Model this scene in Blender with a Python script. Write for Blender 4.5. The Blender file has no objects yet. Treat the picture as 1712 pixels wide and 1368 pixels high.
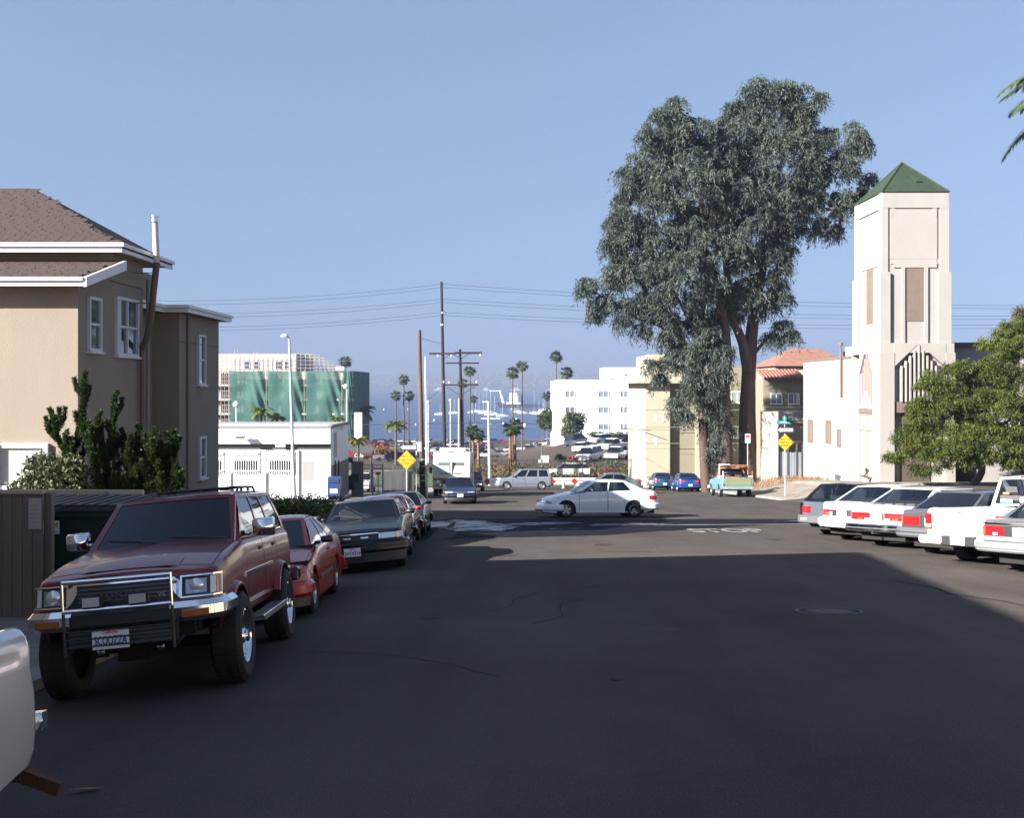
import bpy, bmesh, math, random
import numpy as np
from mathutils import Vector, Matrix

random.seed(7)
RNG = np.random.default_rng(11)
S = bpy.context.scene
COL = S.collection
PI = math.pi
rad = math.radians

# ------------------------------------------------------------------ camera, sky, sun, exposure
F = 1800.0                       # focal length in photo pixels (photo 1712 x 1368)
HZ = 645.0                       # row of the true horizon
cam_d = bpy.data.cameras.new('camera')
cam_d.sensor_width = 36.0
cam_d.lens = 36.0 * F / 1712.0
cam_d.shift_y = -(684.0 - HZ) / 1712.0
cam_d.clip_start = 0.05
cam_d.clip_end = 60000.0
cam = bpy.data.objects.new('camera', cam_d)
cam.rotation_euler = (rad(90), 0, 0)
COL.objects.link(cam)
S.camera = cam

SUN_AZ = rad(32.0)               # shadows run towards +x, turned this much towards +y
SUN_EL = rad(25.0)
to_sun = Vector((-math.cos(SUN_AZ) * math.cos(SUN_EL), -math.sin(SUN_AZ) * math.cos(SUN_EL), math.sin(SUN_EL)))
world = bpy.data.worlds.new('World')
S.world = world
world.use_nodes = True
wn = world.node_tree
for n in list(wn.nodes):
    wn.nodes.remove(n)
w_out = wn.nodes.new('ShaderNodeOutputWorld')
w_bg = wn.nodes.new('ShaderNodeBackground')
w_sky = wn.nodes.new('ShaderNodeTexSky')
w_sky.sky_type = 'NISHITA'
w_sky.sun_disc = False
w_sky.sun_elevation = SUN_EL
w_sky.sun_rotation = math.atan2(to_sun.x, to_sun.y)
w_sky.altitude = 20
w_sky.air_density = 1.0
w_sky.dust_density = 0.6
w_sky.ozone_density = 2.0
w_bg.inputs[1].default_value = 0.066
# look the sky up a little above the horizon line everywhere, and give it the photograph's blue-violet white balance
w_tc = wn.nodes.new('ShaderNodeTexCoord')
w_sep = wn.nodes.new('ShaderNodeSeparateXYZ'); w_cmb = wn.nodes.new('ShaderNodeCombineXYZ')
w_z = wn.nodes.new('ShaderNodeMath'); w_z.operation = 'MULTIPLY_ADD'; w_z.inputs[1].default_value = .56; w_z.inputs[2].default_value = .38
wn.links.new(w_tc.outputs['Generated'], w_sep.inputs[0])
wn.links.new(w_sep.outputs[0], w_cmb.inputs[0]); wn.links.new(w_sep.outputs[1], w_cmb.inputs[1])
wn.links.new(w_sep.outputs[2], w_z.inputs[0]); wn.links.new(w_z.outputs[0], w_cmb.inputs[2])
wn.links.new(w_cmb.outputs[0], w_sky.inputs[0])
w_t = wn.nodes.new('ShaderNodeMix'); w_t.data_type = 'RGBA'; w_t.blend_type = 'MULTIPLY'; w_t.inputs['Factor'].default_value = 1
w_t.inputs['B'].default_value = (1.13, .98, .88, 1)
wn.links.new(w_sky.outputs[0], w_t.inputs['A'])
wn.links.new(w_t.outputs['Result'], w_bg.inputs[0])
wn.links.new(w_bg.outputs[0], w_out.inputs[0])

sun_d = bpy.data.lights.new('sun', 'SUN')
sun_d.energy = 5.0
sun_d.angle = rad(0.53)
sun_d.color = (1.0, 0.92, 0.82)
sun = bpy.data.objects.new('sun', sun_d)
sun.rotation_euler = (-to_sun).to_track_quat('-Z', 'Y').to_euler()
COL.objects.link(sun)

S.view_settings.view_transform = 'Standard'
S.view_settings.look = 'None'
S.view_settings.gamma = 1.0
S.view_settings.use_curve_mapping = False
S.view_settings.exposure = 2.2
S.render.engine = 'CYCLES'
S.cycles.max_bounces = 6
S.cycles.transparent_max_bounces = 12
S.cycles.volume_bounces = 0
S.cycles.use_denoising = True

# ------------------------------------------------------------------ helpers
def PX(px, Y): return (px - 856.0) / F * Y
def PZ(py, Y): return (HZ - py) / F * Y
def PP(px, py, Y): return Vector((PX(px, Y), Y, PZ(py, Y)))

def sstep(a, b, t):
    t = min(1.0, max(0.0, (t - a) / (b - a)))
    return t * t * (3 - 2 * t)

_prof = [(-200, -8), (0, 1.73), (14, 2.948), (62, 6.55), (97, 9.175), (108, 9.4), (125, 9.75), (150, 10.8), (220, 14.7),
         (300, 18.7), (400, 23.3), (500, 25.4), (532, 26.3), (560, 28.5), (700, 32)]
def gz(x, y):
    for (a, ha), (b, hb) in zip(_prof, _prof[1:]):
        if y <= b:
            h = ha + (hb - ha) * (y - a) / (b - a)
            break
    else:
        h = _prof[-1][1]
    z = -h
    if x < -1.9 and y < 44:
        z += 0.085 * max(x + 1.9, -2.6) * (1 - sstep(33, 44, y))
    z += 0.85 * sstep(15, 20, x) * sstep(52, 60, y) * (1 - sstep(84, 100, y))
    z += 3.3 * sstep(-4, 14, x) * sstep(112, 190, y) * (1 - sstep(270, 330, y))
    return z

_mats = {}
def principled(m):
    for n in m.node_tree.nodes:
        if n.type == 'BSDF_PRINCIPLED':
            return n
def mat(name, color=(.5, .5, .5), rough=.6, metal=0.0, coat=0.0, var=0.0, vscale=3.0, bump=0.0, bscale=40.0,
        spec=.5, emit=None, streak=0.0, var2=None, alpha=1.0):
    if name in _mats:
        return _mats[name]
    if metal < .5:
        color = tuple(c * k for c, k in zip(color, (.79, .81, .84)))
        if var2: var2 = tuple(c * k for c, k in zip(var2, (.79, .81, .84)))
    m = bpy.data.materials.new(name)
    m.use_nodes = True
    nt = m.node_tree
    b = principled(m)
    b.inputs['Base Color'].default_value = (*color, 1)
    b.inputs['Roughness'].default_value = rough
    b.inputs['Metallic'].default_value = metal
    b.inputs['Specular IOR Level'].default_value = spec
    b.inputs['Coat Weight'].default_value = coat
    b.inputs['Coat Roughness'].default_value = 0.04
    if emit:
        b.inputs['Emission Color'].default_value = (*emit[0], 1)
        b.inputs['Emission Strength'].default_value = emit[1]
    tc = None
    if var or bump or streak:
        tc = nt.nodes.new('ShaderNodeTexCoord')
    if var or streak:
        mp = nt.nodes.new('ShaderNodeMapping')
        nt.links.new(tc.outputs['Object'], mp.inputs[0])
        if streak:
            mp.inputs['Scale'].default_value = (1, 1, streak)
        nz = nt.nodes.new('ShaderNodeTexNoise')
        nz.inputs['Scale'].default_value = vscale
        nz.inputs['Detail'].default_value = 6
        nz.inputs['Roughness'].default_value = .62
        nt.links.new(mp.outputs[0], nz.inputs['Vector'])
        mr = nt.nodes.new('ShaderNodeMapRange')
        mr.inputs['From Min'].default_value = .3
        mr.inputs['From Max'].default_value = .7
        nt.links.new(nz.outputs['Fac'], mr.inputs['Value'])
        mx = nt.nodes.new('ShaderNodeMix')
        mx.data_type = 'RGBA'
        c2 = var2 if var2 else tuple(max(0, c * (1 + var)) for c in color)
        c1 = color if var2 else tuple(max(0, c * (1 - var)) for c in color)
        mx.inputs['A'].default_value = (*c1, 1)
        mx.inputs['B'].default_value = (*c2, 1)
        nt.links.new(mr.outputs[0], mx.inputs['Factor'])
        nt.links.new(mx.outputs['Result'], b.inputs['Base Color'])
    if bump:
        nb = nt.nodes.new('ShaderNodeTexNoise')
        nb.inputs['Scale'].default_value = bscale
        nb.inputs['Detail'].default_value = 4
        nt.links.new(tc.outputs['Object'], nb.inputs['Vector'])
        bp = nt.nodes.new('ShaderNodeBump')
        bp.inputs['Strength'].default_value = min(1, bump)
        bp.inputs['Distance'].default_value = 0.02
        nt.links.new(nb.outputs['Fac'], bp.inputs['Height'])
        nt.links.new(bp.outputs[0], b.inputs['Normal'])
    _mats[name] = m
    return m

def leafmat(name, c1, c2, scale=2.0, trans=.25, rough=.55, c3=None):
    c1, c2, c3 = (tuple(v * .82 for v in c) if c else None for c in (c1, c2, c3))
    if name in _mats:
        return _mats[name]
    m = bpy.data.materials.new(name)
    m.use_nodes = True
    nt = m.node_tree
    b = principled(m)
    out = [n for n in nt.nodes if n.type == 'OUTPUT_MATERIAL'][0]
    at = nt.nodes.new('ShaderNodeAttribute')
    at.attribute_name = 'tone'
    cr = nt.nodes.new('ShaderNodeValToRGB')
    cr.color_ramp.elements[0].color = (*c1, 1)
    cr.color_ramp.elements[1].color = (*c2, 1)
    if c3:
        cr.color_ramp.elements[1].position = .82
        e = cr.color_ramp.elements.new(.93)
        e.color = (*c3, 1)
    nt.links.new(at.outputs['Fac'], cr.inputs[0])
    nt.links.new(cr.outputs[0], b.inputs['Base Color'])
    b.inputs['Roughness'].default_value = rough
    b.inputs['Specular IOR Level'].default_value = .3
    tr = nt.nodes.new('ShaderNodeBsdfTranslucent')
    nt.links.new(cr.outputs[0], tr.inputs[0])
    mx = nt.nodes.new('ShaderNodeMixShader')
    mx.inputs[0].default_value = trans
    nt.links.new(b.outputs[0], mx.inputs[1])
    nt.links.new(tr.outputs[0], mx.inputs[2])
    nt.links.new(mx.outputs[0], out.inputs[0])
    _mats[name] = m
    return m

def glassmat(name, tint=(.25, .28, .3), base=.03):
    """thin tinted glass: see-through body, Fresnel reflection"""
    if name in _mats:
        return _mats[name]
    m = bpy.data.materials.new(name)
    m.use_nodes = True
    nt = m.node_tree
    for n in list(nt.nodes):
        nt.nodes.remove(n)
    out = nt.nodes.new('ShaderNodeOutputMaterial')
    tr = nt.nodes.new('ShaderNodeBsdfTransparent')
    tr.inputs[0].default_value = (*tint, 1)
    gl = nt.nodes.new('ShaderNodeBsdfGlossy')
    gl.inputs['Roughness'].default_value = .02
    gl.inputs[0].default_value = (.9, .95, 1, 1)
    lw = nt.nodes.new('ShaderNodeFresnel')
    lw.inputs[0].default_value = 1.52
    mth = nt.nodes.new('ShaderNodeMath')
    mth.operation = 'ADD'
    mth.inputs[1].default_value = base
    nt.links.new(lw.outputs[0], mth.inputs[0])
    mx = nt.nodes.new('ShaderNodeMixShader')
    nt.links.new(mth.outputs[0], mx.inputs[0])
    nt.links.new(tr.outputs[0], mx.inputs[1])
    nt.links.new(gl.outputs[0], mx.inputs[2])
    nt.links.new(mx.outputs[0], out.inputs[0])
    _mats[name] = m
    return m

def tag(o, label=None, cat=None, group=None, kind=None):
    if label: o['label'] = label
    if cat: o['category'] = cat
    if group: o['group'] = group
    if kind: o['kind'] = kind
    return o

def empty(name, loc=(0, 0, 0), rz=0.0, label=None, cat=None, group=None, kind=None):
    o = bpy.data.objects.new(name, None)
    o.empty_display_size = .2
    o.location = loc
    o.rotation_euler = (0, 0, rz)
    COL.objects.link(o)
    return tag(o, label, cat, group, kind)

def seat_on_ground(o, x, y, heading=0.0, lift=0.0, zfun=gz, d=1.0):
    """stand a thing on the sloping ground; heading turns its +Y axis clockwise (towards +X)"""
    z = zfun(x, y)
    dzdx = (zfun(x + d, y) - zfun(x - d, y)) / (2 * d)
    dzdy = (zfun(x, y + d) - zfun(x, y - d)) / (2 * d)
    up = Vector((-dzdx, -dzdy, 1)).normalized()
    f = Vector((math.sin(heading), math.cos(heading), 0))
    f = (f - up * f.dot(up)).normalized()
    r = f.cross(up)
    M = Matrix((r, f, up)).transposed()
    o.rotation_euler = M.to_euler()
    o.location = Vector((x, y, z)) + up * lift
    return o

def copy_tree(o, parent=None):
    c = o.copy()
    COL.objects.link(c)
    c.parent = parent
    for ch in list(o.children):
        copy_tree(ch, c)
    return c

def link_mesh(name, me, parent=None):
    o = bpy.data.objects.new(name, me)
    COL.objects.link(o)
    if parent is not None:
        o.parent = parent
    return o

class MB:
    def __init__(s):
        s.v = []; s.f = []; s.m = []
    def add(s, vs, fs, mi=0):
        b = len(s.v)
        s.v.extend([tuple(q) for q in vs])
        for f in fs:
            s.f.append(tuple(b + i for i in f)); s.m.append(mi)
        return s
    def box(s, x0, x1, y0, y1, z0, z1, mi=0, M=None):
        vs = [(x0, y0, z0), (x1, y0, z0), (x1, y1, z0), (x0, y1, z0), (x0, y0, z1), (x1, y0, z1), (x1, y1, z1), (x0, y1, z1)]
        if M is not None:
            vs = [M @ Vector(q) for q in vs]
        return s.add(vs, [(0, 3, 2, 1), (4, 5, 6, 7), (0, 1, 5, 4), (1, 2, 6, 5), (2, 3, 7, 6), (3, 0, 4, 7)], mi)
    def cbox(s, c, d, mi=0, rot=None):
        M = Matrix.Translation(Vector(c))
        if rot is not None:
            M = M @ rot.to_4x4()
        return s.box(-d[0] / 2, d[0] / 2, -d[1] / 2, d[1] / 2, -d[2] / 2, d[2] / 2, mi, M)
    def prism(s, poly, a, b, axis='x', mi=0):
        """poly of 2-D points extruded along axis from a to b. axis x: poly=(y,z); y: (x,z); z: (x,y)"""
        def mk(p, t):
            return {'x': (t, p[0], p[1]), 'y': (p[0], t, p[1]), 'z': (p[0], p[1], t)}[axis]
        n = len(poly)
        vs = [mk(p, a) for p in poly] + [mk(p, b) for p in poly]
        fs = [tuple(range(n)), tuple(range(2 * n - 1, n - 1, -1))]
        fs += [(i, (i + 1) % n, n + (i + 1) % n, n + i) for i in range(n)]
        return s.add(vs, fs, mi)
    def tube(s, pts, r, n=8, mi=0, cap=True):
        pts = [Vector(p) for p in pts]
        rs = r if isinstance(r, (list, tuple)) else [r] * len(pts)
        vs = []; fs = []
        up = Vector((0, 0, 1))
        prev = None
        for i, p in enumerate(pts):
            t = (pts[min(i + 1, len(pts) - 1)] - pts[max(i - 1, 0)])
            if t.length < 1e-9: t = Vector((0, 0, 1))
            t.normalize()
            if prev is None:
                a = t.cross(up)
                if a.length < 1e-3: a = t.cross(Vector((1, 0, 0)))
            else:
                a = prev - t * prev.dot(t)
            a.normalize(); prev = a
            b = t.cross(a)
            for k in range(n):
                an = 2 * PI * k / n
                vs.append(p + (a * math.cos(an) + b * math.sin(an)) * rs[i])
        for i in range(len(pts) - 1):
            for k in range(n):
                k2 = (k + 1) % n
                fs.append((i * n + k, i * n + k2, (i + 1) * n + k2, (i + 1) * n + k))
        if cap:
            fs.append(tuple(range(n - 1, -1, -1)))
            fs.append(tuple((len(pts) - 1) * n + k for k in range(n)))
        return s.add(vs, fs, mi)
    def lathe(s, prof, n=24, c=(0, 0, 0), axis='z', mi=0, close=False, cap=True):
        """prof (r, h) revolved round an axis through c"""
        vs = []; fs = []
        for r, h in prof:
            for k in range(n):
                a = 2 * PI * k / n
                u, w = r * math.cos(a), r * math.sin(a)
                if axis == 'z': q = (u, w, h)
                elif axis == 'x': q = (h, u, w)
                else: q = (w, h, u)
                vs.append((q[0] + c[0], q[1] + c[1], q[2] + c[2]))
        m = len(prof)
        for i in range(m - 1 + (1 if close else 0)):
            j = (i + 1) % m
            for k in range(n):
                k2 = (k + 1) % n
                fs.append((i * n + k, i * n + k2, j * n + k2, j * n + k))
        if not close and cap:
            if prof[0][0] > 1e-6: fs.append(tuple(range(n - 1, -1, -1)))
            if prof[-1][0] > 1e-6: fs.append(tuple((m - 1) * n + k for k in range(n)))
        return s.add(vs, fs, mi)
    def grid(s, rows, mi=0):
        nr = len(rows); nc = len(rows[0])
        vs = [p for r in rows for p in r]
        fs = [(i * nc + j, i * nc + j + 1, (i + 1) * nc + j + 1, (i + 1) * nc + j) for i in range(nr - 1) for j in range(nc - 1)]
        return s.add(vs, fs, mi)
    def mesh(s, name, mats, smooth=None, weld=0.0, recalc=True):
        me = bpy.data.meshes.new(name)
        me.from_pydata(s.v, [], s.f)
        if not isinstance(mats, (list, tuple)): mats = [mats]
        for m in mats: me.materials.append(m)
        if len(mats) > 1:
            me.polygons.foreach_set('material_index', s.m)
        if weld or recalc or smooth:
            bm = bmesh.new(); bm.from_mesh(me)
            if weld: bmesh.ops.remove_doubles(bm, verts=bm.verts, dist=weld)
            if recalc: bmesh.ops.recalc_face_normals(bm, faces=bm.faces)
            if smooth:
                for e in bm.edges:
                    e.smooth = not (len(e.link_faces) == 2 and e.calc_face_angle(0) > smooth)
                for f in bm.faces: f.smooth = True
            bm.to_mesh(me); bm.free()
        me.update()
        return me
    def build(s, name, mats, parent=None, smooth=None, weld=0.0, recalc=True):
        return link_mesh(name, s.mesh(name, mats, smooth, weld, recalc), parent)

def boxobj(name, x0, x1, y0, y1, z0, z1, m, parent=None, bevel=0.0):
    o = MB().box(x0, x1, y0, y1, z0, z1).build(name, m, parent)
    if bevel:
        bm = bmesh.new(); bm.from_mesh(o.data)
        bmesh.ops.bevel(bm, geom=list(bm.edges), offset=bevel, segments=2, affect='EDGES')
        bm.to_mesh(o.data); bm.free()
    return o

_txt = {}
def text_mesh(body, size=1.0, extrude=.004, bold=0.0):
    k = (body, size, extrude, bold)
    if k in _txt: return _txt[k]
    cu = bpy.data.curves.new('lettering', 'FONT')
    cu.body = body; cu.size = size; cu.extrude = extrude; cu.offset = bold
    cu.align_x = 'CENTER'; cu.align_y = 'CENTER'
    cu.resolution_u = 3
    o = bpy.data.objects.new('lettering', cu)
    me = bpy.data.meshes.new_from_object(o)
    bpy.data.objects.remove(o)
    _txt[k] = me
    return me
def text(name, body, size, m, parent, loc, rot, extrude=.004, bold=0.0, scale=(1, 1, 1)):
    me = text_mesh(body, size, extrude, bold).copy()
    me.materials.clear(); me.materials.append(m)
    o = link_mesh(name, me, parent)
    o.location = loc; o.rotation_euler = rot; o.scale = scale
    return o

def quads_mesh(name, V, m, tone=None, parent=None):
    """V: (n,4,3) array of quads -> one mesh with a per-face tone attribute"""
    n = V.shape[0]
    me = bpy.data.meshes.new(name)
    me.vertices.add(n * 4); me.loops.add(n * 4); me.polygons.add(n)
    me.vertices.foreach_set('co', V.reshape(-1).astype(np.float32))
    me.loops.foreach_set('vertex_index', np.arange(n * 4, dtype=np.int32))
    me.polygons.foreach_set('loop_start', np.arange(0, n * 4, 4, dtype=np.int32))
    me.polygons.foreach_set('loop_total', np.full(n, 4, dtype=np.int32))
    if tone is not None:
        a = me.attributes.new('tone', 'FLOAT', 'FACE')
        a.data.foreach_set('value', tone.astype(np.float32))
    me.materials.append(m)
    me.update(calc_edges=True)
    return link_mesh(name, me, parent)

def leaf_quads(P, D, N, ln, wd, rng):
    """diamond leaves at P along D with side direction from D x N"""
    D = D / np.maximum(1e-6, np.linalg.norm(D, axis=1, keepdims=True))
    Sd = np.cross(D, N)
    Sd /= np.maximum(1e-6, np.linalg.norm(Sd, axis=1, keepdims=True))
    ln = np.asarray(ln).reshape(-1, 1); wd = np.asarray(wd).reshape(-1, 1)
    V = np.empty((len(P), 4, 3))
    V[:, 0] = P
    V[:, 1] = P + D * ln * .45 + Sd * wd * .5
    V[:, 2] = P + D * ln
    V[:, 3] = P + D * ln * .45 - Sd * wd * .5
    return V

def rand_unit(n, rng):
    v = rng.normal(size=(n, 3))
    return v / np.linalg.norm(v, axis=1, keepdims=True)
# ------------------------------------------------------------------ materials shared by vehicles
M_TYRE = mat('tyre_rubber', (.009, .009, .010), .8, bump=.3, bscale=60)
M_RIM = mat('rim_alloy', (.33, .34, .36), .35, .8)
M_CHROME = mat('chrome', (.78, .79, .8), .08, 1.0)
M_BLACKP = mat('black_plastic', (.025, .025, .027), .5)
M_GREYP = mat('grey_plastic', (.10, .105, .115), .5)
M_UNDER = mat('underbody', (.012, .012, .012), .9)
M_SEAT = mat('seat_cloth', (.10, .095, .09), .9)
M_LAMP = mat('lamp_glass', (.62, .64, .66), .12, .5, coat=1)
M_LAMPD = mat('lamp_inner', (.25, .26, .28), .15, .8, coat=1)
M_AMBER = mat('amber_lens', (.34, .10, .012), .15, coat=1)
M_RED = mat('red_lens', (.55, .012, .015), .15, coat=1)
M_WHITEL = mat('white_lens', (.75, .73, .7), .15, coat=1)
M_PLATE = mat('plate_white', (.72, .73, .74), .45)
M_PBLUE = mat('plate_ink', (.03, .05, .2), .6)
M_RUSTPL = mat('plate_script', (.55, .08, .07), .6)
M_GLASS = glassmat('car_glass', (.42, .46, .48), .02)
M_GLASSD = mat('car_glass_dark', (.006, .007, .012), .04, spec=.42)
def paint(name, c, metal=0.0, rough=.28, coat=1.0, spec=.5):
    return mat('paint_' + name, c, rough, metal, coat, var=.04, vscale=1.5, spec=spec)

_rims = {}
def wheel_meshes(R, w, style='alloy', rimmat=None):
    k = (R, w, style, rimmat.name if rimmat else '')
    if k in _rims: return _rims[k]
    rr = R * .62
    t = MB().lathe([(rr, -w / 2 + .02), (rr + .02, -w / 2), (R - .05, -w / 2 - .005), (R - .012, -w / 2 + .02), (R, -w / 2 + .05),
                    (R, w / 2 - .05), (R - .012, w / 2 - .02), (R - .05, w / 2 + .005), (rr + .02, w / 2), (rr, w / 2 - .02)], 32, axis='x', close=True)
    nb = 40
    for i in range(nb):                                    # tread lugs
        a = 2 * PI * i / nb
        for s0 in (-1, 1):
            M = Matrix.Rotation(a, 4, 'X')
            t.box(*( (.02, w / 2 - .03) if s0 > 0 else (-w / 2 + .03, -.02)), -.022 + .01 * s0, .016 + .01 * s0, R - .006, R + .006, 0, M)
    tm = t.mesh('tyre', M_TYRE, rad(35))
    r = MB()
    r.lathe([(rr + .004, w / 2 - .018), (rr - .012, w / 2 - .010), (rr - .03, w / 2 - .035), (rr - .035, -w / 2 + .02)], 32, axis='x', cap=False)
    r.lathe([(0, w / 2 - .022), (.05, w / 2 - .024), (.07, w / 2 - .045)], 20, axis='x')
    if style == 'alloy':
        for i in range(5):
            a = 2 * PI * i / 5
            M = Matrix.Rotation(a, 4, 'X')
            r.box(w / 2 - .07, w / 2 - .03, -.045, .045, .04, rr - .02, 0, M)
    elif style == 'disc':
        r.lathe([(.06, w / 2 - .03), (rr * .55, w / 2 - .03), (rr * .75, w / 2 - .05), (rr - .02, w / 2 - .035)], 28, axis='x', cap=False)
        for i in range(8):
            M = Matrix.Rotation(2 * PI * i / 8, 4, 'X')
            r.box(w / 2 - .047, w / 2 - .027, -.018, .018, rr * .55, rr * .8, 0, M)
    else:
        for i in range(8):
            M = Matrix.Rotation(2 * PI * i / 8, 4, 'X')
            r.box(w / 2 - .10, w / 2 - .05, -.03, .03, .04, rr - .02, 0, M)
        r.lathe([(.055, w / 2 - .01), (.05, w / 2 + .01), (0, w / 2 + .015)], 16, axis='x')
    b = MB().lathe([(0, w / 2 - .10), (rr - .03, w / 2 - .10), (rr - .03, w / 2 - .12), (0, w / 2 - .12)], 24, axis='x')
    rm = r.mesh('rim', rimmat or M_RIM, rad(35))
    bmk = b.mesh('brake_disc', M_UNDER)
    _rims[k] = (tm, rm, bmk)
    return _rims[k]

def add_wheels(root, W, yf, yr, R, w=.19, style='alloy', rimmat=None, track_in=.02):
    tm, rm, bmk = wheel_meshes(R, w, style, rimmat)
    for y in (yf, yr):
        for sgn in (1, -1):
            e = link_mesh('wheel', tm, root)
            e.location = (sgn * (W / 2 - w / 2 - track_in), y, R)
            e.rotation_euler = (0, 0, 0 if sgn > 0 else PI)
            link_mesh('rim', rm, e); link_mesh('brake_disc', bmk, e)

def interp(pts, y):
    if y <= pts[0][0]: return pts[0][1]
    for (a, za), (b, zb) in zip(pts, pts[1:]):
        if y <= b:
            return za + (zb - za) * (y - a) / max(1e-9, b - a)
    return pts[-1][1]

class Plan:
    """plan outline of one end of a body: measured in metres along the outline from the middle"""
    def __init__(s, hw, yend, r, bow, sgn, lean, zref):
        s.sgn, s.lean, s.zref, s.yend = sgn, lean, zref, yend
        P = []
        n = 10
        for i in range(n + 1):
            x = (hw - r) * i / n
            P.append((x, yend + bow * (1 - (x / max(.01, hw - r)) ** 2), ))
        for i in range(1, 9):
            a = PI / 2 * i / 8
            P.append((hw - r + r * math.sin(a), yend - r + r * math.cos(a)))
        P.append((hw, yend - r - .8))
        s.P = [Vector(p) for p in P]
        s.L = [0]
        for a, b in zip(s.P, s.P[1:]): s.L.append(s.L[-1] + (b - a).length)
        s.corner = s.L[-2]
    def at(s, a, out=0.0):
        sg = -1 if a < 0 else 1
        a = abs(a)
        i = 0
        while i < len(s.L) - 2 and a > s.L[i + 1]: i += 1
        t = (a - s.L[i]) / (s.L[i + 1] - s.L[i])
        p = s.P[i].lerp(s.P[i + 1], t)
        d = (s.P[i + 1] - s.P[i]).normalized()
        nrm = Vector((-d.y, d.x))
        if nrm.y < 0 and i < 12: nrm = -nrm
        if i >= 12 and nrm.x < 0: nrm = -nrm
        p = p + nrm * out
        return (sg * p.x, p.y)
    def pt(s, a, z, out=0.0):
        x, y = s.at(a, out)
        y -= s.lean * max(0, z - s.zref)
        return (x, s.sgn * y, z)

def endpiece(root, name, plan, a0, a1, z0, z1, out, m, thick=.05, sym=False, bevel=.0, label=None, zshift=0.0):
    """a slab that follows the plan outline from a0 to a1; bevel rounds its outer top and bottom"""
    objs = []
    for sg in ((1, -1) if sym else (1,)):
        n = max(2, int(abs(a1 - a0) / .07) + 1)
        rows = []
        for i in range(n + 1):
            a = (a0 + (a1 - a0) * i / n) * sg
            zs = zshift * (i / n)
            if bevel:
                rows.append([plan.pt(a, z0 + zs, -thick), plan.pt(a, z0 + zs, out - bevel), plan.pt(a, z0 + zs + bevel, out), plan.pt(a, z1 - bevel, out),
                             plan.pt(a, z1, out - bevel), plan.pt(a, z1, -thick)])
            else:
                rows.append([plan.pt(a, z0 + zs, -thick), plan.pt(a, z0 + zs, out), plan.pt(a, z1, out), plan.pt(a, z1, -thick)])
        k = len(rows[0])
        mb = MB()
        mb.grid([r + [r[0]] for r in rows])
        mb.add(rows[0], [tuple(range(k))]); mb.add(rows[-1], [tuple(range(k))])
        o = mb.build(name, m, root, rad(35), weld=.0005)
        if label: o['label'] = label
        objs.append(o)
    return objs

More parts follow.
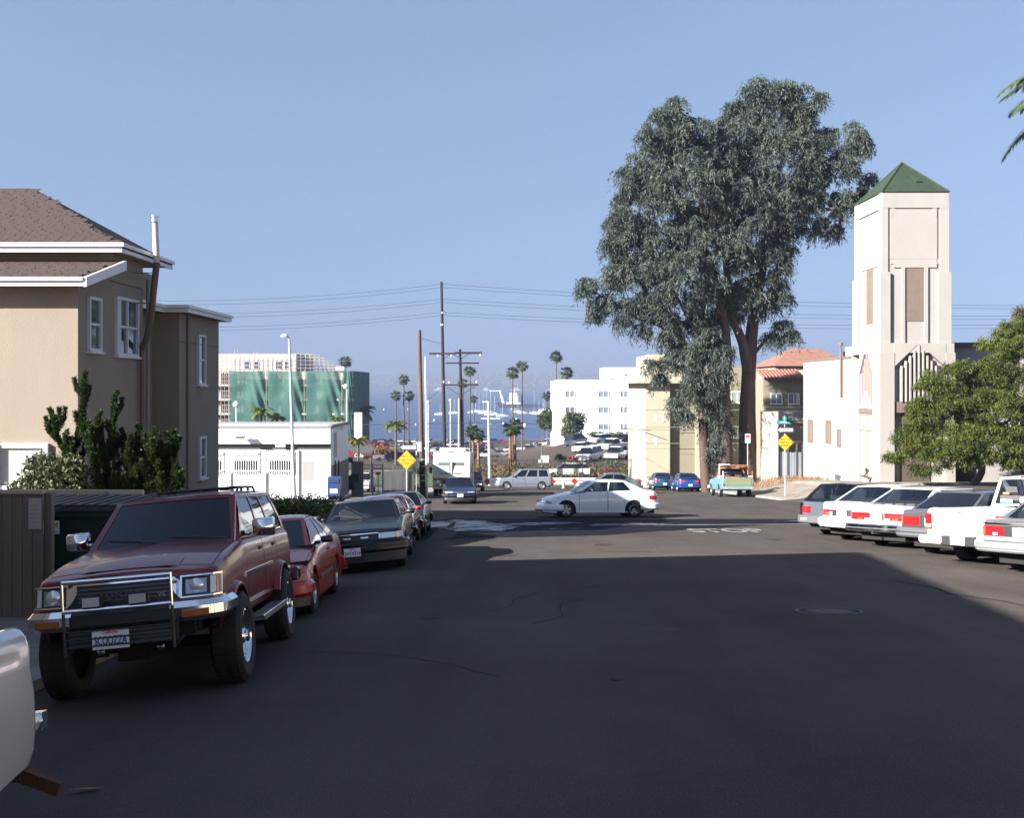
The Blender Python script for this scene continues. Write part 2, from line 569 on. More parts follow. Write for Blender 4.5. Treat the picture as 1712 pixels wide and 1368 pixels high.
def car_body(root, sp):
    L, W = sp['L'], sp['W']
    hw = W / 2
    yr0, yf0 = -L / 2, L / 2
    sill = sp.get('sill', .22); nose = sp.get('noseZ', 0)
    R = sp['R']; Ra = sp.get('Ra', R + .055)
    yf = yf0 - sp['fo']; yr = yf - sp['wb']
    deck = [(y, z) for y, z in sp['deck']]
    yc0, yc1, ya1, ya0 = sp['gh']
    rF, rR = sp.get('rF', .28), sp.get('rR', .22)
    bowF, bowR = sp.get('bowF', .06), sp.get('bowR', .04)
    lF, lR = sp.get('leanF', .15), sp.get('leanR', .1)
    zref = sp.get('zref', .5)
    seams = sp.get('doors', [])              # [(y0,y1), ...]
    hoodr = sp.get('hood', None)             # (y0,y1)
    bed = sp.get('bed', None)                # (y0,y1,floorz)
    PF = Plan(hw, yf0, rF, bowF, 1, lF, zref)
    PR = Plan(hw, -yr0, rR, bowR, -1, lR, zref)
    st = set(np.round(np.linspace(yr0 + rR, yf0 - rF, 30), 4))
    for k in range(7):
        st.add(round(yf0 - rF + rF * math.sin(PI / 2 * k / 6), 4)); st.add(round(yr0 + rR - rR * math.sin(PI / 2 * k / 6), 4))
    for yw in (yf, yr):
        for k in range(13):
            st.add(round(yw - Ra * math.cos(PI * k / 12), 4))
        st.add(round(yw - Ra - .003, 4)); st.add(round(yw + Ra + .003, 4))
    for y, _ in deck: st.add(round(y, 4))
    g = .006
    for a, b in seams:
        for q in (a, b): st.add(round(q - g, 4)); st.add(round(q + g, 4))
    if bed: st.add(bed[0]); st.add(bed[1])
    if hoodr: st.add(hoodr[0]); st.add(hoodr[1])
    st.add(ya0 - .06); st.add(yc0 + .06)
    ys = sorted(st)
    ys = [y for i, y in enumerate(ys) if i == 0 or y - ys[i - 1] > 1e-4]
    def hwf(y):
        if y > yf0 - rF: return hw - rF + math.sqrt(max(0, rF ** 2 - (y - yf0 + rF) ** 2))
        if y < yr0 + rR: return hw - rR + math.sqrt(max(0, rR ** 2 - (yr0 + rR - y) ** 2))
        return hw
    def zb(y):
        z = sill
        if y > yf + Ra: z = sill + sp.get('chinF', .05) * (y - yf - Ra) / (yf0 - yf - Ra)
        if y > yf + Ra: z = max(z, nose)
        if y < yr - Ra: z = sill + sp.get('chinR', .18) * (yr - Ra - y) / (yr - Ra - yr0)
        for yw in (yf, yr):
            if abs(y - yw) <= Ra + .001:
                z = max(z, R + math.sqrt(max(0, Ra ** 2 - (y - yw) ** 2)))
        return z
    fl = [0, .06, .22, .40, .58, .74, .86, .94]
    wprof = sp.get('wprof', [.955, .975, .99, 1.0, 1.0, .992, .975, .962])
    edge = [(.935, -.012), (.90, .0)]
    crown = sp.get('crown', .03)
    def section(y):
        zt = interp(deck, y); h = hwf(y); b = zb(y)
        pts = []
        for f, w in zip(fl, wprof):
            z = sill + f * (zt - sill)
            pts.append((h * w, max(z, b + .004 * len(pts))))
        for w, dz in edge: pts.append((h * w, zt + dz))
        for w in (.8, .55, .28, 0): pts.append((h * w, zt + crown * (1 - (w / .9) ** 2)))
        out = []
        for x, z in pts:
            yy = y
            if y > yf0 - rF - .35: yy -= lF * max(0, z - zref) * sstep(yf0 - rF - .35, yf0 - .02, y)
            if y < yr0 + rR + .25: yy += lR * max(0, z - zref) * (1 - sstep(yr0 + .02, yr0 + rR + .25, y))
            out.append((x, yy, z))
        return out
    secs = [section(y) for y in ys]
    nr = len(fl) + len(edge)
    body = MB(); dmb = {i: MB() for i in range(len(seams) * 2)}; hood = MB()
    for i in range(len(ys) - 1):
        ym = (ys[i] + ys[i + 1]) / 2
        A, B = secs[i], secs[i + 1]
        inseam = any(abs(ym - q) < g for ab in seams for q in ab)
        door = next((k for k, (a, b) in enumerate(seams) if a < ym < b), None)
        for j in range(len(A) - 1):
            top = j >= nr - 1
            if top and yc0 + .06 < ym < ya0 - .06 and j >= nr: continue
            if bed and bed[0] < ym < bed[1] and j >= nr - 1: continue
            for sg, si in ((1, 0), (-1, 1)):
                q = [A[j], B[j], B[j + 1], A[j + 1]]
                q = [(sg * p[0], p[1], p[2]) for p in q]
                if sg < 0: q = q[::-1]
                if inseam and 1 <= j < nr - 1: continue
                if door is not None and 1 <= j < nr - 2:
                    dmb[door * 2 + si].add(q, [(0, 1, 2, 3)])
                elif hoodr and top and hoodr[0] < ym < hoodr[1]:
                    hood.add([(p[0] * .993, p[1], p[2] + .003) for p in q], [(0, 1, 2, 3)])
                else:
                    body.add(q, [(0, 1, 2, 3)])
    for P, sec, sg in ((PF, secs[-1], 1), (PR, secs[0], -1)):                # end caps
        bow = bowF if sg > 0 else bowR
        rows = []
        for (x, y, z) in sec[:nr] :
            r = []
            for k in range(-4, 5):
                t = k / 4
                r.append((x * t, y + sg * bow * (1 - t * t), z + (crown * .9 * (1 - t * t) if z > interp(deck, yf0 if sg > 0 else yr0) - .02 else 0)))
            rows.append(r)
        body.grid(rows)
    if bed:
        y0, y1, fz = bed
        zt = interp(deck, (y0 + y1) / 2) - .01
        for sg in (1, -1):
            x = sg * hw * .86
            body.grid([[(sg * hw * .905, y0, zt + .01), (sg * hw * .905, y1, zt + .01)], [(x, y0, zt + .01), (x, y1, zt + .01)], [(x, y0, fz), (x, y1, fz)]])
        body.grid([[(-hw * .86, y0, fz), (-hw * .86, y1, fz)], [(hw * .86, y0, fz), (hw * .86, y1, fz)]])
        for y in (y0, y1):
            body.grid([[(-hw * .9, y, fz), (-hw * .9, y, zt)], [(hw * .9, y, fz), (hw * .9, y, zt)]])
    pm = sp['paint']
    ob = body.build('body', pm, root, rad(32), weld=.0012)
    for k, d in dmb.items():
        if d.v:
            do = d.build('door', pm, root, rad(32), weld=.0012)
            a, b = seams[k // 2]
            sg = 1 if k % 2 == 0 else -1
            zt = interp(deck, (a + b) / 2)
            hz = zt - .13
            boxobj('handle', sg * hw * .975 - .01, sg * hw * .975 + .022 * sg + .0, a + .10, a + .26, hz - .018, hz + .018, sp.get('handle', M_BLACKP), do) if sg > 0 else \
                boxobj('handle', -hw * .975 - .022, -hw * .975 + .01, a + .10, a + .26, hz - .018, hz + .018, sp.get('handle', M_BLACKP), do)
    if hood.v: hood.build('hood', pm, root, rad(32), weld=.0012)
    # underbody and cabin
    ub = MB().box(-hw + .26, hw - .26, yr0 + .15, yf0 - .15, sill - .02, sill + .25)
    ub.box(-hw * .93, hw * .93, yr + Ra + .02, yf - Ra - .02, sill + .01, sill + .1)
    zbelt = interp(deck, (ya0 + yc0) / 2)
    for yw in (yf, yr):
        ub.box(-hw + .24, -hw + .26, yw - Ra, yw + Ra, sill, R + Ra); ub.box(hw - .26, hw - .24, yw - Ra, yw + Ra, sill, R + Ra)
        zt = min(interp(deck, yw) - .04, R + Ra + .10)
        if zt > R + Ra: ub.box(-hw + .03, hw - .03, yw - Ra, yw + Ra, zt - .02, zt)
    ub.build('underbody', M_UNDER, root)
    fl_z = sill + .12
    it = MB()
    it.box(-hw * .9, hw * .9, yc0 + .07, ya0 - .07, fl_z, fl_z + .02)
    for sg in (-1, 1): it.box(sg * hw * .93 - .01, sg * hw * .93 + .01, yc0 - .1, ya0 + .1, fl_z, zbelt - .06)
    it.box(-hw * .9, hw * .9, ya0 - .45, ya0 - .06, fl_z, zbelt - .01)
    it.build('cabin', M_UNDER, root)
    return PF, PR, yf, yr, hwf

def greenhouse(root, sp, zr=None):
    W = sp['W']; deck = sp['deck']
    yc0, yc1, ya1, ya0 = sp['gh']
    zr = sp['zr']
    zA, zC = interp(deck, ya0) - .01, interp(deck, yc0) - .01
    hb = W / 2 * sp.get('hb', .90); hr = sp.get('hr', W / 2 * .70)
    bw = sp.get('bow', .10); cr = sp.get('rcrown', .035)
    bulge = sp.get('bulge', .02)
    bwr = sp.get('bowrear', bw * .6)
    glass = sp.get('glass', M_GLASSD); pm = sp['paint']
    shell = MB()
    panes = []
    # windscreen and rear screen
    for (y0, y1, z0, sg, b, nm) in ((ya0, ya1, zA, 1, bw, 'windshield'), (yc0, yc1, zC, -1, bwr, 'rear_window')):
        if sp.get('norear') and sg < 0: nm = None
        ss = [-1, -.9, -.6, -.3, 0, .3, .6, .9, 1]
        vv = [0, .06, .5, .93, 1]
        def pt(s, v):
            x = s * (hb + (hr - hb) * v)
            y = y0 + (y1 - y0) * v + sg * b * (1 - s * s)
            z = z0 + (zr - z0) * v + cr * .5 * v * v * (1 - s * s)
            return (x, y, z)
        gl = MB()
        for i in range(len(vv) - 1):
            for j in range(len(ss) - 1):
                q = [pt(ss[j], vv[i]), pt(ss[j + 1], vv[i]), pt(ss[j + 1], vv[i + 1]), pt(ss[j], vv[i + 1])]
                if 0 < i < 3 and 0 < j < 7 and nm: gl.add([(p[0], p[1] - sg * .008, p[2]) for p in q], [(0, 1, 2, 3)])
                else: shell.add(q, [(0, 1, 2, 3)])
        if nm: panes.append((nm, gl))
    # sides
    cols = sp.get('cols')                    # [(ubottom, utop, is_glass_after)]
    vv = [0, .07, .35, .65, .92, 1]
    for sg in (1, -1):
        def sp_pt(ub, ut, v):
            yb = ya0 + (yc0 - ya0) * ub; yt = ya1 + (yc1 - ya1) * ut
            zb_ = zA + (zC - zA) * ub
            if 0.001 < ub < .999: zb_ = interp(deck, yb) - .01
            return (sg * (hb + (hr - hb) * v + bulge * math.sin(PI * v)), yb + (yt - yb) * v, zb_ + (zr - zb_) * v)
        for c in range(len(cols) - 1):
            (b0, t0, g0), (b1, t1, _) = cols[c], cols[c + 1]
            gl = MB()
            for i in range(len(vv) - 1):
                n = 3
                for k in range(n):
                    f0, f1 = k / n, (k + 1) / n
                    q = [sp_pt(b0 + (b1 - b0) * f, t0 + (t1 - t0) * f, v) for f, v in ((f0, vv[i]), (f1, vv[i]), (f1, vv[i + 1]), (f0, vv[i + 1]))]
                    if g0 and 0 < i < 4: gl.add([(p[0] - sg * .008, p[1], p[2]) for p in q], [(0, 1, 2, 3)])
                    else: shell.add(q, [(0, 1, 2, 3)])
            if g0: panes.append(('side_window', gl))
    # roof
    rows = []
    for i in range(9):
        t = i / 8
        y = yc1 + (ya1 - yc1) * t
        r = []
        for s in (-1, -.94, -.75, -.4, 0, .4, .75, .94, 1):
            e = bw * t ** 3 - bwr * (1 - t) ** 3
            r.append((s * hr, y + e * (1 - s * s), zr + cr * (1 - s ** 4) * (.5 + .5 * math.sin(PI * t)) + sp.get('rarch', .02) * math.sin(PI * t)))
        rows.append(r)
    shell.grid(rows)
    shell.build('roof', sp.get('roofmat', pm), root, rad(30), weld=.002)
    for nm, gl in panes:
        gl.build(nm, glass, root, rad(40), weld=.001)
    return hb, hr

def seats(root, sp, rear=True, driver_side=-1):
    yc0, yc1, ya1, ya0 = sp['gh']
    sill = sp.get('sill', .22); W = sp['W']
    fz = sill + .14
    zb = interp(sp['deck'], (ya0 + yc0) / 2)
    y = ya1 - .35
    for sx in (-1, 1):
        x = sx * W * .2
        s = MB()
        s.box(x - .25, x + .25, y - .25, y + .25, fz, fz + .22)
        s.prism([(y - .24, fz + .2), (y - .12, fz + .2), (y - .28, fz + .80), (y - .38, fz + .80)], x - .24, x + .24, 'x')
        s.prism([(y - .30, fz + .80), (y - .24, fz + .8), (y - .28, fz + .98), (y - .36, fz + .98)], x - .13, x + .13, 'x')
        s.build('seat', sp.get('seatmat', M_SEAT), root)
    if rear:
        s = MB(); y2 = y - .85
        s.box(-W * .38, W * .38, y2 - .25, y2 + .2, fz, fz + .25)
        s.prism([(y2 - .24, fz + .2), (y2 - .12, fz + .2), (y2 - .34, fz + .74), (y2 - .42, fz + .74)], -W * .38, W * .38, 'x')
        s.build('rear_seat', sp.get('seatmat', M_SEAT), root)
    d = MB()
    pts = [(driver_side * W * .2 + .18 * math.cos(a), ya1 + .12 + .06 * math.sin(a), zb + .0 + .17 * math.sin(a)) for a in [2 * PI * i / 16 for i in range(17)]]
    d.tube(pts, .013, 6, cap=False)
    d.build('steering_wheel', M_BLACKP, root)

def mirrors(root, sp, m=None, size=(.2, .1, .13), out=.10):
    ya0 = sp['gh'][3]; ya1 = sp['gh'][2]
    z = interp(sp['deck'], ya0 - .2) + .07
    hb = sp['W'] / 2 * .95
    for sg in (1, -1):
        w, d, h = size
        x0 = sg * (hb + out * .3)
        M = Matrix.Translation((sg * (hb + out * .4 + w / 2), ya0 - .28, z + h * .1))
        mb = MB()
        mb.add([M @ Vector(p) for p in [(-w / 2, -d / 2, -h / 2), (w / 2, -d / 2, -h / 2 + .01), (w / 2, -d / 2, h / 2 - .01), (-w / 2, -d / 2, h / 2),
                (-w / 2 + .02, d / 2, -h / 2 + .02), (w / 2 - .03, d / 2, -h / 2 + .03), (w / 2 - .03, d / 2, h / 2 - .03), (-w / 2 + .02, d / 2, h / 2 - .02)]],
               [(0, 1, 2, 3), (4, 7, 6, 5), (0, 4, 5, 1), (1, 5, 6, 2), (2, 6, 7, 3), (3, 7, 4, 0)])
        mb.box(*sorted((sg * (hb - .05), sg * (hb + out * .45))), ya0 - .30, ya0 - .24, z - .05, z + .0)
        o = mb.build('mirror', m or M_BLACKP, root)
        bm = bmesh.new(); bm.from_mesh(o.data)
        bmesh.ops.bevel(bm, geom=list(bm.edges), offset=.012, segments=2, affect='EDGES')
        for f in bm.faces: f.smooth = True
        bm.to_mesh(o.data); bm.free()
        boxobj('mirror_glass', M.translation.x - w * .43, M.translation.x + w * .43, ya0 - .28 - d / 2 - .004, ya0 - .28 - d / 2 - .001, z + h * .1 - h * .4, z + h * .1 + h * .4, M_CHROME, o)

def plate(root, P, a, z, out=.03, txt='', w=.305, h=.152, tilt=0):
    x, y, zz = P.pt(a, z, out)
    rz = 0 if P.sgn < 0 else PI
    o = MB().box(-w / 2, w / 2, -.004, .004, -h / 2, h / 2).build('license_plate', M_PLATE, root)
    o.location = (x, y, z); o.rotation_euler = (0, 0, rz)
    if txt:
        text('plate_number', txt, .088, M_PBLUE, o, (0, -.0055, -.018), (PI / 2, 0, 0), .001, .002, (.82, 1, 1))
        text('plate_script', 'California', .03, M_RUSTPL, o, (0, -.0055, .056), (PI / 2, 0, 0), .001, .001)
    return o

def wiper(root, p0, p1, n=Vector((0, .5, .85))):
    p0, p1 = Vector(p0), Vector(p1)
    mid = p0.lerp(p1, .5) + n * .012
    MB().tube([p0, mid + n * .01, p1 + n * .012], [.009, .007, .005], 5).tube([p1.lerp(p0, .05) - (p1 - p0) * .02, p0.lerp(p1, .35)], .006, 4).build('wiper', M_BLACKP, root)

def antenna(root, x, y, z, h=.7, lean=(0, -.25)):
    MB().tube([(x, y, z), (x + lean[0] * h, y + lean[1] * h, z + h)], [.005, .003], 5).build('antenna', M_CHROME, root)

def make_car(name, label, sp, group=None, detail=2, cat='car'):
    root = empty(name, label=label, cat=cat, group=group)
    PF, PR, yf, yr, hwf = car_body(root, sp)
    greenhouse(root, sp)
    add_wheels(root, sp['W'], yf, yr, sp['R'], sp.get('tw', .19), sp.get('wstyle', 'disc'), sp.get('rimmat'))
    if sp.get('interior'): seats(root, sp, sp.get('rearseat', True))
    if detail > 0: mirrors(root, sp, sp.get('mirror'), sp.get('msize', (.18, .09, .12)))
    c = PF.corner; d = PR.corner
    for it in sp.get('front', []): endpiece(root, it[0], PF, *it[1:])
    for it in sp.get('rear', []): endpiece(root, it[0], PR, *it[1:])
    if sp.get('plateF') is not None: plate(root, PF, sp['plateF'][0], sp['plateF'][1], sp['plateF'][2], sp['plateF'][3])
    if sp.get('plateR') is not None: plate(root, PR, sp['plateR'][0], sp['plateR'][1], sp['plateR'][2], sp['plateR'][3])
    if sp.get('trim'):
        z0, z1, m = sp['trim']
        hw = sp['W'] / 2
        for sg in (1, -1):
            for a, b in sp['trimy']:
                x = sorted((sg * hw * .985, sg * (hw + .014)))
                boxobj('side_trim', x[0], x[1], a, b, z0, z1, m, root)
    return root, PF, PR, yf, yr
# ------------------------------------------------------------------ the vehicles, one builder each
COLS4 = [(0, 0, 0), (.03, .05, 1), (.44, .40, 0), (.47, .43, 1), (.80, .86, 0), (1, 1, 0)]
def cols_sedan(a=.03, at=.06, b=.46, bt=.42, c=.49, ct=.45, d=.80, dt=.90):
    return [(0, 0, 0), (a, at, 1), (b, bt, 0), (c, ct, 1), (d, dt, 0), (1, 1, 0)]

P_RED = paint('dark_red', (.16, .003, .010), .0, .28, .4, .4)
P_RED2 = paint('red', (.34, .008, .014), .0, .25, .5)
P_WHITE = paint('white', (.80, .80, .79), 0, .25)
P_SILVER = paint('silver', (.40, .41, .43), .6, .28)
P_GREY = paint('grey', (.10, .105, .115), .5, .28)
P_CHAR = paint('charcoal', (.007, .008, .012), .0, .22, .1, .25)
P_NAVY = paint('navy', (.004, .009, .03), .0, .25, .3, .35)
P_BLUE = paint('blue', (.008, .045, .20), .2, .25)
P_TEAL = paint('teal_blue', (.01, .06, .12), .2, .25)
P_VANBLUE = paint('pale_blue_grey', (.17, .19, .235), .2, .35, .5)
P_GREENG = paint('pale_green_grey', (.13, .16, .155), .3, .3)
P_MAROON = paint('maroon', (.09, .012, .02), .3, .25)

def headlamps(a0, a1, z0, z1, m=None):
    return [('headlight', a0, a1, z0, z1, .006, m or M_LAMP, .06, True, .008)]

def build_suv():
    hw = .80
    sp = dict(L=4.30, W=1.60, wb=2.625, fo=.70, R=.385, tw=.27, Ra=.46, sill=.52, noseZ=.67, zr=1.645, paint=P_RED, wstyle='truck',
              deck=[(-2.15, 1.10), (-2.0, 1.20), (.70, 1.215), (.95, 1.205), (1.6, 1.135), (2.02, 1.06), (2.15, 1.03)],
              gh=(-2.02, -1.66, .26, .86), hb=.93, hr=.61, bow=.09, bowrear=.05, rcrown=.03,
              cols=[(0, 0, 0), (.03, .06, 1), (.36, .30, 0), (.385, .33, 1), (.62, .585, 0), (.66, .63, 1), (.95, .93, 0), (1, 1, 0)],
              rF=.14, rR=.16, bowF=.05, bowR=.03, leanF=.22, leanR=.05, zref=.75, chinF=.14, chinR=.1,
              doors=[(-.18, .80), (-1.02, -.19)], hood=(.95, 2.02), bed=None, glass=glassmat('suv_glass', (.10, .11, .16), .0), handle=M_BLACKP, crown=.035,
              wprof=[.93, .95, .985, 1.0, 1.0, .995, .98, .965])
    root = empty('suv', label='dark red four wheel drive SUV with chrome bumper, grille guard and roof rack', cat='SUV', group='cars parked along the left kerb')
    PF, PR, yf, yr, hwf = car_body(root, sp)
    greenhouse(root, sp)
    add_wheels(root, 1.72, yf, yr, .385, .27, 'truck', M_CHROME, -.03)
    seats(root, sp)
    mirrors(root, sp, M_CHROME, (.24, .12, .19), .14)
    # front face: blacked-out grille with headlights either side
    PB = Plan(.76, 2.15, .14, .05, 1, .0, .75)
    endpiece(root, 'grille_panel', PF, -.78, .78, .815, 1.00, .004, M_BLACKP, .02)
    g = endpiece(root, 'grille', PF, -.41, .41, .825, .985, .012, M_BLACKP, .02)[0]
    for z in (.850, .882, .914, .946):
        endpiece(g, 'grille_bar', PF, -.39, .39, z, z + .012, .026, M_GREYP, .012)
    endpiece(root, 'grille_trim', PF, -.43, .43, .985, .998, .028, M_CHROME, .03)
    for sg in (1, -1):
        # chrome surround beside the grille and lamps
        mb = MB()
        rows = []
        for a, z0, z1 in ((.395, .93, .995), (.43, .87, .99), (.46, .835, .975), (.475, .83, .96)):
            rows.append([PF.pt(sg * a, z0, .012), PF.pt(sg * a, z0, .03), PF.pt(sg * a, z1, .03), PF.pt(sg * a, z1, .012)])
        mb.grid([r + [r[0]] for r in rows])
        mb.build('chrome_surround', M_CHROME, root, rad(40))
        fr = MB()
        for (a0, a1, z0, z1) in ((.475, .835, .82, .832), (.475, .835, .988, 1.0), (.475, .490, .832, .988), (.823, .835, .832, .988)):
            n = 4
            rows = [[PF.pt(sg * (a0 + (a1 - a0) * i / n), z0, .0), PF.pt(sg * (a0 + (a1 - a0) * i / n), z0, .022), PF.pt(sg * (a0 + (a1 - a0) * i / n), z1, .022), PF.pt(sg * (a0 + (a1 - a0) * i / n), z1, .0)] for i in range(n + 1)]
            fr.grid([r + [r[0]] for r in rows])
        fr.build('lamp_frame', M_CHROME, root)
        # rectangular sealed lamp: bezel, rounded glass with bright reflector behind
        hd = endpiece(root, 'headlight', PF, sg * .52, sg * .695, .842, .975, .012, M_LAMPD, .03, False, .012)[0]
        x, y, z = PF.pt(sg * .61, .908, .015)
        lm = MB().lathe([(0, .022), (.022, .02), (.045, .012), (.062, 0)], 20, (x, y, z), 'y')
        lm.build('lens', M_LAMP, hd, rad(50))
        endpiece(root, 'corner_light', PF, sg * .725, sg * .775, .840, .980, .010, M_WHITEL, .03)
        endpiece(root, 'turn_signal', PF, sg * .782, sg * .818, .840, .980, .010, M_AMBER, .03)
        # bumper lamps
        endpiece(root, 'bumper_light', PB, sg * .50, sg * .68, .675, .735, .127, M_AMBER, .02, False, .006)
    b = endpiece(root, 'bumper', PB, -1.12, 1.12, .64, .80, .12, M_CHROME, .12, False, .045)[0]
    endpiece(root, 'bumper_pad', PB, -.40, .40, .655, .785, .126, M_BLACKP, .02, False, .02)
    v = endpiece(root, 'valance', PF, -.45, .45, .50, .64, .09, M_BLACKP, .03)[0]
    for z in (.52, .55, .58, .61):
        endpiece(v, 'valance_slat', PF, -.43, .43, z, z + .008, .10, M_GREYP, .01)
    # grille guard
    gx = .435
    ygo = .18
    def gp(x, z): 
        p = PF.pt(x, .7, ygo); return (p[0], p[1], z)
    gg = MB()
    gg.tube([gp(-gx, 1.035), gp(-.2, 1.035), gp(.2, 1.035), gp(gx, 1.035)], .017, 10)
    gg.tube([gp(-gx, .805), gp(-.2, .805), gp(.2, .805), gp(gx, .805)], .017, 10)
    for sg in (1, -1):
        gg.tube([gp(sg * gx, .79), gp(sg * gx, 1.05)], .012, 10)
        q = gp(sg * gx, .46)
        MB().tube([gp(sg * gx, .79), q, (q[0], q[1] - .30, .50)], .014, 8).build('guard_leg', M_BLACKP, root)
    gg.build('grille_guard', M_CHROME, root, rad(50))
    lb = MB()
    for z in (.52, .58, .64): lb.tube([gp(-gx, z), gp(gx, z)], .007, 6)
    lb.build('guard_rung', M_BLACKP, root)
    for sx in (-.17, .20):
        p = gp(sx, .865)
        f = MB().cbox((p[0], p[1] - .02, .868), (.165, .07, .095)).build('fog_light', M_BLACKP, root)
        bm = bmesh.new(); bm.from_mesh(f.data); bmesh.ops.bevel(bm, geom=list(bm.edges), offset=.012, segments=2, affect='EDGES'); bm.to_mesh(f.data); bm.free()
        l = MB().cbox((p[0], p[1] + .017, .868), (.14, .008, .072)).build('lens', M_LAMP, f)
    x, y, z = PF.pt(.02, .895, .034)
    text('lettering', 'TOYOTA', .085, M_GREYP, root, (x, y + .02, z), (PI / 2, 0, PI), .004, .002)
    x, y, z = PF.pt(-.33, .87, .034)
    text('lettering', 'V6', .06, M_CHROME, root, (x, y + .02, z), (PI / 2, 0, PI), .004, .002)
    # plate
    o = plate(root, PF, .07, .565, .15, '', .305, .152)
    for c in list(o.children): bpy.data.objects.remove(c)
    text('plate_number', 'SCOOZZA', .085, M_PBLUE, o, (0, -.0055, -.014), (PI / 2, 0, 0), .001, .0025, (.66, 1.15, 1))
    text('plate_script', 'California', .032, M_RUSTPL, o, (0, -.0055, .056), (PI / 2, 0, 0), .001, .001)
    # arch flares
    for sg in (1, -1):
        for yw in (yf, yr):
            rows = []
            for k in range(0, 13):
                a = (rad(24) + rad(132) * k / 12) if yw == yr else (rad(46) + rad(110) * k / 12)
                r0, r1 = .455, .50
                dz = 0
                c, s_ = math.cos(a), math.sin(a)
                rows.append([(sg * (hw - .05), yw + r0 * c, .385 + r0 * s_ + dz), (sg * (hw + .055), yw + r0 * c, .385 + r0 * s_ + dz),
                             (sg * (hw + .05), yw + (r0 + .02) * c, .385 + (r0 + .02) * s_ + dz), (sg * (hw - .012), yw + r1 * c, .385 + r1 * s_ + dz)])
            fl_ = MB().grid(rows).build('wheel_flare', P_RED, root, rad(50))
            rows = [[(sg * (hw + .056), yw + (r) * math.cos(rad(46) + rad(110) * k / 16), .385 + (r) * math.sin(rad(46) + rad(110) * k / 16)) for r in (.447, .462)] for k in range(17)]
            MB().grid(rows).build('flare_trim', M_CHROME, fl_)
        # side step, trim strip, quarter trim
        st = MB().box(*sorted((sg * (hw - .02), sg * (hw + .15))), yr + .62, yf - .62, .44, .48)
        st.build('side_step', M_GREYP, root)
        tb = MB().tube([(sg * (hw + .13), yr + .6, .475), (sg * (hw + .13), yf - .6, .475)], .012, 8).build('step_rail', M_CHROME, root)
        boxobj('side_trim', *sorted((sg * hw * .99, sg * (hw + .012))), yr + .52, yf - .52, .86, .905, M_CHROME, root)
        boxobj('side_trim', *sorted((sg * hw * .97, sg * (hw + .006))), yr + .56, yf - .56, .60, .612, M_CHROME, root)
        # stripe along window frame
        MB().box(*sorted((sg * (hw * .93 + .01), sg * (hw * .93 + .016))), -1.6, .7, 1.205, 1.22).build('belt_trim', M_BLACKP, root)
    # wipers lying on the screen
    n = Vector((0, .75, .6))
    wiper(root, (-.02, .955, 1.235), (.56, .85, 1.295), n)
    wiper(root, (-.64, .92, 1.235), (-.06, .89, 1.285), n)
    # roof rack
    rk = MB()
    for sg in (1, -1):
        rk.tube([(sg * .47, -.55, 1.69), (sg * .47, -.65, 1.725), (sg * .47, -1.5, 1.725), (sg * .47, -1.6, 1.68)], .014, 8)
        for yy in (-.8, -1.2): rk.tube([(sg * .47, yy, 1.68), (sg * .47, yy, 1.725)], .016, 6)
    for yy in (-.72, -1.1, -1.45): rk.tube([(-.47, yy, 1.728), (.47, yy, 1.728)], .012, 8)
    for xx in (-.25, 0, .25): rk.tube([(xx, -.7, 1.705), (xx, -1.45, 1.705)], .008, 6)
    rk.build('roof_rack', M_BLACKP, root, rad(50))
    antenna(root, -.70, .86, 1.19, .45, (0, -.4))
    # hood bulge and cowl seam
    rows = []
    for y, z in ((1.02, 1.228), (1.3, 1.20), (1.6, 1.167), (1.85, 1.128), (2.0, 1.085)):
        k = .022 * (1 - abs(y - 1.4) / .75)
        rows.append([(x, y, z + (k if abs(x) < .33 else 0) - .012 * (abs(x) > .4)) for x in (-.43, -.34, 0, .34, .43)])
    MB().grid(rows).build('hood_bulge', P_RED, root, rad(60))
    # rear: bumper, lights, plate
    endpiece(root, 'rear_bumper', PR, -1.0, 1.0, .58, .74, .12, M_CHROME, .1, False, .03)
    endpiece(root, 'taillight', PR, .62, .80, .82, 1.05, .01, M_RED, .03, True)
    boxobj('mud_flap', -.80, -.55, yf - .50, yf - .485, .25, .62, M_BLACKP, root); boxobj('mud_flap', .55, .80, yf - .50, yf - .485, .25, .62, M_BLACKP, root)
    MB().tube([(-.6, yf, .385), (.6, yf, .385)], .05, 10).tube([(-.1, yf, .385), (0, yr, .42)], .035, 8).tube([(-.6, yr, .385), (.6, yr, .385)], .05, 10).cbox((.12, yf, .40), (.3, .25, .25)).build('axle', M_UNDER, root)
    for xx in (-.22, .30):
        MB().lathe([(0, .0), (.03, .0), (.035, .03), (.0, .05)], 10, (xx, yf + .45, .42), 'y').build('tow_hook', M_CHROME, root)
    return root

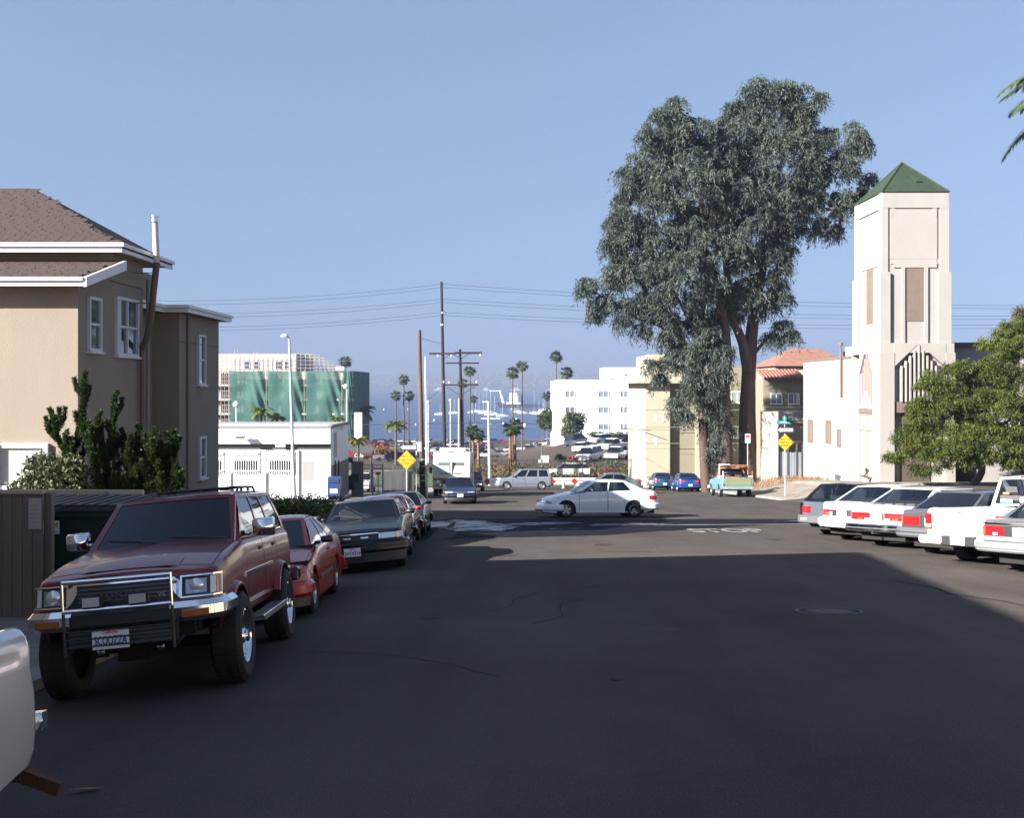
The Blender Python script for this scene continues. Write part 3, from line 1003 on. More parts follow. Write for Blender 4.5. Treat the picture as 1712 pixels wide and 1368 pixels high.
def build_red_coupe():
    sp = dict(L=3.98, W=1.67, wb=2.34, fo=.80, R=.29, sill=.17, zr=1.27, paint=P_RED2,
              deck=[(-1.99, .88), (-1.85, .92), (-.9, .93), (.55, .88), (.75, .86), (1.4, .74), (1.9, .62), (1.99, .58)],
              gh=(-1.75, -.75, -.05, .80), hb=.88, hr=.52, bow=.13, bowrear=.08,
              cols=[(0, 0, 0), (.04, .06, 1), (.45, .62, 0), (.48, .66, 1), (.72, .88, 0), (1, 1, 0)],
              rF=.28, rR=.2, bowF=.10, leanF=.35, zref=.45, doors=[(-.50, .66)], hood=(.82, 1.85), glass=M_GLASSD,
              front=[('bumper', -1.15, 1.15, .30, .50, .05, P_RED2, .1, False, .05), ('air_dam', -.9, .9, .18, .30, .02, M_BLACKP, .06),
                     ('corner_light', .62, .86, .50, .60, .012, M_AMBER, .05, True, .01), ('pop_up_lamp_cover', .30, .58, .585, .60, .0, P_RED2, .2, True)],
              rear=[('rear_bumper', -1.1, 1.1, .32, .54, .06, P_RED2, .1, False, .04), ('taillight', .3, .82, .62, .74, .01, M_RED, .03, True)],
              trim=(.42, .47, M_BLACKP), trimy=[(-.55, .75)], msize=(.19, .12, .12))
    return make_car('coupe', 'low red coupe tucked behind the dark red SUV, black door mirror', sp, 'cars parked along the left kerb')[0]

def dark_sedan_spec(p, interior=True):
    return dict(L=4.63, W=1.69, wb=2.6, fo=.92, R=.31, sill=.19, zr=1.26, paint=p,
                deck=[(-2.31, .86), (-2.2, .93), (-1.35, .96), (.9, .93), (1.05, .91), (1.8, .83), (2.2, .76), (2.31, .72)],
                gh=(-1.58, -.98, .35, 1.0), hb=.89, hr=.60, bow=.11, cols=cols_sedan(d=.84),
                rF=.24, rR=.2, bowF=.08, leanF=.12, doors=[(-.25, .86), (-1.22, -.26)], hood=(1.06, 2.2),
                glass=M_GLASS if interior else M_GLASSD, interior=interior,
                trim=(.50, .55, M_BLACKP), trimy=[(-1.2, .85)])

def build_grey_sedan():
    sp = dark_sedan_spec(P_CHAR)
    sp.update(front=[('bumper', -1.3, 1.3, .37, .57, .10, P_CHAR, .12, False, .04), ('bumper_strip', -1.28, 1.28, .455, .485, .112, M_BLACKP, .03),
                     ('air_dam', -.9, .9, .20, .37, .04, M_BLACKP, .05), ('headlight', .40, .72, .60, .71, .012, M_LAMP, .05, True, .01),
                     ('corner_light', .73, .90, .60, .71, .010, M_WHITEL, .05, True, .01), ('grille', -.38, .38, .60, .705, .004, M_BLACKP, .04),
                     ('grille_trim', -.40, .40, .705, .725, .014, M_CHROME, .04)],
              rear=[('rear_bumper', -1.2, 1.2, .35, .56, .09, P_CHAR, .12, False, .04), ('taillight', .4, .86, .64, .80, .01, M_RED, .04, True)],
              plateF=(0.08, .40, .125, '2HTA714'))
    r, PF, PR, yf, yr = make_car('sedan', 'charcoal sedan with chrome edged grille and white front plate by the hedge', sp, 'cars parked along the left kerb')
    for a in (-.14, .18): endpiece(r, 'grille_light', PF, a - .07, a + .07, .63, .66, .014, M_LAMP, .02)
    wiper(r, (.0, 1.08, .955), (.55, .92, 1.04), Vector((0, .7, .7)))
    boxobj('dash_top', -.7, .7, .55, .95, .90, .93, mat('dash_pale', (.35, .38, .36), .8), r)
    return r

def build_white_sedan():
    sp = dict(L=4.35, W=1.69, wb=2.535, fo=.86, R=.30, sill=.18, zr=1.345, paint=P_WHITE,
              deck=[(-2.175, .88), (-2.05, .97), (-1.5, 1.0), (.8, .93), (1.0, .91), (1.6, .80), (2.0, .70), (2.175, .62)],
              gh=(-1.72, -.92, .25, 1.05), hb=.89, hr=.58, bow=.13, cols=[(0, 0, 0), (.07, .10, 1), (.45, .47, 0), (.475, .50, 1), (.79, .93, 0), (1, 1, 0)],
              rF=.36, rR=.30, bowF=.12, bowR=.08, leanF=.18, doors=[(-.22, .84), (-1.18, -.23)], hood=(1.05, 2.0), glass=M_GLASS, interior=True,
              wstyle='alloy', rimmat=M_RIM, crown=.05, rcrown=.05, handle=P_WHITE,
              front=[('bumper', -1.45, 1.45, .26, .50, .05, P_WHITE, .1, False, .06), ('air_intake', -.5, .5, .24, .32, .055, M_BLACKP, .04),
                     ('headlight', .42, .84, .545, .665, .012, M_LAMP, .05, True, .02), ('grille', -.25, .25, .58, .65, .008, M_BLACKP, .04),
                     ('corner_light', .86, 1.0, .55, .60, .012, M_AMBER, .04, True, .01)],
              rear=[('rear_bumper', -1.45, 1.45, .30, .56, .06, P_WHITE, .1, False, .05), ('taillight', .45, 1.10, .66, .82, .012, M_RED, .05, True, .01)],
              trim=(.20, .235, mat('sill_trim', (.7, .7, .7), .3)), trimy=[(-.95, .95)], mirror=P_WHITE)
    r = make_car('sedan', 'white four door sedan crossing the intersection with its driver inside', sp)[0]
    return r

def build_navy_coupe():
    sp = dict(L=4.35, W=1.71, wb=2.6, fo=.86, R=.30, sill=.18, zr=1.29, paint=P_NAVY,
              deck=[(-2.17, .86), (-2.05, .92), (-1.2, .93), (.85, .86), (1.0, .84), (1.7, .72), (2.05, .66), (2.17, .62)],
              gh=(-1.6, -.95, .1, .92), hb=.88, hr=.57, bow=.13, cols=[(0, 0, 0), (.05, .08, 1), (.55, .58, 0), (.58, .62, 1), (.8, .92, 0), (1, 1, 0)],
              rF=.3, rR=.25, bowF=.1, leanF=.25, doors=[(-.45, .78)], hood=(1.0, 2.0), glass=M_GLASSD,
              front=[('bumper', -1.3, 1.3, .34, .54, .06, P_NAVY, .1, False, .05), ('bumper_strip', -1.2, 1.2, .44, .46, .066, M_GREYP, .03),
                     ('air_dam', -.8, .8, .2, .34, .03, M_BLACKP, .05),
                     ('headlight', .38, .74, .565, .635, .012, M_LAMP, .05, True, .01), ('corner_light', .75, .9, .565, .63, .01, M_AMBER, .05, True, .01),
                     ('grille', -.34, .34, .57, .62, .004, M_CHROME, .04)],
              rear=[('rear_bumper', -1.2, 1.2, .32, .54, .06, P_NAVY, .1)],
              plateF=(0.0, .44, .08, '3CEK902'))
    return make_car('coupe', 'navy blue coupe facing up the hill in front of the motorhome', sp)[0]

def build_minivan():
    sp = dict(L=4.50, W=1.83, wb=2.85, fo=.82, R=.32, sill=.22, zr=1.64, paint=P_VANBLUE,
              deck=[(-2.25, 1.0), (-2.15, 1.04), (1.1, 1.02), (1.25, 1.0), (1.8, .90), (2.15, .80), (2.25, .75)],
              gh=(-2.17, -1.95, .35, 1.2), hb=.93, hr=.72, bow=.1, bowrear=.04,
              cols=[(0, 0, 0), (.10, .10, 1), (.36, .30, 0), (.40, .345, 1), (.66, .62, 0), (.70, .665, 1), (.94, .93, 0), (1, 1, 0)],
              rF=.25, rR=.16, bowF=.08, leanF=.15, leanR=.03, doors=[(-.05, .95), (-1.1, -.06)], glass=M_GLASSD, wstyle='disc',
              front=[('bumper', -1.3, 1.3, .32, .54, .08, P_VANBLUE, .1, False, .04), ('headlight', .45, .80, .60, .74, .012, M_LAMP, .05, True), ('grille', -.42, .42, .60, .74, .006, M_GREYP, .05)],
              rear=[('rear_bumper', -1.2, 1.2, .34, .54, .08, M_GREYP, .1, False, .03), ('taillight', .7, .88, .62, .90, .01, M_RED, .04, True)],
              trim=(.46, .50, M_GREYP), trimy=[(-1.4, .9)])
    return make_car('minivan', 'pale blue grey minivan parked side on before the white barrier', sp)[0]

def build_round_sedan(p, nm, lab, group=None, interior=False, glass=None):
    sp = dict(L=4.45, W=1.70, wb=2.6, fo=.9, R=.30, sill=.18, zr=1.36, paint=p,
              deck=[(-2.22, .88), (-2.1, .99), (-1.5, 1.02), (.8, .94), (1.0, .91), (1.6, .80), (2.05, .69), (2.22, .62)],
              gh=(-1.78, -.98, .2, 1.05), hb=.89, hr=.56, bow=.13, cols=[(0, 0, 0), (.07, .10, 1), (.45, .47, 0), (.475, .50, 1), (.8, .93, 0), (1, 1, 0)],
              rF=.36, rR=.32, bowF=.12, bowR=.10, leanF=.18, doors=[(-.22, .84), (-1.18, -.23)], glass=glass or M_GLASSD, crown=.06, rcrown=.05,
              front=[('bumper', -1.4, 1.4, .28, .52, .05, p, .1, False, .06), ('headlight', .42, .84, .55, .66, .012, M_LAMP, .05, True, .02)],
              rear=[('rear_bumper', -1.4, 1.4, .30, .58, .07, p, .1, False, .05), ('taillight', .42, .95, .72, .86, .012, M_RED, .05, True, .02),
                    ('rear_lip', -.6, .6, .985, 1.0, .02, p, .2)],
              plateR=(0, .50, .085, '3RGV218'))
    return make_car(nm, lab, sp, group)[0]

# ---- the row parked nose to kerb on the right
RG = 'vehicles parked at an angle on the right'
def build_grey_wagon():
    sp = dict(L=4.5, W=1.68, wb=2.6, fo=.9, R=.30, sill=.2, zr=1.40, paint=P_SILVERB,
              deck=[(-2.25, .90), (-2.2, .95), (-.8, .95), (.9, .92), (1.05, .90), (1.8, .80), (2.15, .74), (2.25, .70)],
              gh=(-2.18, -1.62, .35, 1.0), hb=.90, hr=.62, bow=.1, bowrear=.06, glass=M_GLASS, interior=True,
              cols=[(0, 0, 0), (.03, .05, 1), (.34, .30, 0), (.36, .33, 1), (.62, .64, 0), (.65, .67, 1), (.93, .92, 0), (1, 1, 0)],
              rF=.22, rR=.14, bowF=.08, bowR=.04, leanR=.1, doors=[(-.2, .86), (-1.15, -.21)], roofmat=P_CHAR,
              front=[('bumper', -1.2, 1.2, .36, .55, .08, M_GREYP, .1)],
              rear=[('rear_bumper', -1.25, 1.25, .34, .56, .11, M_GREYP, .1, False, .03), ('bumper_lens', .45, .68, .43, .48, .116, M_WHITEL, .02, True),
                    ('taillight', .42, .80, .62, .80, .012, M_RED, .04, True), ('turn_signal', .80, .88, .62, .80, .012, M_AMBER, .04, True)],
              trim=(.5, .55, M_BLACKP), trimy=[(-1.2, .85)])
    return make_car('hatchback', 'grey blue hatchback with wrap window, far end of the angled row', sp, RG)[0]
P_SILVERB = paint('grey_blue', (.12, .145, .18), .4, .3)

def build_white_hatch():
    sp = dict(L=4.45, W=1.70, wb=2.6, fo=.9, R=.30, sill=.2, zr=1.38, paint=P_WHITE,
              deck=[(-2.22, .92), (-2.12, .98), (-.9, .97), (.9, .92), (1.05, .9), (1.8, .80), (2.1, .74), (2.22, .70)],
              gh=(-1.75, -1.0, .35, 1.0), hb=.90, hr=.60, bow=.1, glass=M_GLASS, interior=True, cols=cols_sedan(),
              rF=.24, rR=.24, bowF=.08, bowR=.08, leanR=.06, doors=[(-.2, .86), (-1.15, -.21)],
              front=[('bumper', -1.2, 1.2, .36, .55, .08, P_WHITE, .1)],
              rear=[('rear_bumper', -1.35, 1.35, .37, .60, .12, P_WHITE, .12, False, .05), ('bumper_strip', -1.2, 1.2, .35, .37, .10, M_CHROME, .03),
                    ('tail_panel', -.84, .84, .64, .80, .006, M_BLACKP, .03),
                    ('taillight', .34, .86, .655, .785, .014, M_RED, .04, True), ('turn_signal', .45, .62, .675, .72, .018, M_AMBER, .02, True), ('reverse_light', .34, .44, .665, .74, .018, M_WHITEL, .02, True)],
              plateR=(0.0, .70, .03, '2KLM446'))
    return make_car('sedan', 'white sedan with thick white rear bumper, second from the far end of the angled row', sp, RG)[0]

def build_white_louvre():
    sp = dict(L=4.7, W=1.75, wb=2.67, fo=1.0, R=.31, sill=.2, zr=1.36, paint=P_WHITE,
              deck=[(-2.35, .92), (-2.3, .97), (-1.5, .99), (.85, .95), (1.0, .93), (1.9, .84), (2.25, .78), (2.35, .74)],
              gh=(-1.75, -1.02, .3, .95), hb=.90, hr=.62, bow=.09, bowrear=.07, glass=M_GLASS, interior=True, cols=cols_sedan(),
              rF=.18, rR=.14, bowF=.05, bowR=.05, leanR=.05, doors=[(-.22, .82), (-1.2, -.23)],
              front=[('bumper', -1.2, 1.2, .36, .55, .10, M_CHROME, .1)],
              rear=[('rear_bumper', -1.2, 1.2, .38, .56, .14, M_CHROME, .14, False, .03), ('bumper_strip', -1.15, 1.15, .45, .475, .148, M_GREYP, .03),
                    ('tail_panel', -.86, .86, .635, .82, .006, M_GREYP, .03),
                    ('taillight', .22, .86, .65, .81, .014, M_RED, .04, True), ('tail_strip', .22, .86, .725, .735, .02, M_BLACKP, .02, True),
                    ('turn_signal', .42, .58, .655, .69, .018, M_AMBER, .02, True), ('reverse_light', .22, .36, .655, .69, .018, M_WHITEL, .02, True),
                    ],
              plateR=(0.0, .72, .03, '1PQZ850'))
    r, PF, PR, yf, yr = make_car('sedan', 'white sedan with chrome bumper, tow ball and louvred shelf below its rear window', sp, RG)
    for i in range(5):
        x = -.62 + i * .31
        boxobj('louvre', x - .11, x + .11, -1.98, -1.80, 1.013, 1.026, M_GREYP, r)
    MB().tube([(0, -2.3, .36), (0, -2.58, .36)], .025, 8).lathe([(.02, .36), (.02, .42), (.034, .45), (.02, .475), (0, .48)], 12, (0, -2.56, 0), 'z').build('tow_ball', M_CHROME, r, rad(50))
    text('lettering', 'CELEBRITY', .05, M_GREYP, r, (-.5, -2.41, .90), (PI / 2, 0, 0), .002)
    return r

def build_grey_sedan_r():
    sp = dict(L=4.3, W=1.68, wb=2.5, fo=.85, R=.31, sill=.2, zr=1.33, paint=P_GREY,
              deck=[(-2.15, .88), (-2.1, .96), (-.8, .97), (.85, .92), (1.0, .90), (1.75, .80), (2.05, .74), (2.15, .70)],
              gh=(-1.85, -1.15, .3, .95), hb=.90, hr=.60, bow=.1, glass=M_GLASSD, cols=cols_sedan(d=.86), rF=.2, rR=.12, bowF=.06, bowR=.04,
              doors=[(-.35, .82)],
              front=[('bumper', -1.2, 1.2, .36, .55, .08, M_GREYP, .1)],
              rear=[('rear_bumper', -1.3, 1.3, .38, .58, .12, M_GREYP, .12, False, .04), ('tail_panel', -.84, .84, .60, .84, .005, M_BLACKP, .03),
                    ('taillight', .30, .74, .63, .82, .014, M_RED, .04, True), ('turn_signal', .745, .84, .63, .82, .014, M_AMBER, .04, True),
                    ('bumper_stripe', -1.2, 1.2, .48, .50, .126, M_BLACKP, .03)], plateR=(0, .72, .03, '1GHT332'))
    return make_car('hatchback', 'dark grey hatchback with big red taillights, left of the white pickup', sp, RG)[0]

def pickup_spec(p, L=4.7, bed=True):
    return dict(L=L, W=1.69, wb=2.84, fo=.75, R=.345, tw=.24, Ra=.42, sill=.36, zr=1.66, paint=p, wstyle='truck',
                deck=[(-L / 2, 1.06), (-L / 2 + .05, 1.07), (-.32, 1.07), (-.30, 1.10), (.95, 1.08), (1.1, 1.07), (1.8, 1.0), (L / 2 - .1, .95), (L / 2, .9)],
                gh=(-.30, -.18, .42, .98), hb=.93, hr=.64, bow=.07, bowrear=.02, cols=[(0, 0, 0), (.04, .08, 1), (.80, .78, 0), (1, 1, 0)],
                rF=.16, rR=.07, bowF=.04, bowR=.005, leanF=.1, leanR=0.0, chinR=.10, doors=[(-.22, .88)], bed=(-L / 2 + .06, -.42, .62), glass=M_GLASS, interior=True, rearseat=False,
                zref=.6)

def build_white_pickup():
    sp = pickup_spec(P_WHITE)
    yend = sp['L'] / 2
    sp.update(front=[('bumper', -1.1, 1.1, .45, .62, .1, M_CHROME, .1, False, .03), ('headlight', .5, .8, .72, .88, .01, M_LAMP, .04, True), ('grille', -.48, .48, .72, .88, .01, M_BLACKP, .04)], rear=[])
    r, PF, PR, yf, yr = make_car('pickup_truck', 'white pickup truck with stickers on its cab rear window, angled by the grey car', sp, RG, cat='pickup truck')
    tg = boxobj('tailgate', -.66, .66, -yend - .025, -yend + .03, .57, 1.085, P_WHITE, r, .008)
    boxobj('handle', -.09, .09, -yend - .035, -yend - .024, .985, 1.01, M_BLACKP, tg)
    text('lettering', '4x4', .07, M_GREYP, tg, (-.52, -yend - .027, .72), (PI / 2, 0, 0), .002)
    for sg in (1, -1):
        t = boxobj('taillight', *sorted((sg * .69, sg * .835)), -yend - .03, -yend + .05, .66, .97, M_RED, r, .01)
        boxobj('reverse_light', *sorted((sg * .70, sg * .825)), -yend - .036, -yend - .028, .71, .765, M_WHITEL, t)
        boxobj('turn_signal', *sorted((sg * .70, sg * .825)), -yend - .036, -yend - .028, .668, .705, M_AMBER, t)
        b = boxobj('bumper_end', *sorted((sg * .36, sg * .88)), -yend - .20, -yend - .03, .40, .55, P_WHITE, r, .03)
    boxobj('rear_bumper', -.37, .37, -yend - .18, -yend - .02, .38, .56, M_BLACKP, r, .015)
    o = MB().box(-.155, .155, -.004, .004, -.078, .078).build('license_plate', M_PLATE, r); o.location = (0, -yend - .19, .475)
    text('plate_number', '3S29764', .085, M_PBLUE, o, (0, -.006, -.01), (PI / 2, 0, 0), .001, .002, (.85, 1, 1))
    # brake lamp over the cab, stickers on the window
    boxobj('brake_light', -.16, .16, -.225, -.19, 1.665, 1.69, M_RED, r)
    boxobj('sticker', -.56, -.28, -.325, -.322, 1.15, 1.22, mat('sticker_blue', (.25, .5, .75), .6), r)
    boxobj('sticker', -.50, -.36, -.315, -.312, 1.32, 1.36, mat('sticker_orange', (.8, .25, .1), .6), r)
    MB().lathe([(0, -.322), (.075, -.322), (.075, -.325), (0, -.325)], 16, (-.05, 0, 1.21), 'y').build('sticker', mat('sticker_white', (.8, .8, .8), .6), r)
    return r

def build_silver_sedan():
    sp = dict(L=4.30, W=1.66, wb=2.43, fo=.88, R=.295, sill=.2, zr=1.33, paint=P_GREY2,
              deck=[(-2.15, .90), (-2.12, .95), (-1.25, .96), (.85, .92), (1.0, .9), (1.75, .80), (2.05, .74), (2.15, .7)],
              gh=(-1.60, -.98, .3, .95), hb=.89, hr=.59, bow=.1, glass=M_GLASS, interior=True, cols=cols_sedan(d=.84), rF=.2, rR=.12, bowF=.06, bowR=.05,
              doors=[(-.25, .82), (-1.15, -.26)], leanR=.02,
              front=[('bumper', -1.2, 1.2, .36, .55, .10, P_SILVER, .1)],
              rear=[('rear_bumper', -1.25, 1.25, .385, .565, .15, P_SILVER, .15, False, .03), ('bumper_strip', -1.2, 1.2, .44, .455, .156, M_GREYP, .03),
                    ('bumper_top', -.8, .8, .575, .655, .03, P_SILVER, .05),
                    ('tail_panel', -.82, .82, .655, .845, .006, M_BLACKP, .03), ('trunk_trim', -.80, .80, .865, .89, .012, M_CHROME, .03),
                    ('taillight', .34, .72, .67, .83, .016, M_RED, .04, True), ('turn_signal', .725, .84, .67, .83, .014, M_AMBER, .04, True), ('reverse_light', .46, .56, .68, .72, .022, M_WHITEL, .02, True)],
              plateR=(0.0, .745, .03, '2PTE188'))
    r, PF, PR, yf, yr = make_car('sedan', 'silver grey sedan with ribbed silver bumper, nearest of the angled row', sp, RG)
    text('lettering', 'COROLLA', .045, M_CHROME, r, (-.45, -2.185, .915), (PI / 2, 0, 0), .002)
    return r
P_GREY2 = paint('mid_grey', (.15, .155, .165), .5, .28)

def build_old_truck():
    Pt = mat('old_paint', (.10, .22, .27), .6, 0, .1, var2=(.13, .07, .04), vscale=1.6, bump=.1)
    Pg = mat('old_tailgate', (.17, .20, .10), .65, 0, .1, var2=(.20, .11, .06), vscale=2.2, bump=.1)
    Rr = mat('rusty_rack', (.30, .12, .05), .8, var=.4, vscale=6)
    Wp = mat('chalky_white', (.72, .72, .7), .6, var=.08)
    sp = pickup_spec(Pt, 4.9)
    sp.update(W=1.98, zr=1.78, sill=.42, R=.37, Ra=.44, tw=.2, deck=[(-2.45, 1.16), (-.32, 1.16), (-.30, 1.18), (.9, 1.18), (1.1, 1.14), (2.2, 1.08), (2.45, 1.0)], hr=.74, bed=(-2.39, -.42, .7), roofmat=Rr, coat=0,
              front=[('bumper', -1.1, 1.1, .5, .66, .12, Wp, .1)], rear=[])
    r, PF, PR, yf, yr = make_car('pickup_truck', 'old faded turquoise pickup truck with rusty cab and wooden rack in its bed', sp, cat='pickup truck')
    e = 2.45
    tg = boxobj('tailgate', -.80, .80, -e - .02, -e + .04, .72, 1.17, Pg, r, .01)
    boxobj('tailgate_rib', -.74, .74, -e - .03, -e - .018, .78, .82, Pg, tg); boxobj('tailgate_rib', -.74, .74, -e - .03, -e - .018, 1.07, 1.11, Pg, tg)
    boxobj('rear_bumper', -.95, .95, -e - .16, -e - .02, .48, .64, mat('worn_bumper', (.25, .3, .3), .5, .3, var=.3), r, .02)
    for sg in (1, -1):
        boxobj('taillight', *sorted((sg * .84, sg * .95)), -e - .03, -e + .02, .70, .84, M_RED, r)
        MB().lathe([(0, -e - .175), (.05, -e - .17), (.05, -e - .14)], 12, (sg * .78, 0, .57), 'y').build('bumper_lamp', M_LAMP, r)
        # rack: upright posts with white boards
        MB().box(*sorted((sg * .86, sg * .92)), -1.02, -.96, 1.16, 1.98).box(*sorted((sg * .86, sg * .92)), -2.30, -2.24, 1.16, 1.60).build('rack_post', Rr if sg > 0 else Wp, r)
        boxobj('rack_rail', *sorted((sg * .865, sg * .915)), -2.30, -.5, 1.22, 1.30, Wp, r)
        boxobj('mirror', *sorted((sg * 1.06, sg * 1.26)), .62, .68, 1.22, 1.42, M_BLACKP, r)
    boxobj('rack_beam', -.92, .92, -1.03, -.95, 1.92, 1.99, Rr, r)
    boxobj('lumber', -.75, -.45, -2.2, .2, 1.99, 2.03, Wp, r).rotation_euler = (0, 0, 0)
    boxobj('lumber', .4, .7, -1.2, .4, 1.83, 1.88, Rr, r)
    boxobj('bed_box', -.5, .3, -1.4, -.8, .72, 1.25, Rr, r)
    return r

def build_motorhome():
    Cr = mat('motorhome_cream', (.52, .48, .41), .5, coat=.3, var=.08, vscale=.8)
    Br = mat('motorhome_stripe', (.32, .14, .05), .5)
    W, L, H = 2.35, 7.4, 2.85
    r = empty('motorhome', label='cream motorhome with two pane windshield and roof air conditioner by the leaning pole', cat='motorhome')
    hw = W / 2
    f = L / 2
    poly = [(-f, .45), (f - .15, .45), (f, .75), (f, 1.22), (f - .22, 2.30), (f - .45, H - .05), (f - .7, H), (-f + .1, H), (-f, H - .15)]
    MB().prism(poly, -hw, hw, 'x').build('body', Cr, r)
    def fy(z): return interp([(1.22, f), (2.30, f - .22), (H - .05, f - .45)], z)
    for sg in (1, -1):
        q = [(sg * .06, fy(1.42) + .02, 1.42), (sg * 1.08, fy(1.42) - .01, 1.42), (sg * 1.06, fy(2.12) - .01, 2.14), (sg * .06, fy(2.14) + .02, 2.14)]
        MB().add(q, [(0, 1, 2, 3)]).build('windshield', mat('motorhome_glass', (.10, .14, .14), .08, coat=1), r)
        MB().add([(sg * .12, fy(1.5) + .024, 1.48), (sg * .95, fy(1.5) + .004, 1.48), (sg * .9, fy(1.9) + .006, 1.92), (sg * .14, fy(1.9) + .026, 1.95)], [(0, 1, 2, 3)]).build('curtain', mat('curtain_pale', (.42, .50, .40), .9, var=.25, vscale=9, streak=.1), r)
        h = MB().lathe([(0, f + .02), (.09, f + .015), (.10, f - .01)], 16, (sg * .86, 0, .93), 'y').build('headlight', M_LAMP, r, rad(40))
        boxobj('turn_signal', *sorted((sg * .86 - .08, sg * .86 + .08)), f, f + .02, .70, .77, M_AMBER, r)
        boxobj('mirror', *sorted((sg * (hw + .05), sg * (hw + .22))), f - .12, f - .06, 1.45, 1.85, M_BLACKP, r)
        boxobj('side_window', *sorted((sg * (hw - .01), sg * (hw + .012))), f - 1.9, f - .9, 1.5, 2.1, M_GLASSD, r)
        boxobj('side_window', *sorted((sg * (hw - .01), sg * (hw + .012))), -1.9, -.6, 1.5, 2.1, M_GLASSD, r)
        boxobj('stripe', *sorted((sg * (hw - .01), sg * (hw + .008))), -f, f - .02, 1.02, 1.2, Br, r)
    boxobj('windshield_post', -.05, .05, f - .12, f + .0, 1.4, 2.2, Cr, r)
    boxobj('stripe', -hw + .01, hw - .01, f - .1, f + .01, 1.0, 1.14, Br, r)
    boxobj('grille', -.62, .62, f - .05, f + .02, .80, .98, M_BLACKP, r)
    boxobj('front_bumper', -hw, hw, f, f + .12, .48, .66, M_CHROME, r, .02)
    for x in (-.8, -.15, 0, .15, .8): boxobj('marker_light', x - .05, x + .05, f - .45, f - .41, H - .06, H - .02, M_AMBER, r)
    ac = boxobj('roof_air_conditioner', -.85, .85, .9, 2.0, H, H + .26, mat('rv_white', (.8, .8, .78), .5), r, .05)
    boxobj('roof_vent', -.55, -.1, 2.6, 2.9, H, H + .13, mat('rv_white', (.8, .8, .78), .5), r, .03)
    boxobj('roof_vent', .35, .7, -1.6, -1.2, H, H + .15, mat('rv_white', (.8, .8, .78), .5), r, .03)
    add_wheels(r, W, f - 1.0, -f + 2.0, .38, .24, 'truck')
    wiper(r, (-.1, f + .03, 1.40), (-.75, f - .02, 1.46)); wiper(r, (.75, f + .03, 1.40), (.1, f + .0, 1.46))
    return r
# ------------------------------------------------------------------ ground, road, water, hills
def sheet(name, xs, ys, dz, m, parent=None, zfun=gz, mask=None, kind=None):
    vs = [(x, y, zfun(x, y) + dz) for y in ys for x in xs]
    n = len(xs); fs = []
    for j in range(len(ys) - 1):
        for i in range(n - 1):
            if mask and not mask((xs[i] + xs[i + 1]) / 2, (ys[j] + ys[j + 1]) / 2): continue
            fs.append((j * n + i, j * n + i + 1, (j + 1) * n + i + 1, (j + 1) * n + i))
    mb = MB(); mb.add(vs, fs)
    o = mb.build(name, m, parent, recalc=False)
    for p in o.data.polygons: p.use_smooth = True
    if kind: o['kind'] = kind
    return o
def fr(a, b, s):
    n = max(1, int(round((b - a) / s)))
    return [a + (b - a) * i / n for i in range(n + 1)]

m_dirt = mat('dirt_and_dry_grass', (.16, .12, .075), .95, var2=(.09, .085, .04), vscale=.35, bump=.5, bscale=4)
gx = fr(-600, -60, 60) + fr(-60, -20, 8)[1:] + fr(-20, 30, 1)[1:] + fr(30, 70, 8)[1:] + fr(70, 600, 53)[1:]
gy = fr(-120, -20, 20) + fr(-20, 112, 1)[1:] + fr(112, 330, 8)[1:] + fr(330, 690, 20)[1:]
sheet('ground', gx, gy, -.03, m_dirt, kind='structure')
# the bed of the bay and the land beyond
mb = MB().add([(-9000, 680, -31.8), (9000, 680, -31.8), (9000, 9400, -31.8), (-9000, 9400, -31.8)], [(0, 1, 2, 3)])
mb.add([(-9000, -100, -31.85), (-600, -100, -31.85), (-600, 690, -31.85), (-9000, 690, -31.85)], [(0, 1, 2, 3)])
mb.add([(600, -100, -31.85), (9000, -100, -31.85), (9000, 690, -31.85), (600, 690, -31.85)], [(0, 1, 2, 3)])
tag(mb.build('seabed', m_dirt, recalc=False), kind='structure')
m_sea = bpy.data.materials.new('bay_water'); m_sea.use_nodes = True
nt = m_sea.node_tree; b = principled(m_sea)
b.inputs['Base Color'].default_value = (.014, .038, .10, 1); b.inputs['Roughness'].default_value = .3
tc = nt.nodes.new('ShaderNodeTexCoord'); mp = nt.nodes.new('ShaderNodeMapping'); mp.inputs['Scale'].default_value = (.035, .10, 1)
nz = nt.nodes.new('ShaderNodeTexNoise'); nz.inputs['Scale'].default_value = 1; nz.inputs['Detail'].default_value = 8
bp = nt.nodes.new('ShaderNodeBump'); bp.inputs['Distance'].default_value = 1.6; bp.inputs['Strength'].default_value = .9
nt.links.new(tc.outputs['Object'], mp.inputs[0]); nt.links.new(mp.outputs[0], nz.inputs[0]); nt.links.new(nz.outputs[0], bp.inputs['Height']); nt.links.new(bp.outputs[0], b.inputs['Normal'])
SEA = -26.0
tag(MB().add([(-9000, 505, SEA), (9000, 505, SEA), (9000, 9300, SEA), (-9000, 9300, SEA)], [(0, 1, 2, 3)]).build('bay_water', m_sea, recalc=False), kind='structure')

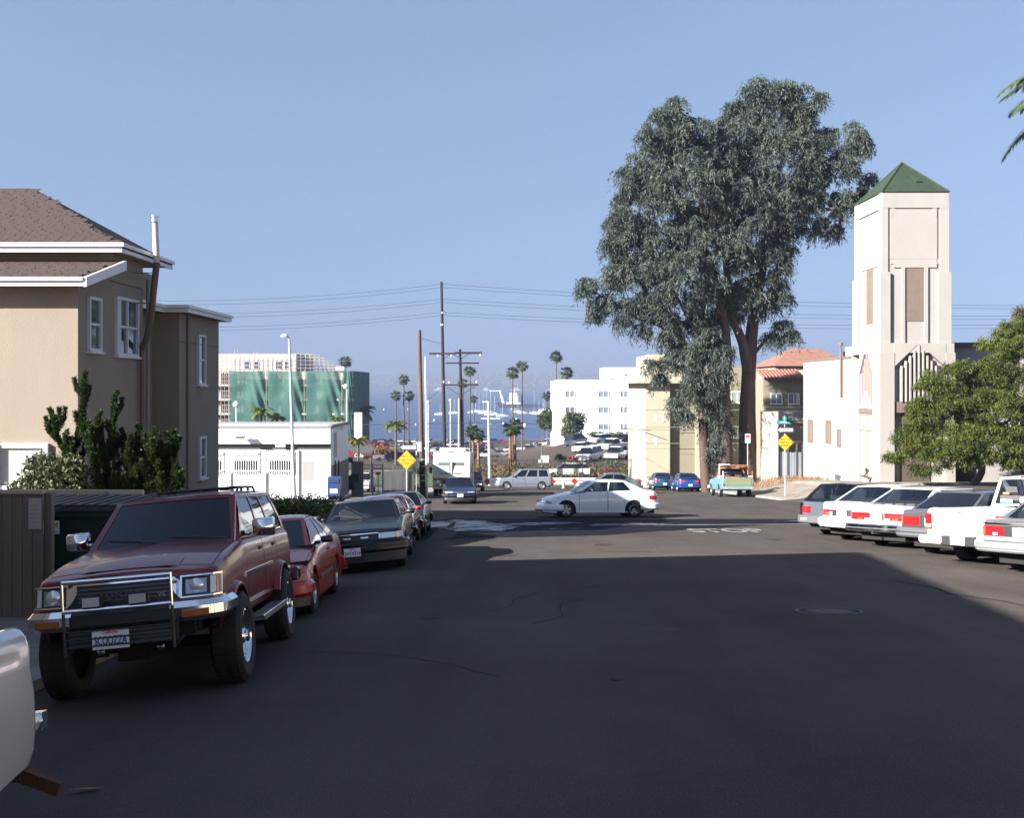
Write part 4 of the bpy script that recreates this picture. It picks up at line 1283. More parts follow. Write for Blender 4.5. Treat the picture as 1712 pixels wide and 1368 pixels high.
# asphalt with wear, cracks handled as geometry, aggregate as bump
def asphalt(name, base, light, grit=220, wear=.5):
    m = bpy.data.materials.new(name); m.use_nodes = True
    nt = m.node_tree; b = principled(m)
    N = nt.nodes.new; Lk = nt.links.new
    tc = N('ShaderNodeTexCoord')
    def noise(sc, det=4, ro=.6, vec=None):
        n = N('ShaderNodeTexNoise'); n.inputs['Scale'].default_value = sc; n.inputs['Detail'].default_value = det; n.inputs['Roughness'].default_value = ro
        Lk(vec or tc.outputs['Object'], n.inputs['Vector']); return n.outputs['Fac']
    def ramp(v, a, bb):
        r = N('ShaderNodeMapRange'); r.inputs['From Min'].default_value = a; r.inputs['From Max'].default_value = bb; Lk(v, r.inputs['Value']); return r.outputs[0]
    mp = N('ShaderNodeMapping'); mp.inputs['Scale'].default_value = (1, .12, 1); Lk(tc.outputs['Object'], mp.inputs[0])
    a = ramp(noise(.28, 6), .35, .68); s = ramp(noise(.9, 4, .6, mp.outputs[0]), .3, .75); g = ramp(noise(grit, 2), .3, .7)
    m1 = N('ShaderNodeMath'); m1.operation = 'MULTIPLY_ADD'; m1.inputs[1].default_value = .5; Lk(a, m1.inputs[0])
    m0 = N('ShaderNodeMath'); m0.operation = 'MULTIPLY'; m0.inputs[1].default_value = .5; Lk(s, m0.inputs[0]); Lk(m0.outputs[0], m1.inputs[2])
    mx = N('ShaderNodeMix'); mx.data_type = 'RGBA'; mx.inputs['A'].default_value = (*base, 1); mx.inputs['B'].default_value = (*light, 1); Lk(m1.outputs[0], mx.inputs['Factor'])
    mx2 = N('ShaderNodeMix'); mx2.data_type = 'RGBA'; mx2.blend_type = 'MULTIPLY'; mx2.inputs['Factor'].default_value = wear
    cr = N('ShaderNodeValToRGB'); cr.color_ramp.elements[0].color = (.45, .45, .45, 1); cr.color_ramp.elements[1].color = (1.35, 1.33, 1.3, 1); Lk(g, cr.inputs[0])
    Lk(mx.outputs['Result'], mx2.inputs['A']); Lk(cr.outputs[0], mx2.inputs['B'])
    Lk(mx2.outputs['Result'], b.inputs['Base Color'])
    b.inputs['Roughness'].default_value = .95; b.inputs['Specular IOR Level'].default_value = .08
    bp = N('ShaderNodeBump'); bp.inputs['Strength'].default_value = .5; bp.inputs['Distance'].default_value = .008
    Lk(noise(grit * .6, 3), bp.inputs['Height']); Lk(bp.outputs[0], b.inputs['Normal'])
    _mats[name] = m
    return m
m_asph = asphalt('road_asphalt', (.047, .042, .040), (.094, .085, .080), 90, .65)
m_lot = asphalt('lot_asphalt', (.055, .046, .039), (.075, .063, .054), 3, .3)
m_tar = mat('tar', (.020, .020, .022), .95, spec=.1)
m_paint = mat('road_paint', (.27, .26, .25), .9, var2=(.09, .085, .08), vscale=4, spec=.1)
m_chalk = mat('faint_paint', (.16, .18, .23), .9, var2=(.08, .08, .09), vscale=5, spec=.1)
m_conc = mat('concrete', (.22, .185, .15), .9, var=.2, vscale=1.2, bump=.3, bscale=60)
m_curb = mat('kerb_concrete', (.30, .28, .25), .9, var=.25, vscale=2, bump=.3)
m_redk = mat('kerb_red_paint', (.35, .07, .06), .8, var=.3)
rx = fr(-60, -12, 4) + fr(-12, 28, 1)[1:] + fr(28, 60, 4)[1:]
sheet('road', rx, fr(-25, 98, 1), 0.0, m_asph, kind='structure')
sheet('parking_lot', fr(-110, 75, 5), fr(126, 510, 6), .02, m_lot, kind='structure')
m_grass = mat('ground_cover', (.05, .075, .02), .95, var2=(.13, .09, .04), vscale=.5, bump=.6, bscale=6)
sheet('verge', fr(-14, 40, 1), fr(98.5, 126, 1), -.008, m_grass, kind='structure')

def walk(name, x0, x1, y0, y1, h=.13, sx=1.5, m=None):
    """raised pavement with kerb sides, its slabs as pieces with joints between"""
    g0 = sheet(name, fr(x0, x1, 1), fr(y0, y1, 1), h - .012, m_curb, kind='structure')
    mb = MB()
    for (a, b, c, d) in ((x0, y0, x1, y0), (x1, y0, x1, y1), (x1, y1, x0, y1), (x0, y1, x0, y0)):
        n = max(1, int(max(abs(c - a), abs(d - b))))
        pts = [(a + (c - a) * i / n, b + (d - b) * i / n) for i in range(n + 1)]
        mb.grid([[(x, y, gz(x, y) - .2) for x, y in pts], [(x, y, gz(x, y) + h - .012) for x, y in pts]])
    mb.build('kerb', m_curb, g0)
    return g0
def slabs(g0, x0, x1, y0, y1, s=1.5, h=.13, lim=120):
    nx = int((x1 - x0) / s); ny = int((y1 - y0) / s)
    k = 0
    for j in range(ny):
        for i in range(nx):
            k += 1
            if k > lim: return
            a, b = x0 + i * s + .01, y0 + j * s + .01
            c, d = a + s - .02, b + s - .02
            dz = h + random.uniform(-.004, .004)
            q = [(a, b), (c, b), (c, d), (a, d)]
            MB().add([(x, y, gz(x, y) + dz) for x, y in q] + [(x, y, gz(x, y) + dz - .03) for x, y in q],
                     [(0, 1, 2, 3), (0, 4, 5, 1), (1, 5, 6, 2), (2, 6, 7, 3), (3, 7, 4, 0)]).build('paving_slab', m_conc, g0)
w1 = walk('pavement', -7.0, -4.3, -20, 32.5); slabs(w1, -6.9, -4.4, 8, 30, 1.2)
w2 = walk('pavement', 13.7, 16.6, -20, 33)
slabs(w2, 13.8, 16.5, 16, 32, 1.3)
w3 = walk('pavement', 15.0, 60, 60, 63.2); slabs(w3, 15.1, 30, 60.1, 63.1, 1.5)
w4 = walk('pavement', 15.0, 21.3, 63.2, 92); slabs(w4, 15.1, 21.1, 63.3, 75, 1.5)
w5 = walk('pavement', -60, -6.6, 54, 57.5); slabs(w5, -18, -6.6, 54.1, 57.4, 1.6)
w6 = walk('pavement', -9.0, -5.6, 57.5, 90); slabs(w6, -8.9, -5.7, 57.6, 75, 1.6)
w7 = walk('pavement', -60, -7.0, 30, 32.5)
yard = sheet('yard', fr(-60, -7, 1), fr(-20, 30, 1), .06, m_conc, kind='structure')
sheet('church_yard', fr(21.3, 60, 1.5), fr(63.2, 95, 1.5), .06, m_conc, kind='structure')
sheet('forecourt', fr(-60, -9, 1.5), fr(57.5, 96, 1.5), .05, mat('forecourt_asphalt', (.13, .115, .10), .9, var=.2, vscale=.6), kind='structure')

# markings
def ground_poly(name, pts, dz, m, kind=None, label=None, cat=None, parent=None, cell=.6):
    """an outline laid on the road, cut into cells so it follows the ground"""
    me = bpy.data.meshes.new(name)
    bm = bmesh.new()
    vs = [bm.verts.new((x, y, 0)) for x, y in pts]
    bm.faces.new(vs)
    xs = [p[0] for p in pts]; ys_ = [p[1] for p in pts]
    for ax, lo, hi in ((0, min(xs), max(xs)), (1, min(ys_), max(ys_))):
        n = min(60, int((hi - lo) / cell))
        for i in range(1, n + 1):
            c = [0, 0, 0]; c[ax] = lo + (hi - lo) * i / (n + 1)
            nn = [0, 0, 0]; nn[ax] = 1
            bmesh.ops.bisect_plane(bm, geom=bm.verts[:] + bm.edges[:] + bm.faces[:], plane_co=c, plane_no=nn)
    for v in bm.verts: v.co.z = gz(v.co.x, v.co.y) + dz
    for f in bm.faces:
        f.normal_update()
        if f.normal.z < 0: f.normal_flip()
    bm.to_mesh(me); bm.free()
    me.materials.append(m)
    o = link_mesh(name, me, parent)
    tag(o, label, cat, kind=kind)
    return o
def ground_line(name, pts, w, dz, m, **k):
    L = []; R_ = []
    for i, (x, y) in enumerate(pts):
        a = pts[max(0, i - 1)]; b = pts[min(len(pts) - 1, i + 1)]
        d = Vector((b[0] - a[0], b[1] - a[1])).normalized()
        ww = w * random.uniform(.6, 1.2)
        L.append((x - d.y * ww / 2, y + d.x * ww / 2)); R_.append((x + d.y * ww / 2, y - d.x * ww / 2))
    mb = MB()
    rows = [[(*p, gz(*p) + dz), (*q, gz(*q) + dz)] for p, q in zip(L, R_)]
    mb.grid(rows)
    o = mb.build(name, m, k.get('parent'), recalc=False)
    tag(o, k.get('label'), k.get('cat'), kind=k.get('kind'))
    return o
me = text_mesh('STOP', 1.0, 0, .02).copy()
bm = bmesh.new(); bm.from_mesh(me)
bmesh.ops.triangulate(bm, faces=bm.faces)
for v in bm.verts:
    x = 6.3 + v.co.x * .92; y = 31.6 + v.co.y * 2.6
    y += .06 * (x - 6)
    v.co = (x, y, gz(x, y) + .008)
bm.to_mesh(me); bm.free()
me.materials.clear(); me.materials.append(m_paint)
stop_o = tag(link_mesh('stop_marking', me), kind='structure')
ground_line('stop_line', [(4.6 + i * .5, 34.4 + .12 * i * .5 + .3) for i in range(22)], .28, .008, m_paint, kind='structure')
ground_line('gutter_line', [(10.5 + i * .5, 36.6 + .03 * i) for i in range(8)], .2, .009, m_chalk, kind='structure')
# wet run-off across the road, its navy also painting the house's shadow, with puddles
m_wetshade = mat('wet_shaded_asphalt', (.011, .012, .019), .8, var=.3, vscale=2.5, bump=.3, bscale=70, spec=.06)
m_pud = bpy.data.materials.new('puddle_sky_tint'); m_pud.use_nodes = True
nt = m_pud.node_tree; b = principled(m_pud)
b.inputs['Base Color'].default_value = (.085, .115, .19, 1); b.inputs['Roughness'].default_value = .30; b.inputs['Specular IOR Level'].default_value = .22  # blue base colour paints the sky's reflection on the water
tc = nt.nodes.new('ShaderNodeTexCoord'); mp = nt.nodes.new('ShaderNodeMapping'); mp.inputs['Scale'].default_value = (.8, 1.8, 1)
nz = nt.nodes.new('ShaderNodeTexNoise'); nz.inputs['Scale'].default_value = 1.3; nz.inputs['Detail'].default_value = 6; nz.inputs['Roughness'].default_value = .7
mr = nt.nodes.new('ShaderNodeMapRange'); mr.inputs['From Min'].default_value = .42; mr.inputs['From Max'].default_value = .56
tr = nt.nodes.new('ShaderNodeBsdfTransparent'); mx = nt.nodes.new('ShaderNodeMixShader')
out = [n for n in nt.nodes if n.type == 'OUTPUT_MATERIAL'][0]
nt.links.new(tc.outputs['Object'], mp.inputs[0]); nt.links.new(mp.outputs[0], nz.inputs[0]); nt.links.new(nz.outputs['Fac'], mr.inputs['Value']); nt.links.new(mr.outputs[0], mx.inputs[0])
nt.links.new(tr.outputs[0], mx.inputs[1]); nt.links.new(b.outputs[0], mx.inputs[2]); nt.links.new(mx.outputs[0], out.inputs[0])
def wob(pts, a=.25, n=5):
    out = []
    for i, p in enumerate(pts):
        q = pts[(i + 1) % len(pts)]
        for k in range(n):
            t = k / n
            out.append((p[0] + (q[0] - p[0]) * t + random.uniform(-a, a) * (k > 0), p[1] + (q[1] - p[1]) * t + random.uniform(-a, a) * (k > 0)))
    return out
wet = ground_poly('wet_shade_patch', wob([(-4.2, 29.2), (-1.6, 28.2), (.6, 28.9), (2.5, 29.6), (4.0, 31.2), (5.8, 32.6), (8.4, 35.2), (13.4, 36.9), (13.5, 38.6), (9, 38.7), (4, 38.4), (0, 38.9), (-4.2, 38.8)], .12), .004, m_wetshade, kind='structure', cell=1.0)
for i, pts in enumerate([
        [(-3.0, 38.0), (-1.2, 37.9), (-.4, 35.5), (.3, 33.6), (-.3, 31.6), (-1.6, 31.4), (-2.2, 33.5), (-3.1, 35.2)],
        [(.2, 34.6), (1.4, 35.0), (2.4, 35.8), (1.9, 36.6), (.6, 36.2), (-.2, 35.4)],
        [(2.5, 34.2), (4.6, 34.9), (5.4, 35.6), (4.2, 35.9), (2.6, 35.2)],
        [(1.0, 32.4), (1.9, 32.6), (2.2, 33.0), (1.2, 33.0)],
        [(9.2, 37.3), (11.8, 37.5), (13.3, 37.7), (13.3, 38.0), (11.0, 37.85), (9.2, 37.6)]]):
    ground_poly('puddle', wob(pts, .09, 4), .008, m_pud, kind='structure', cell=1.0)
# tar seams, worn survey circle and dashes in the shade
ground_line('tar_seam', [(6.3, 17.9), (6.6, 16.8), (6.5, 16.0), (6.9, 15.1), (7.0, 14.2), (7.05, 13.4), (6.7, 12.3)], .035, .006, m_tar, kind='structure')
ground_line('tar_seam', [(5.2, 17.4), (5.9, 16.6), (6.2, 15.9), (6.5, 16.0)], .025, .006, m_tar, kind='structure')
ground_line('tar_seam', [(2.0 + .3 * i + random.uniform(-.1, .1), 24 - .05 * i) for i in range(30)], .025, .005, m_tar, kind='structure')
cx, cy = 4.15, 14.1
ground_line('survey_circle', [(cx + .42 * math.cos(2 * PI * i / 30), cy + .36 * math.sin(2 * PI * i / 30)) for i in range(31)], .035, .006, m_chalk, kind='structure')
mh = MB().lathe([(0, .002), (.30, .002)], 24, (cx, cy, gz(cx, cy) + .0), 'z').build('manhole_cover', mat('iron_cover', (.03, .03, .035), .6, .4, bump=.4, bscale=30))
mh.rotation_euler = (0, 0, 0)
# follow the slope
for v in mh.data.vertices: v.co.z = gz(v.co.x, v.co.y) + .005
tag(mh, kind='structure')
for a in (.0, .12):
    ground_line('worn_dash', [(1.52 + .1 * i, 12.35 + a) for i in range(5)], .02, .006, m_chalk, kind='structure')
lf = MB().add([(-.09, -.02, .01), (.03, -.035, .02), (.11, .0, .012), (.02, .03, .004)], [(0, 1, 2, 3)]).build('fallen_leaf', mat('dry_leaf', (.35, .12, .05), .8))
lf.location = (-2.42, 6.1, gz(-2.42, 6.1) + .012)
tag(lf, 'single dry brown leaf lying on the dark asphalt near the white fender', 'leaf')
for i in range(26):
    x, y = random.uniform(2.5, 8.6), random.uniform(23.2, 29)
    o = link_mesh('fallen_leaf', lf.data); o.location = (x, y, gz(x, y) + .01); o.rotation_euler = (0, 0, random.uniform(0, 6)); s_ = random.uniform(.15, .35); o.scale = (s_, s_, s_)
    tag(o, 'small dry leaf scattered on the sunlit asphalt behind the angled cars', 'leaf', 'dry leaves scattered on the road')

for i in range(7):
    x0_, y0_ = random.uniform(-1.8, 7.5), random.uniform(4.5, 27)
    P_ = [(x0_, y0_)]; a_ = random.uniform(0, 2 * PI)
    for k in range(random.randint(10, 22)):
        a_ += random.uniform(-.28, .28); P_.append((P_[-1][0] + .22 * math.cos(a_), P_[-1][1] + .22 * math.sin(a_)))
    ground_line('road_crack', P_, .012, .005, m_tar, kind='structure')
m_oil = mat('oil_stain', (.043, .040, .040), .85, spec=.15, var=.3, vscale=3)
for i, (x0_, y0_, r_) in enumerate([(.9, 9.3, .06), (1.2, 17.2, .18), (5.6, 20.5, .2), (-1.0, 13.5, .14), (9.3, 25.4, .25), (9.0, 21.2, .22), (2.2, 26.0, .22), (6.8, 27.8, .2)]):
    ground_poly('oil_stain', wob([(x0_ + r_ * math.cos(t), y0_ + 1.5 * r_ * math.sin(t)) for t in [2 * PI * k / 9 for k in range(9)]], r_ * .3, 2), .004, m_oil, kind='structure', cell=9)
# hills across the bay
m_hill = mat('hill_scrub', (.060, .062, .055), .95, var2=(.045, .05, .042), vscale=.006, bump=0)
def hz_h(x, d):
    u = x / 900.0
    base = 78 + 16 * math.sin(u * .9 + 2.2) + 10 * math.sin(u * 2.7 + .5) + 5 * math.sin(u * 7 + 1)
    base *= .86 - .12 * sstep(1200, 3500, x)
    return base * (1 - math.exp(-2.6 * d)) / (1 - math.exp(-2.6))
xs = fr(-5200, 5200, 80)
rows = []
for k in range(13):
    d = k / 12
    rows.append([(x, 5750 + d * 1500 + 60 * math.sin(x / 410.), SEA - 1 + (0 if k == 0 else 3 + (hz_h(x, d) + 26) * 1.0 + 1.5 * math.sin(x / 130. + k * 2.1) * d)) for x in xs])
tag(MB().grid(rows).build('hills', m_hill, smooth=rad(80), recalc=True), kind='structure')
mb = MB()
rr = random.Random(5)
for i in range(2600):
    x = rr.uniform(-2600, 2000); d = rr.random() ** 1.4
    y = 5750 + d * 1500 + 60 * math.sin(x / 410.)
    z = SEA + 2 + (hz_h(x, d) + 26) + 1.5 * math.sin(x / 130. + d * 12 * 2.1) * d
    w = rr.uniform(5, 15) * (1.6 if d < .12 else 1); h = rr.uniform(3, 7)
    mb.box(x - w / 2, x + w / 2, y - 12, y, z - 4, z + h, rr.choice([0, 0, 1, 2]))
hh = mb.build('hillside_houses', [mat('house_white', (.26, .245, .23), .8), mat('house_tan', (.17, .15, .13), .8), mat('house_roof', (.14, .09, .08), .8)], recalc=False)
tag(hh, 'pale houses covering the hazy hillside across the bay', 'houses', kind='stuff')

# haze: one closed even box
hz = MB().box(-8950, 8950, -95, 9250, -33.0, 118)
hm = bpy.data.materials.new('haze_air'); hm.use_nodes = True
nt = hm.node_tree
for n in list(nt.nodes): nt.nodes.remove(n)
out = nt.nodes.new('ShaderNodeOutputMaterial'); pv = nt.nodes.new('ShaderNodeVolumePrincipled')
pv.inputs['Color'].default_value = (.215, .265, .39, 1); pv.inputs['Density'].default_value = .00036; pv.inputs['Anisotropy'].default_value = 0.0
nt.links.new(pv.outputs[0], out.inputs['Volume'])
HAZE = tag(hz.build('haze', hm), 'thin pale blue haze hanging over the bay and far hills', 'haze', kind='stuff')

# ------------------------------------------------------------------ windows and walls
M_FRAMEW = mat('white_trim', (.78, .79, .80), .5)
M_FRAMEG = mat('blue_grey_trim', (.52, .56, .62), .5)
M_PANE = mat('window_pane', (.03, .04, .05), .05, coat=1, spec=.8)
M_PANEB = mat('window_pane_pale', (.20, .24, .28), .10, coat=1)
M_BLIND = mat('blind', (.55, .55, .53), .7)
def window(parent, loc, w, h, rz=0.0, frame=M_FRAMEW, pane=M_PANE, fw=.07, depth=.07, sash=True, vbars=0, sill=True, blind=None, name='window', curtain=None):
    """front towards local -Y; loc is the bottom centre"""
    f = MB()
    f.box(-w / 2, w / 2, -depth, .03, h - fw, h).box(-w / 2, -w / 2 + fw, -depth, .03, 0, h - fw).box(w / 2 - fw, w / 2, -depth, .03, 0, h - fw).box(-w / 2 + fw, w / 2 - fw, -depth, .03, 0, fw)
    if sash: f.box(-w / 2 + fw, w / 2 - fw, -depth * .7, .03, h * .5 - fw * .4, h * .5 + fw * .4)
    for k in range(vbars):
        x = -w / 2 + w * (k + 1) / (vbars + 1)
        f.box(x - fw * .5, x + fw * .5, -depth * .8, .03, fw, h - fw)
    o = f.build(name, frame, parent)
    o.location = loc; o.rotation_euler = (0, 0, rz)
    boxobj('pane', -w / 2 + fw * .6, w / 2 - fw * .6, -.012, .02, fw * .6, h - fw * .6, pane, o)
    if sill: boxobj('sill', -w / 2 - .05, w / 2 + .05, -depth - .05, .03, -.05, -.002, frame, o)
    if blind:
        x0, x1, z0 = blind
        n = int((h - fw - z0) / .05)
        bb = MB()
        for k in range(n): bb.box(x0, x1, -.025, -.016, z0 + k * .05, z0 + k * .05 + .042)
        tag(bb.build('blind_slats', M_BLIND, o), kind='stuff')
    if curtain: boxobj('curtain', -w / 2 + fw, -w / 2 + fw + curtain * w, -.02, -.013, fw, h - fw, M_BLIND, o)
    return o

# ------------------------------------------------------------------ the tan house on the left
m_stucco = mat('tan_stucco', (.25, .212, .170), .92, var=.07, vscale=.9, streak=.35, bump=.6, bscale=45)
m_roofb = mat('brown_shingle', (.042, .025, .021), .9, var=.35, vscale=9, bump=.4, bscale=80)
m_gut = mat('gutter_white', (.74, .75, .77), .45)
m_pipec = mat('pipe_cream', (.55, .50, .42), .6, var=.1)
house = empty('house', (0, 0, 0), label='two storey tan stucco house with brown hip roof and white gutters', cat='house')
HX = -10.08
poly = [(25, -5.2), (25, 2.40), (27.2, 3.02), (27.2, 3.36), (29.4, 3.36), (29.4, -5.2)]
MB().prism(poly, -26, HX, 'x').build('wall', m_stucco, house)
MB().box(-26, -10.9, 29.4, 32.6, -5.4, 3.36).build('wall', m_stucco, house)
MB().box(-26, HX, 32.6, 37.0, -5.6, 2.22).build('wall', m_stucco, house)
boxobj('wall_band', HX - .02, HX + .012, 27.0, 29.38, 2.62, 2.65, mat('band_dark', (.10, .08, .07), .9), house)
boxobj('wall_band', HX - .02, HX + .012, 32.62, 36.98, 1.32, 1.345, mat('band_dark', (.10, .08, .07), .9), house)
def gutter(parent, path, z0, z1, t=.10, m=None):
    """moulded gutter board: two steps, mitred along a plan path"""
    mb = MB()
    for (zz0, zz1, o_) in ((z0, z0 + (z1 - z0) * .42, .04), (z0 + (z1 - z0) * .42, z0 + (z1 - z0) * .58, .02), (z0 + (z1 - z0) * .58, z1, .10)):
        rows = []
        for i, p in enumerate(path):
            a = Vector(path[max(0, i - 1)]); b = Vector(path[min(len(path) - 1, i + 1)]); p = Vector(p)
            d0 = (p - a).normalized() if i > 0 else (b - p).normalized(); d1 = (b - p).normalized() if i < len(path) - 1 else d0
            n0 = Vector((d0.y, -d0.x)); n1 = Vector((d1.y, -d1.x)); nn = (n0 + n1).normalized(); k = 1 / max(.4, nn.dot(n0))
            q = p + nn * o_ * k
            rows.append([(p.x - nn.x * .03, p.y - nn.y * .03, zz0), (q.x, q.y, zz0), (q.x, q.y, zz1), (p.x - nn.x * .03, p.y - nn.y * .03, zz1)])
        mb.grid([r + [r[0]] for r in rows]); mb.add(rows[0], [(0, 1, 2, 3)]); mb.add(rows[-1], [(0, 1, 2, 3)])
    return mb.build('gutter', m or m_gut, parent)
# main hip roof
EZ, EX, EY = 3.52, -9.72, 26.75
rp = (-13.75, 31.0, 5.66)
r = MB()
r.add([(-26, EY, EZ), (EX, EY, EZ), rp, (-26, 31.0, 5.66)], [(0, 1, 2, 3)])
r.add([(EX, EY, EZ), (EX, 30.7, EZ), (-12.6, 30.72, EZ), (-13.75, 35.2, EZ), rp], [(0, 1, 4), (1, 2, 4), (2, 3, 4)])
r.add([(-26, 35.2, EZ), (-13.75, 35.2, EZ), rp, (-26, 31.0, 5.66)], [(3, 2, 1, 0)])
roof = r.build('roof', m_roofb, house, recalc=False)
MB().box(-26, EX + .02, EY + .05, 30.72, EZ - .16, EZ - .01).box(-26, -12.6, 30.72, 35.1, EZ - .16, EZ - .01).build('soffit', mat('soffit', (.40, .36, .32), .9), house)
gutter(house, [(-26, EY), (EX, EY), (EX, 30.75)], EZ - .20, EZ + .03)
# shingles laid in courses, the nearest as pieces
dz_dy = (5.66 - EZ) / (31.0 - EY)
sl = math.hypot(1, dz_dy)
sh = MB().box(-.158, .158, 0, .20, 0, .014).mesh('shingle', m_roofb)
shl = MB(); cnt = 0
ang = math.atan(dz_dy)
course = .155
ncr = int((31.0 - EY) * sl / course)
for j in range(ncr):
    s_ = j * course
    y = EY + s_ / sl; z = EZ + s_ / sl * dz_dy
    xr = EX - (rp[0] - EX) * -1 * (y - EY) / (31.0 - EY)
    x = xr - .16 - random.uniform(0, .28)
    while x > PX(0, y) - .3:
        lift = random.uniform(0, .012)
        if cnt < 296 and x > PX(0, y) + .0 and (j < 13 or (j * 7 + int(x * 3)) % 4 == 0):
            o = link_mesh('shingle', sh, roof); o.location = (x, y, z + .012 + lift); o.rotation_euler = (ang + .05, 0, random.uniform(-.01, .01)); cnt += 1
        else:
            M = Matrix.Translation((x, y, z + .012 + lift)) @ Matrix.Rotation(ang + .05, 4, 'X')
            shl.box(-.155, .155, 0, .20, 0, .014, 0, M)
        x -= .325
tag(shl.build('shingle_courses', m_roofb, roof), kind='stuff')
# lower roof over the front
lr = MB().add([(-26, 24.5, 2.44), (-9.74, 24.5, 2.44), (-9.74, 27.15, 3.12), (-26, 27.15, 3.12)], [(0, 1, 2, 3)])
lr.add([(-26, 24.5, 2.34), (-9.76, 24.5, 2.34), (-9.76, 27.15, 3.02), (-26, 27.15, 3.02)], [(3, 2, 1, 0)])
lroof = lr.build('lower_roof', m_roofb, house, recalc=False)
shl = MB()
a2 = math.atan(.68 / 2.65)
for j in range(17):
    y = 24.5 + j * .155; z = 2.44 + (y - 24.5) * .2566
    x = -9.90 - random.uniform(0, .28)
    while x > -14:
        M = Matrix.Translation((x, y, z + .01 + random.uniform(0, .01))) @ Matrix.Rotation(a2 + .04, 4, 'X')
        shl.box(-.155, .155, 0, .20, 0, .014, 0, M); x -= .325
tag(shl.build('shingle_courses', m_roofb, lroof), kind='stuff')
gutter(house, [(-26, 24.5), (-9.74, 24.5)], 2.27, 2.47)
MB().prism([(24.44, 2.25), (24.44, 2.47), (27.0, 3.14), (27.0, 2.90)], -9.73, -9.66, 'x').build('barge_board', m_gut, house)
# flat roof at the back
gutter(house, [(-10.45, 29.4), (-10.45, 32.25), (-9.74, 32.25), (-9.74, 37.3)], 2.20, 2.42, m=m_gut)
MB().box(-26, -9.75, 32.27, 37.3, 2.2, 2.42).box(-26, -10.46, 29.4, 32.27, 2.2, 2.4).build('flat_roof', mat('roof_edge', (.16, .15, .15), .9), house)
# windows on the street side (facing +x)
for (p0, p1, t, bt, vb, cu) in ((145, 166, 497, 588, 0, 0), (191.5, 228, 499, 596, 1, 0), (329, 341, 560, 644, 0, 0), (331, 341.5, 730, 800, 0, 0), (204, 232, 738, 790, 1, 0)):
    y0 = HX * F / (p0 - 856); y1 = HX * F / (p1 - 856); ym = (y0 + y1) / 2
    zt, zb_ = PZ(t, ym), PZ(bt, ym)
    window(house, (HX, ym, zb_), y1 - y0, zt - zb_, PI / 2, M_FRAMEG, M_PANE, .075, .08, True, vb, curtain=.22 if vb else None)
# front window with white surround
fwin = window(house, (-11.95, 25, -2.42), 2.4, 1.08, 0, M_FRAMEW, M_PANEB, .10, .10, False, 1, blind=(.05, 1.02, .08))
boxobj('window_surround', -1.2, .06, -.16, -.10, -.02, 1.09, M_FRAMEW, fwin)
# vent stack and drain pipes
m_pipeshade = mat('pipe_shaded', (.13, .085, .065), .7, var=.15)  # brown paints the shade on the pipe's lower length
MB().tube([(-9.44, 28.6, 3.27), (-9.485, 28.6, 4.38)], [.083, .075], 14).build('vent_stack', m_pipec, house, rad(40))
MB().tube([(-9.97, 29.0, 1.0), (-9.75, 28.75, 1.3), (-9.61, 28.62, 1.7), (-9.44, 28.6, 3.27)], [.07, .08, .085, .086], 14).build('vent_stack', m_pipeshade, house, rad(40))
MB().tube([(-9.97, 29.0, 1.1), (-9.97, 29.05, -4.6)], .06, 10).build('vent_stack', m_pipeshade, house, rad(40))
for z in (2.2, 3.0): MB().tube([(-10.08, 28.6, z), (-9.55, 28.6, z)], .012, 5).build('pipe_bracket', m_pipeshade, house)
MB().lathe([(.08, 4.36), (.115, 4.37), (.115, 4.45), (.085, 4.46), (.085, 4.48), (.12, 4.49), (.12, 4.55), (0, 4.57)], 16, (-9.485, 28.6, -.02), 'z').build('stack_cap', M_CHROME, house, rad(30))
MB().tube([(-9.96, 29.45, 2.9), (-9.96, 29.45, -4.6)], .05, 8).build('drain_pipe', m_stucco, house, rad(40))
MB().tube([(HX + .06, 33.35, 2.2), (HX + .06, 33.35, -4.8)], .05, 8).build('drain_pipe', m_stucco, house, rad(40))

# the block up the street on the left that throws the shade over the road, and its neighbour on the right
m_neigh = mat('neighbour_stucco', (.50, .43, .34), .9, var=.06, bump=.3)
nb = empty('apartment_block', label='tall tan apartment block up the street on the left shading the road', cat='building')
MB().prism([(-9.0, 13.3), (-24, 9.6), (-24, -60), (-9.0, -60)], -6, 5.35, 'z').build('wall', m_neigh, nb)
MB().prism([(-8.94, 13.36), (-24.1, 9.66), (-24.1, -60), (-8.94, -60)], 5.35, 5.5, 'z').build('roof', m_gut, nb)
for y in (9, 4, -1, -6, -11):
    for z in (-.2, 2.8): window(nb, (-9.0, y, z), 1.5, 1.3, PI / 2)
nb2 = empty('tan_building', label='sunlit tan stucco building up the street on the right', cat='building')
MB().box(21, 40, -50, 17, -6, 4.2).build('wall', mat('neighbour_tan', (.62, .44, .24), .9, var=.06, bump=.3), nb2)
MB().box(20.9, 40.1, -50.1, 17.1, 4.2, 4.5).build('parapet', m_gut, nb2)
for y in (13, 8, 3, -2, -7, -13):
    for z in (-1.6, 1.6): window(nb2, (21, y, z - .2), 1.8, 1.3, -PI / 2)
    boxobj('door_canopy', 20.2, 21, y - 3, y - 1.6, -.3, -.15, M_FRAMEW, nb2)
